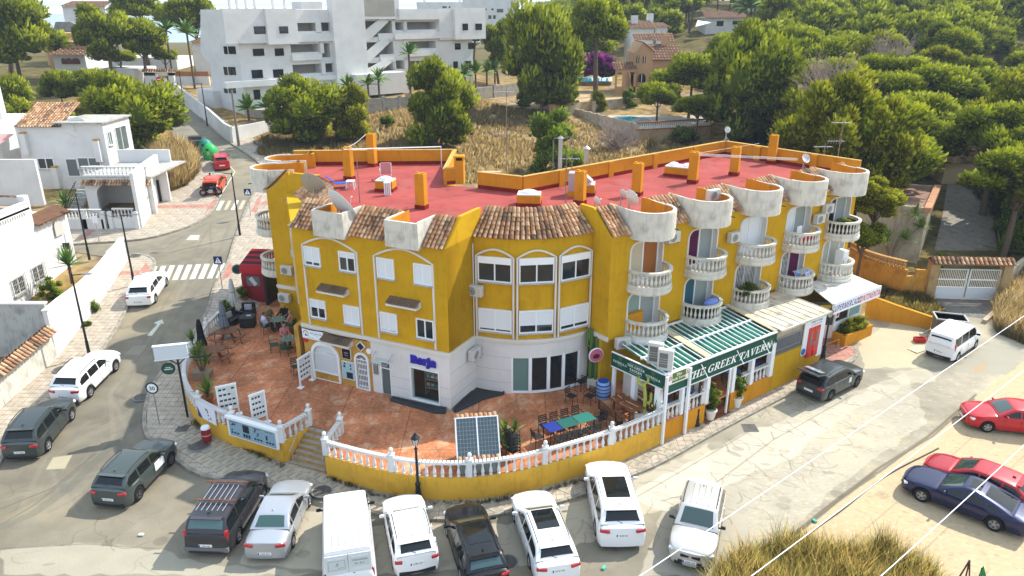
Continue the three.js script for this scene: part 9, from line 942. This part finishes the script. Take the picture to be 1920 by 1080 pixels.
{
const p=gp(1802,1110),t=thing('tripod','rusty iron tripod at the bottom right corner','tripod',p);part(t,'legs',M([0.10,0.06,0.045]),(b)=>{for(const a of[0.3,2.4,4.5])b.rod(V(0,1.5,0),V(Math.sin(a)*0.35,0,Math.cos(a)*0.35),0.03);});const g=thing('pennant','green bordered blue pennant board at the bottom edge','sign',gp(1834,1112));part(g,'board',M([0.03,0.22,0.06]),(b)=>b.ext([[-0.3,0],[0.45,0],[-0.1,1.3]],0.04));part(g,'panel',M([0.08,0.25,0.45]),(b)=>b.ext([[-0.18,0.08],[0.28,0.08],[-0.06,0.95]],0.05));part(g,'stake',mt.iron,(b)=>b.rod(V(-0.12,-0.1,0),V(-0.12,1.2,0),0.025));
for(const[x,y,l,r]of[[374,834,'round manhole cover by the red litter bin',0.55],[604,921,'dark round manhole cover on the pavement before the steps',0.42],[951,1054,'round manhole cover right of the black estate car',0.4],[343,803,'square drain cover on the corner pavement',0.3],[267,744,'round manhole cover in the road by the speed sign',0.45],[115,692,'round manhole cover on the left pavement',0.4],[255,478,'round manhole cover on the pavement at the crossing',0.4],[1406,802,'square cover in the road before the tavern',0.35]]){const off=y>940||x===267||x===1406?0.02:PAVE+0.012,q=gp(x,y,off),m=thing('manhole_cover',l,'manhole cover',q);part(m,'cover',M([0.12,0.115,0.11],{map:dirtyTex,metalness:0.3,roughness:0.6}),(b)=>(l.startsWith('square')?b.box(0,0.012,0,r*2,0.025,r*2):b.cyl(0,0.012,0,r,r,0.025,28)));part(m,'rim',mt.grey,(b)=>(l.startsWith('square')?b.box(0,0.006,0,r*2.2,0.014,r*2.2):b.cyl(0,0.006,0,r*1.15,r*1.15,0.014,28)));}
const h=[[1915,800],[1760,840],[1660,893],[1580,955],[1520,1000],[1500,1030]].map((q)=>gp(q[0],q[1],0.05));const ho=bm();ho.tube(h.slice(1),0.03,7,50);tag(ho.build('hose',mt.black),'dark hose lying along the broken edge of the tarmac','hose');
const r=rnd(17);for(let i=0;i<3;i++){const q=gp([265,1132,1527][i],[1004,1066,978][i],0.02),t2=thing('litter',['white scrap of paper on the asphalt at the lower left','green scrap of litter on the road below the large white off-roader','green scrap of litter at the tarmac edge'][i],'litter',q,i);part(t2,'scrap',M([[0.7,0.7,0.7],[0.1,0.45,0.32],[0.1,0.45,0.32]][i]),(b)=>b.rbox(0,0.05,0,0.22,0.08,0.14,0.03));}
for(const[l,a,b2,hh]of[['white overhead cable crossing the lane, highest in the picture',[1920,592],[1200,1080],6.5],['white overhead cable over the edge of the sandy car park',[1919,695],[1440,1057],6.5],['white overhead cable over the dark blue saloon',[1920,834],[1652,1080],6.5]]){const A=at(a[0],a[1],hh),B=at(b2[0],b2[1],hh),d=B.clone().sub(A);const c=bm();const P=[];for(let i=0;i<=12;i++){const t2=lerp(-0.8,1.7,i/12),q=A.clone().addScaledVector(d,t2);q.y+=0.6*((t2-0.45)**2-0.3)*0.25;P.push(q);}c.tube(P,0.015,6,40);tag(c.build('overhead_cable',mt.pvc),l,'cable');}
const dk=bm();const q0=gp(252,535).clone().setY(gp(252,535).y+5),q1=V(-34,8.2,-54);dk.tube([q0,q0.clone().lerp(q1,0.5).add(V(0,-0.5,0)),q1],0.015,5,16);tag(dk.build('overhead_wire',mt.black),'thin dark wire from the street lamp to the left house','wire');}
// ---------- people ----------
function field(bones,box,cell,k=0.045){
const n=Math.ceil(Math.max(box[3]-box[0],box[4]-box[1],box[5]-box[2])/cell)+2,S=n*cell/2,c=[(box[0]+box[3])/2,(box[1]+box[4])/2,(box[2]+box[5])/2],mc=new MarchingCubes(n,new THREE.MeshStandardMaterial(),false,false,60000);mc.isolation=0;const h=n/2;
for(let z=0;z<n;z++)for(let y=0;y<n;y++)for(let x=0;x<n;x++){const p=[(x-h)/h*S+c[0],(y-h)/h*S+c[1],(z-h)/h*S+c[2]];let d=9;for(const[a,b,ra,rb]of bones){const ab=[b[0]-a[0],b[1]-a[1],b[2]-a[2]],ap=[p[0]-a[0],p[1]-a[1],p[2]-a[2]],t=Math.min(1,Math.max(0,(ap[0]*ab[0]+ap[1]*ab[1]+ap[2]*ab[2])/(ab[0]**2+ab[1]**2+ab[2]**2+1e-9))),q=Math.hypot(ap[0]-ab[0]*t,ap[1]-ab[1]*t,ap[2]-ab[2]*t)-lerp(ra,rb,t);const hh=Math.max(0,k-Math.abs(d-q))/k;d=Math.min(d,q)-hh*hh*k*0.25;}mc.field[x+y*n+z*n*n]=-d;}
mc.update();const m=mc.count,P=new Float32Array(m*3),N=new Float32Array(m*3);for(let i=0;i<m*3;i++){P[i]=mc.positionArray[i]*S+c[i%3];N[i]=mc.normalArray[i];}const g=new THREE.BufferGeometry();g.setAttribute('position',new THREE.BufferAttribute(P,3));g.setAttribute('normal',new THREE.BufferAttribute(N,3));return boxUV(g);
}
function person(label,p,turn,pose,col){
const t=thing('person',label,'person',p,turn),J=pose,B=[],lim=(a,b,ra,rb)=>B.push([J[a],J[b],ra,rb]);
const torso=[[J.hip,J.chest,0.15,0.155],[J.chest,J.neck,0.15,0.07],[J.sl,J.sr,0.075,0.075],[J.hl,J.hr,0.1,0.1]];const arms=['l','r'].flatMap((s)=>[[J['s'+s],J['e'+s],0.05,0.042],[J['e'+s],J['w'+s],0.042,0.03],[J['w'+s],J['f'+s],0.035,0.03]]),legs=['l','r'].flatMap((s)=>[[J['h'+s],J['k'+s],0.085,0.06],[J['k'+s],J['a'+s],0.058,0.04],[J['a'+s],J['t'+s],0.045,0.035]]);const head=[[J.neck,J.head,0.055,0.07],[J.head,[J.head[0],J.head[1]+0.06,J.head[2]+0.01],0.085,0.09],[[J.head[0],J.head[1]+0.0,J.head[2]+0.095],[J.head[0],J.head[1]-0.02,J.head[2]+0.105],0.014,0.016]];const all=[...torso,...arms,...legs,...head];const bx=[9,9,9,-9,-9,-9];for(const[a,b]of all)for(const q of[a,b])for(let i=0;i<3;i++){bx[i]=Math.min(bx[i],q[i]-0.2);bx[i+3]=Math.max(bx[i+3],q[i]+0.2);}
const fg=new MB();for(const s of['l','r'])for(let i=0;i<5;i++){const f=J['f'+s],o=(i-2)*0.016;fg.rod(V(f[0]+o,f[1],f[2]+(i===0?-0.03:0.01)),V(f[0]+o*1.3,f[1]-0.03,f[2]+(i===0?0.02:0.06-Math.abs(i-2)*0.006)),0.009,5);}
const bg=field(all,bx,0.026),fgg=fg.geo();mesh('body',mergeGeometries([bg,fgg]),M(col.skin??[0.42,0.24,0.16],{roughness:0.6}),t);
const infl=(l,e)=>l.map(([a,b,ra,rb])=>[a,b,ra+e,rb+e]);mesh('shirt',field(infl([...torso,...arms.filter((_,i)=>i%3===0)],0.018),bx,0.028),M(col.shirt,{roughness:0.9}),t);mesh('trousers',field(infl([[J.hl,J.hr,0.1,0.1],[J.hip,[J.hip[0],J.hip[1]+0.08,J.hip[2]],0.14,0.14],...legs.filter((_,i)=>(col.shorts?i%3===0:i%3<2))],0.02),bx,0.028),M(col.legs,{roughness:0.9}),t);
const h=J.head;if(!col.bald)mesh('hair',new MB().sph(h[0],h[1]+0.075,h[2]-0.02,0.1,1,0.9,1.02,14).geo(0.9),M(col.hair??[0.03,0.02,0.015]),t);mesh('eyes',new MB().sph(h[0]-0.033,h[1]+0.025,h[2]+0.085,0.012).sph(h[0]+0.033,h[1]+0.025,h[2]+0.085,0.012).geo(),mt.dark,t);mesh('ears',new MB().sph(h[0]-0.09,h[1]+0.02,h[2],0.025,0.5,1,0.8).sph(h[0]+0.09,h[1]+0.02,h[2],0.025,0.5,1,0.8).geo(),M(col.skin??[0.42,0.24,0.16]),t);mesh('mouth',new MB().box(h[0],h[1]-0.055,h[2]+0.09,0.045,0.01,0.01).geo(),M([0.25,0.06,0.05]),t);mesh('shoes',new MB().rbox(J.tl[0],J.tl[1],J.tl[2]-0.05,0.09,0.08,0.25,0.03).rbox(J.tr[0],J.tr[1],J.tr[2]-0.05,0.09,0.08,0.25,0.03).geo(),M([0.05,0.05,0.055]),t);return t;
}
const SIT=(o={})=>({hip:[0,0.56,0],chest:[0,0.95,-0.04],neck:[0,1.15,-0.02],head:[o.hx??0,1.28,0.02],sl:[-0.19,1.06,-0.03],sr:[0.19,1.06,-0.03],el:[-0.26,0.8,0.08],er:[0.26,0.8,0.08],wl:[-0.18,o.wy??0.76,0.32],wr:[0.18,o.wy??0.76,0.32],fl:[-0.14,o.wy??0.77,0.4],fr:[0.14,o.wy??0.77,0.4],hl:[-0.1,0.54,0.02],hr:[0.1,0.54,0.02],kl:[-0.16,0.53,0.44],kr:[0.16,0.53,0.44],al:[-0.15,0.09,0.42],ar:[0.16,0.09,0.48],tl:[-0.16,0.05,0.56],tr:[0.18,0.05,0.62]});
const BEND={hip:[0,0.92,-0.1],chest:[0,1.22,0.16],neck:[0,1.38,0.3],head:[0,1.46,0.4],sl:[-0.19,1.3,0.2],sr:[0.19,1.3,0.2],el:[-0.24,1.05,0.38],er:[0.24,1.05,0.38],wl:[-0.14,0.95,0.6],wr:[0.14,0.95,0.6],fl:[-0.12,0.93,0.68],fr:[0.12,0.93,0.68],hl:[-0.1,0.9,-0.08],hr:[0.1,0.9,-0.08],kl:[-0.13,0.48,-0.02],kr:[0.12,0.48,0.04],al:[-0.14,0.09,-0.1],ar:[0.14,0.09,-0.06],tl:[-0.15,0.05,0.04],tr:[0.15,0.05,0.08]};
{
const T1=at(523,618,TY),T2=at(543,655,TY);for(const[l,p]of[['round green cafe table with people around it, nearer the kiosk',T1],['round green cafe table nearer the notice board',T2]]){const t=thing('cafe_table',l,'table',p);part(t,'tabletop',M([0.12,0.2,0.18],{roughness:0.3}),(b)=>b.cyl(0,0.73,0,0.5,0.5,0.03,22));part(t,'pedestal',mt.iron,(b)=>{b.cyl(0,0.36,0,0.03,0.03,0.7,8);for(let i=0;i<3;i++)b.rod(V(0,0.08,0),V(0.3*Math.sin(i*2.1),0.02,0.3*Math.cos(i*2.1)),0.02);});const r=rnd(4);for(let i=0;i<3;i++){const g=thing('glass',l.includes('kiosk')?['tall glass on the left of the cafe table nearer the kiosk','beer glass in the middle of the cafe table nearer the kiosk','glass at the right of the cafe table nearer the kiosk'][i]:['tall glass on the left of the cafe table nearer the notice board','beer glass in the middle of the cafe table nearer the notice board','glass at the right of the cafe table nearer the notice board'][i],'glass',p.clone().add(V(-0.25+i*0.25,0.745,rr(-0.15,0.15,r))));part(g,'cup',M([0.5,0.45,0.3],{phys:true,roughness:0.1}),(b)=>b.cyl(0,0.07,0,0.035,0.028,0.14,10));}}
const seat=(l,P,ang,d,col,o,cl)=>{const q=P.clone().add(V(Math.sin(ang)*d,0,Math.cos(ang)*d)),tu=Math.atan2(P.x-q.x,P.z-q.z);chair(chairG,cl,q,tu);if(l)person(l,q,tu,SIT(o),col);};
seat('seated person in a black jersey with white print, back to the wall',T1,2.9,0.85,{shirt:[0.015,0.015,0.017],legs:[0.03,0.03,0.04],bald:1},{},'green chair under the person in the black jersey');seat('seated person in a white and blue striped shirt seen from behind',T1,-0.9,0.85,{shirt:[0.45,0.5,0.68],legs:[0.03,0.03,0.05],hair:[0.08,0.05,0.03]},{},'green chair under the person in the striped shirt');seat('seated bare-chested person in green shorts',T1,1.3,0.95,{shirt:[0.42,0.24,0.16],legs:[0.02,0.12,0.07],shorts:1,hair:[0.3,0.25,0.18]},{},'green chair under the person in green shorts');seat('seated person in khaki leaning over the table',T1,-2.2,0.85,{shirt:[0.16,0.15,0.07],legs:[0.1,0.09,0.06],hair:[0.2,0.14,0.08]},{},'green chair under the person in khaki');seat('seated person in a pink top at the nearer cafe table',T2,-2.6,0.8,{shirt:[0.5,0.2,0.22],legs:[0.05,0.05,0.06]},{},'green chair under the person in pink');
seat(null,T2,-1.2,0.85,null,null,'empty green chair left of the nearer cafe table');seat(null,T2,0.0,0.8,null,null,'empty green chair in front of the nearer cafe table');seat(null,T2,1.2,0.85,null,null,'empty green chair right of the nearer cafe table');chair(chairG,'dark green chair behind the notice board at the grille window',at(556,700,TY),0.6);
const og=gp(393,356,0.02);person('person in black bending into the open hatchback',og,2.9,BEND,{shirt:[0.015,0.015,0.017],legs:[0.02,0.02,0.025]});
person('seated person in a red shirt inside the tavern front',TF.P(3.0,TY,-1.1),TF.turn-0.6,SIT(),{shirt:[0.35,0.02,0.03],legs:[0.03,0.03,0.05]});chair(chairB,'black chair under the person in red in the tavern',TF.P(3.0,TY,-1.1),TF.turn-0.6);
for(const[u,l]of[[2.5,'blue clothed table inside the tavern front, left of the steps'],[6.3,'blue clothed table inside the tavern, first right of the steps'],[8.0,'blue clothed table inside the tavern, second right of the steps'],[0.7,'blue clothed table inside the tavern nearest the corner post']]){const t=thing('tavern_table',l,'table',TF.P(u,TY,-0.75),TF.turn);part(t,'tabletop',M([0.03,0.09,0.35]),(b)=>b.rbox(0,0.74,0,0.85,0.05,0.7,0.01));for(const[x,z]of[[-1,-1],[1,-1],[-1,1],[1,1]])part(t,'leg',mt.black,(b)=>b.rod(V(x*0.36,0.72,z*0.28),V(x*0.36,0,z*0.28),0.025));chair(chairB,'black chair behind the '+l.replace('clothed ',''),TF.P(u+0.1,TY,-1.5),TF.turn);}
}
renderer.render(scene,camera);
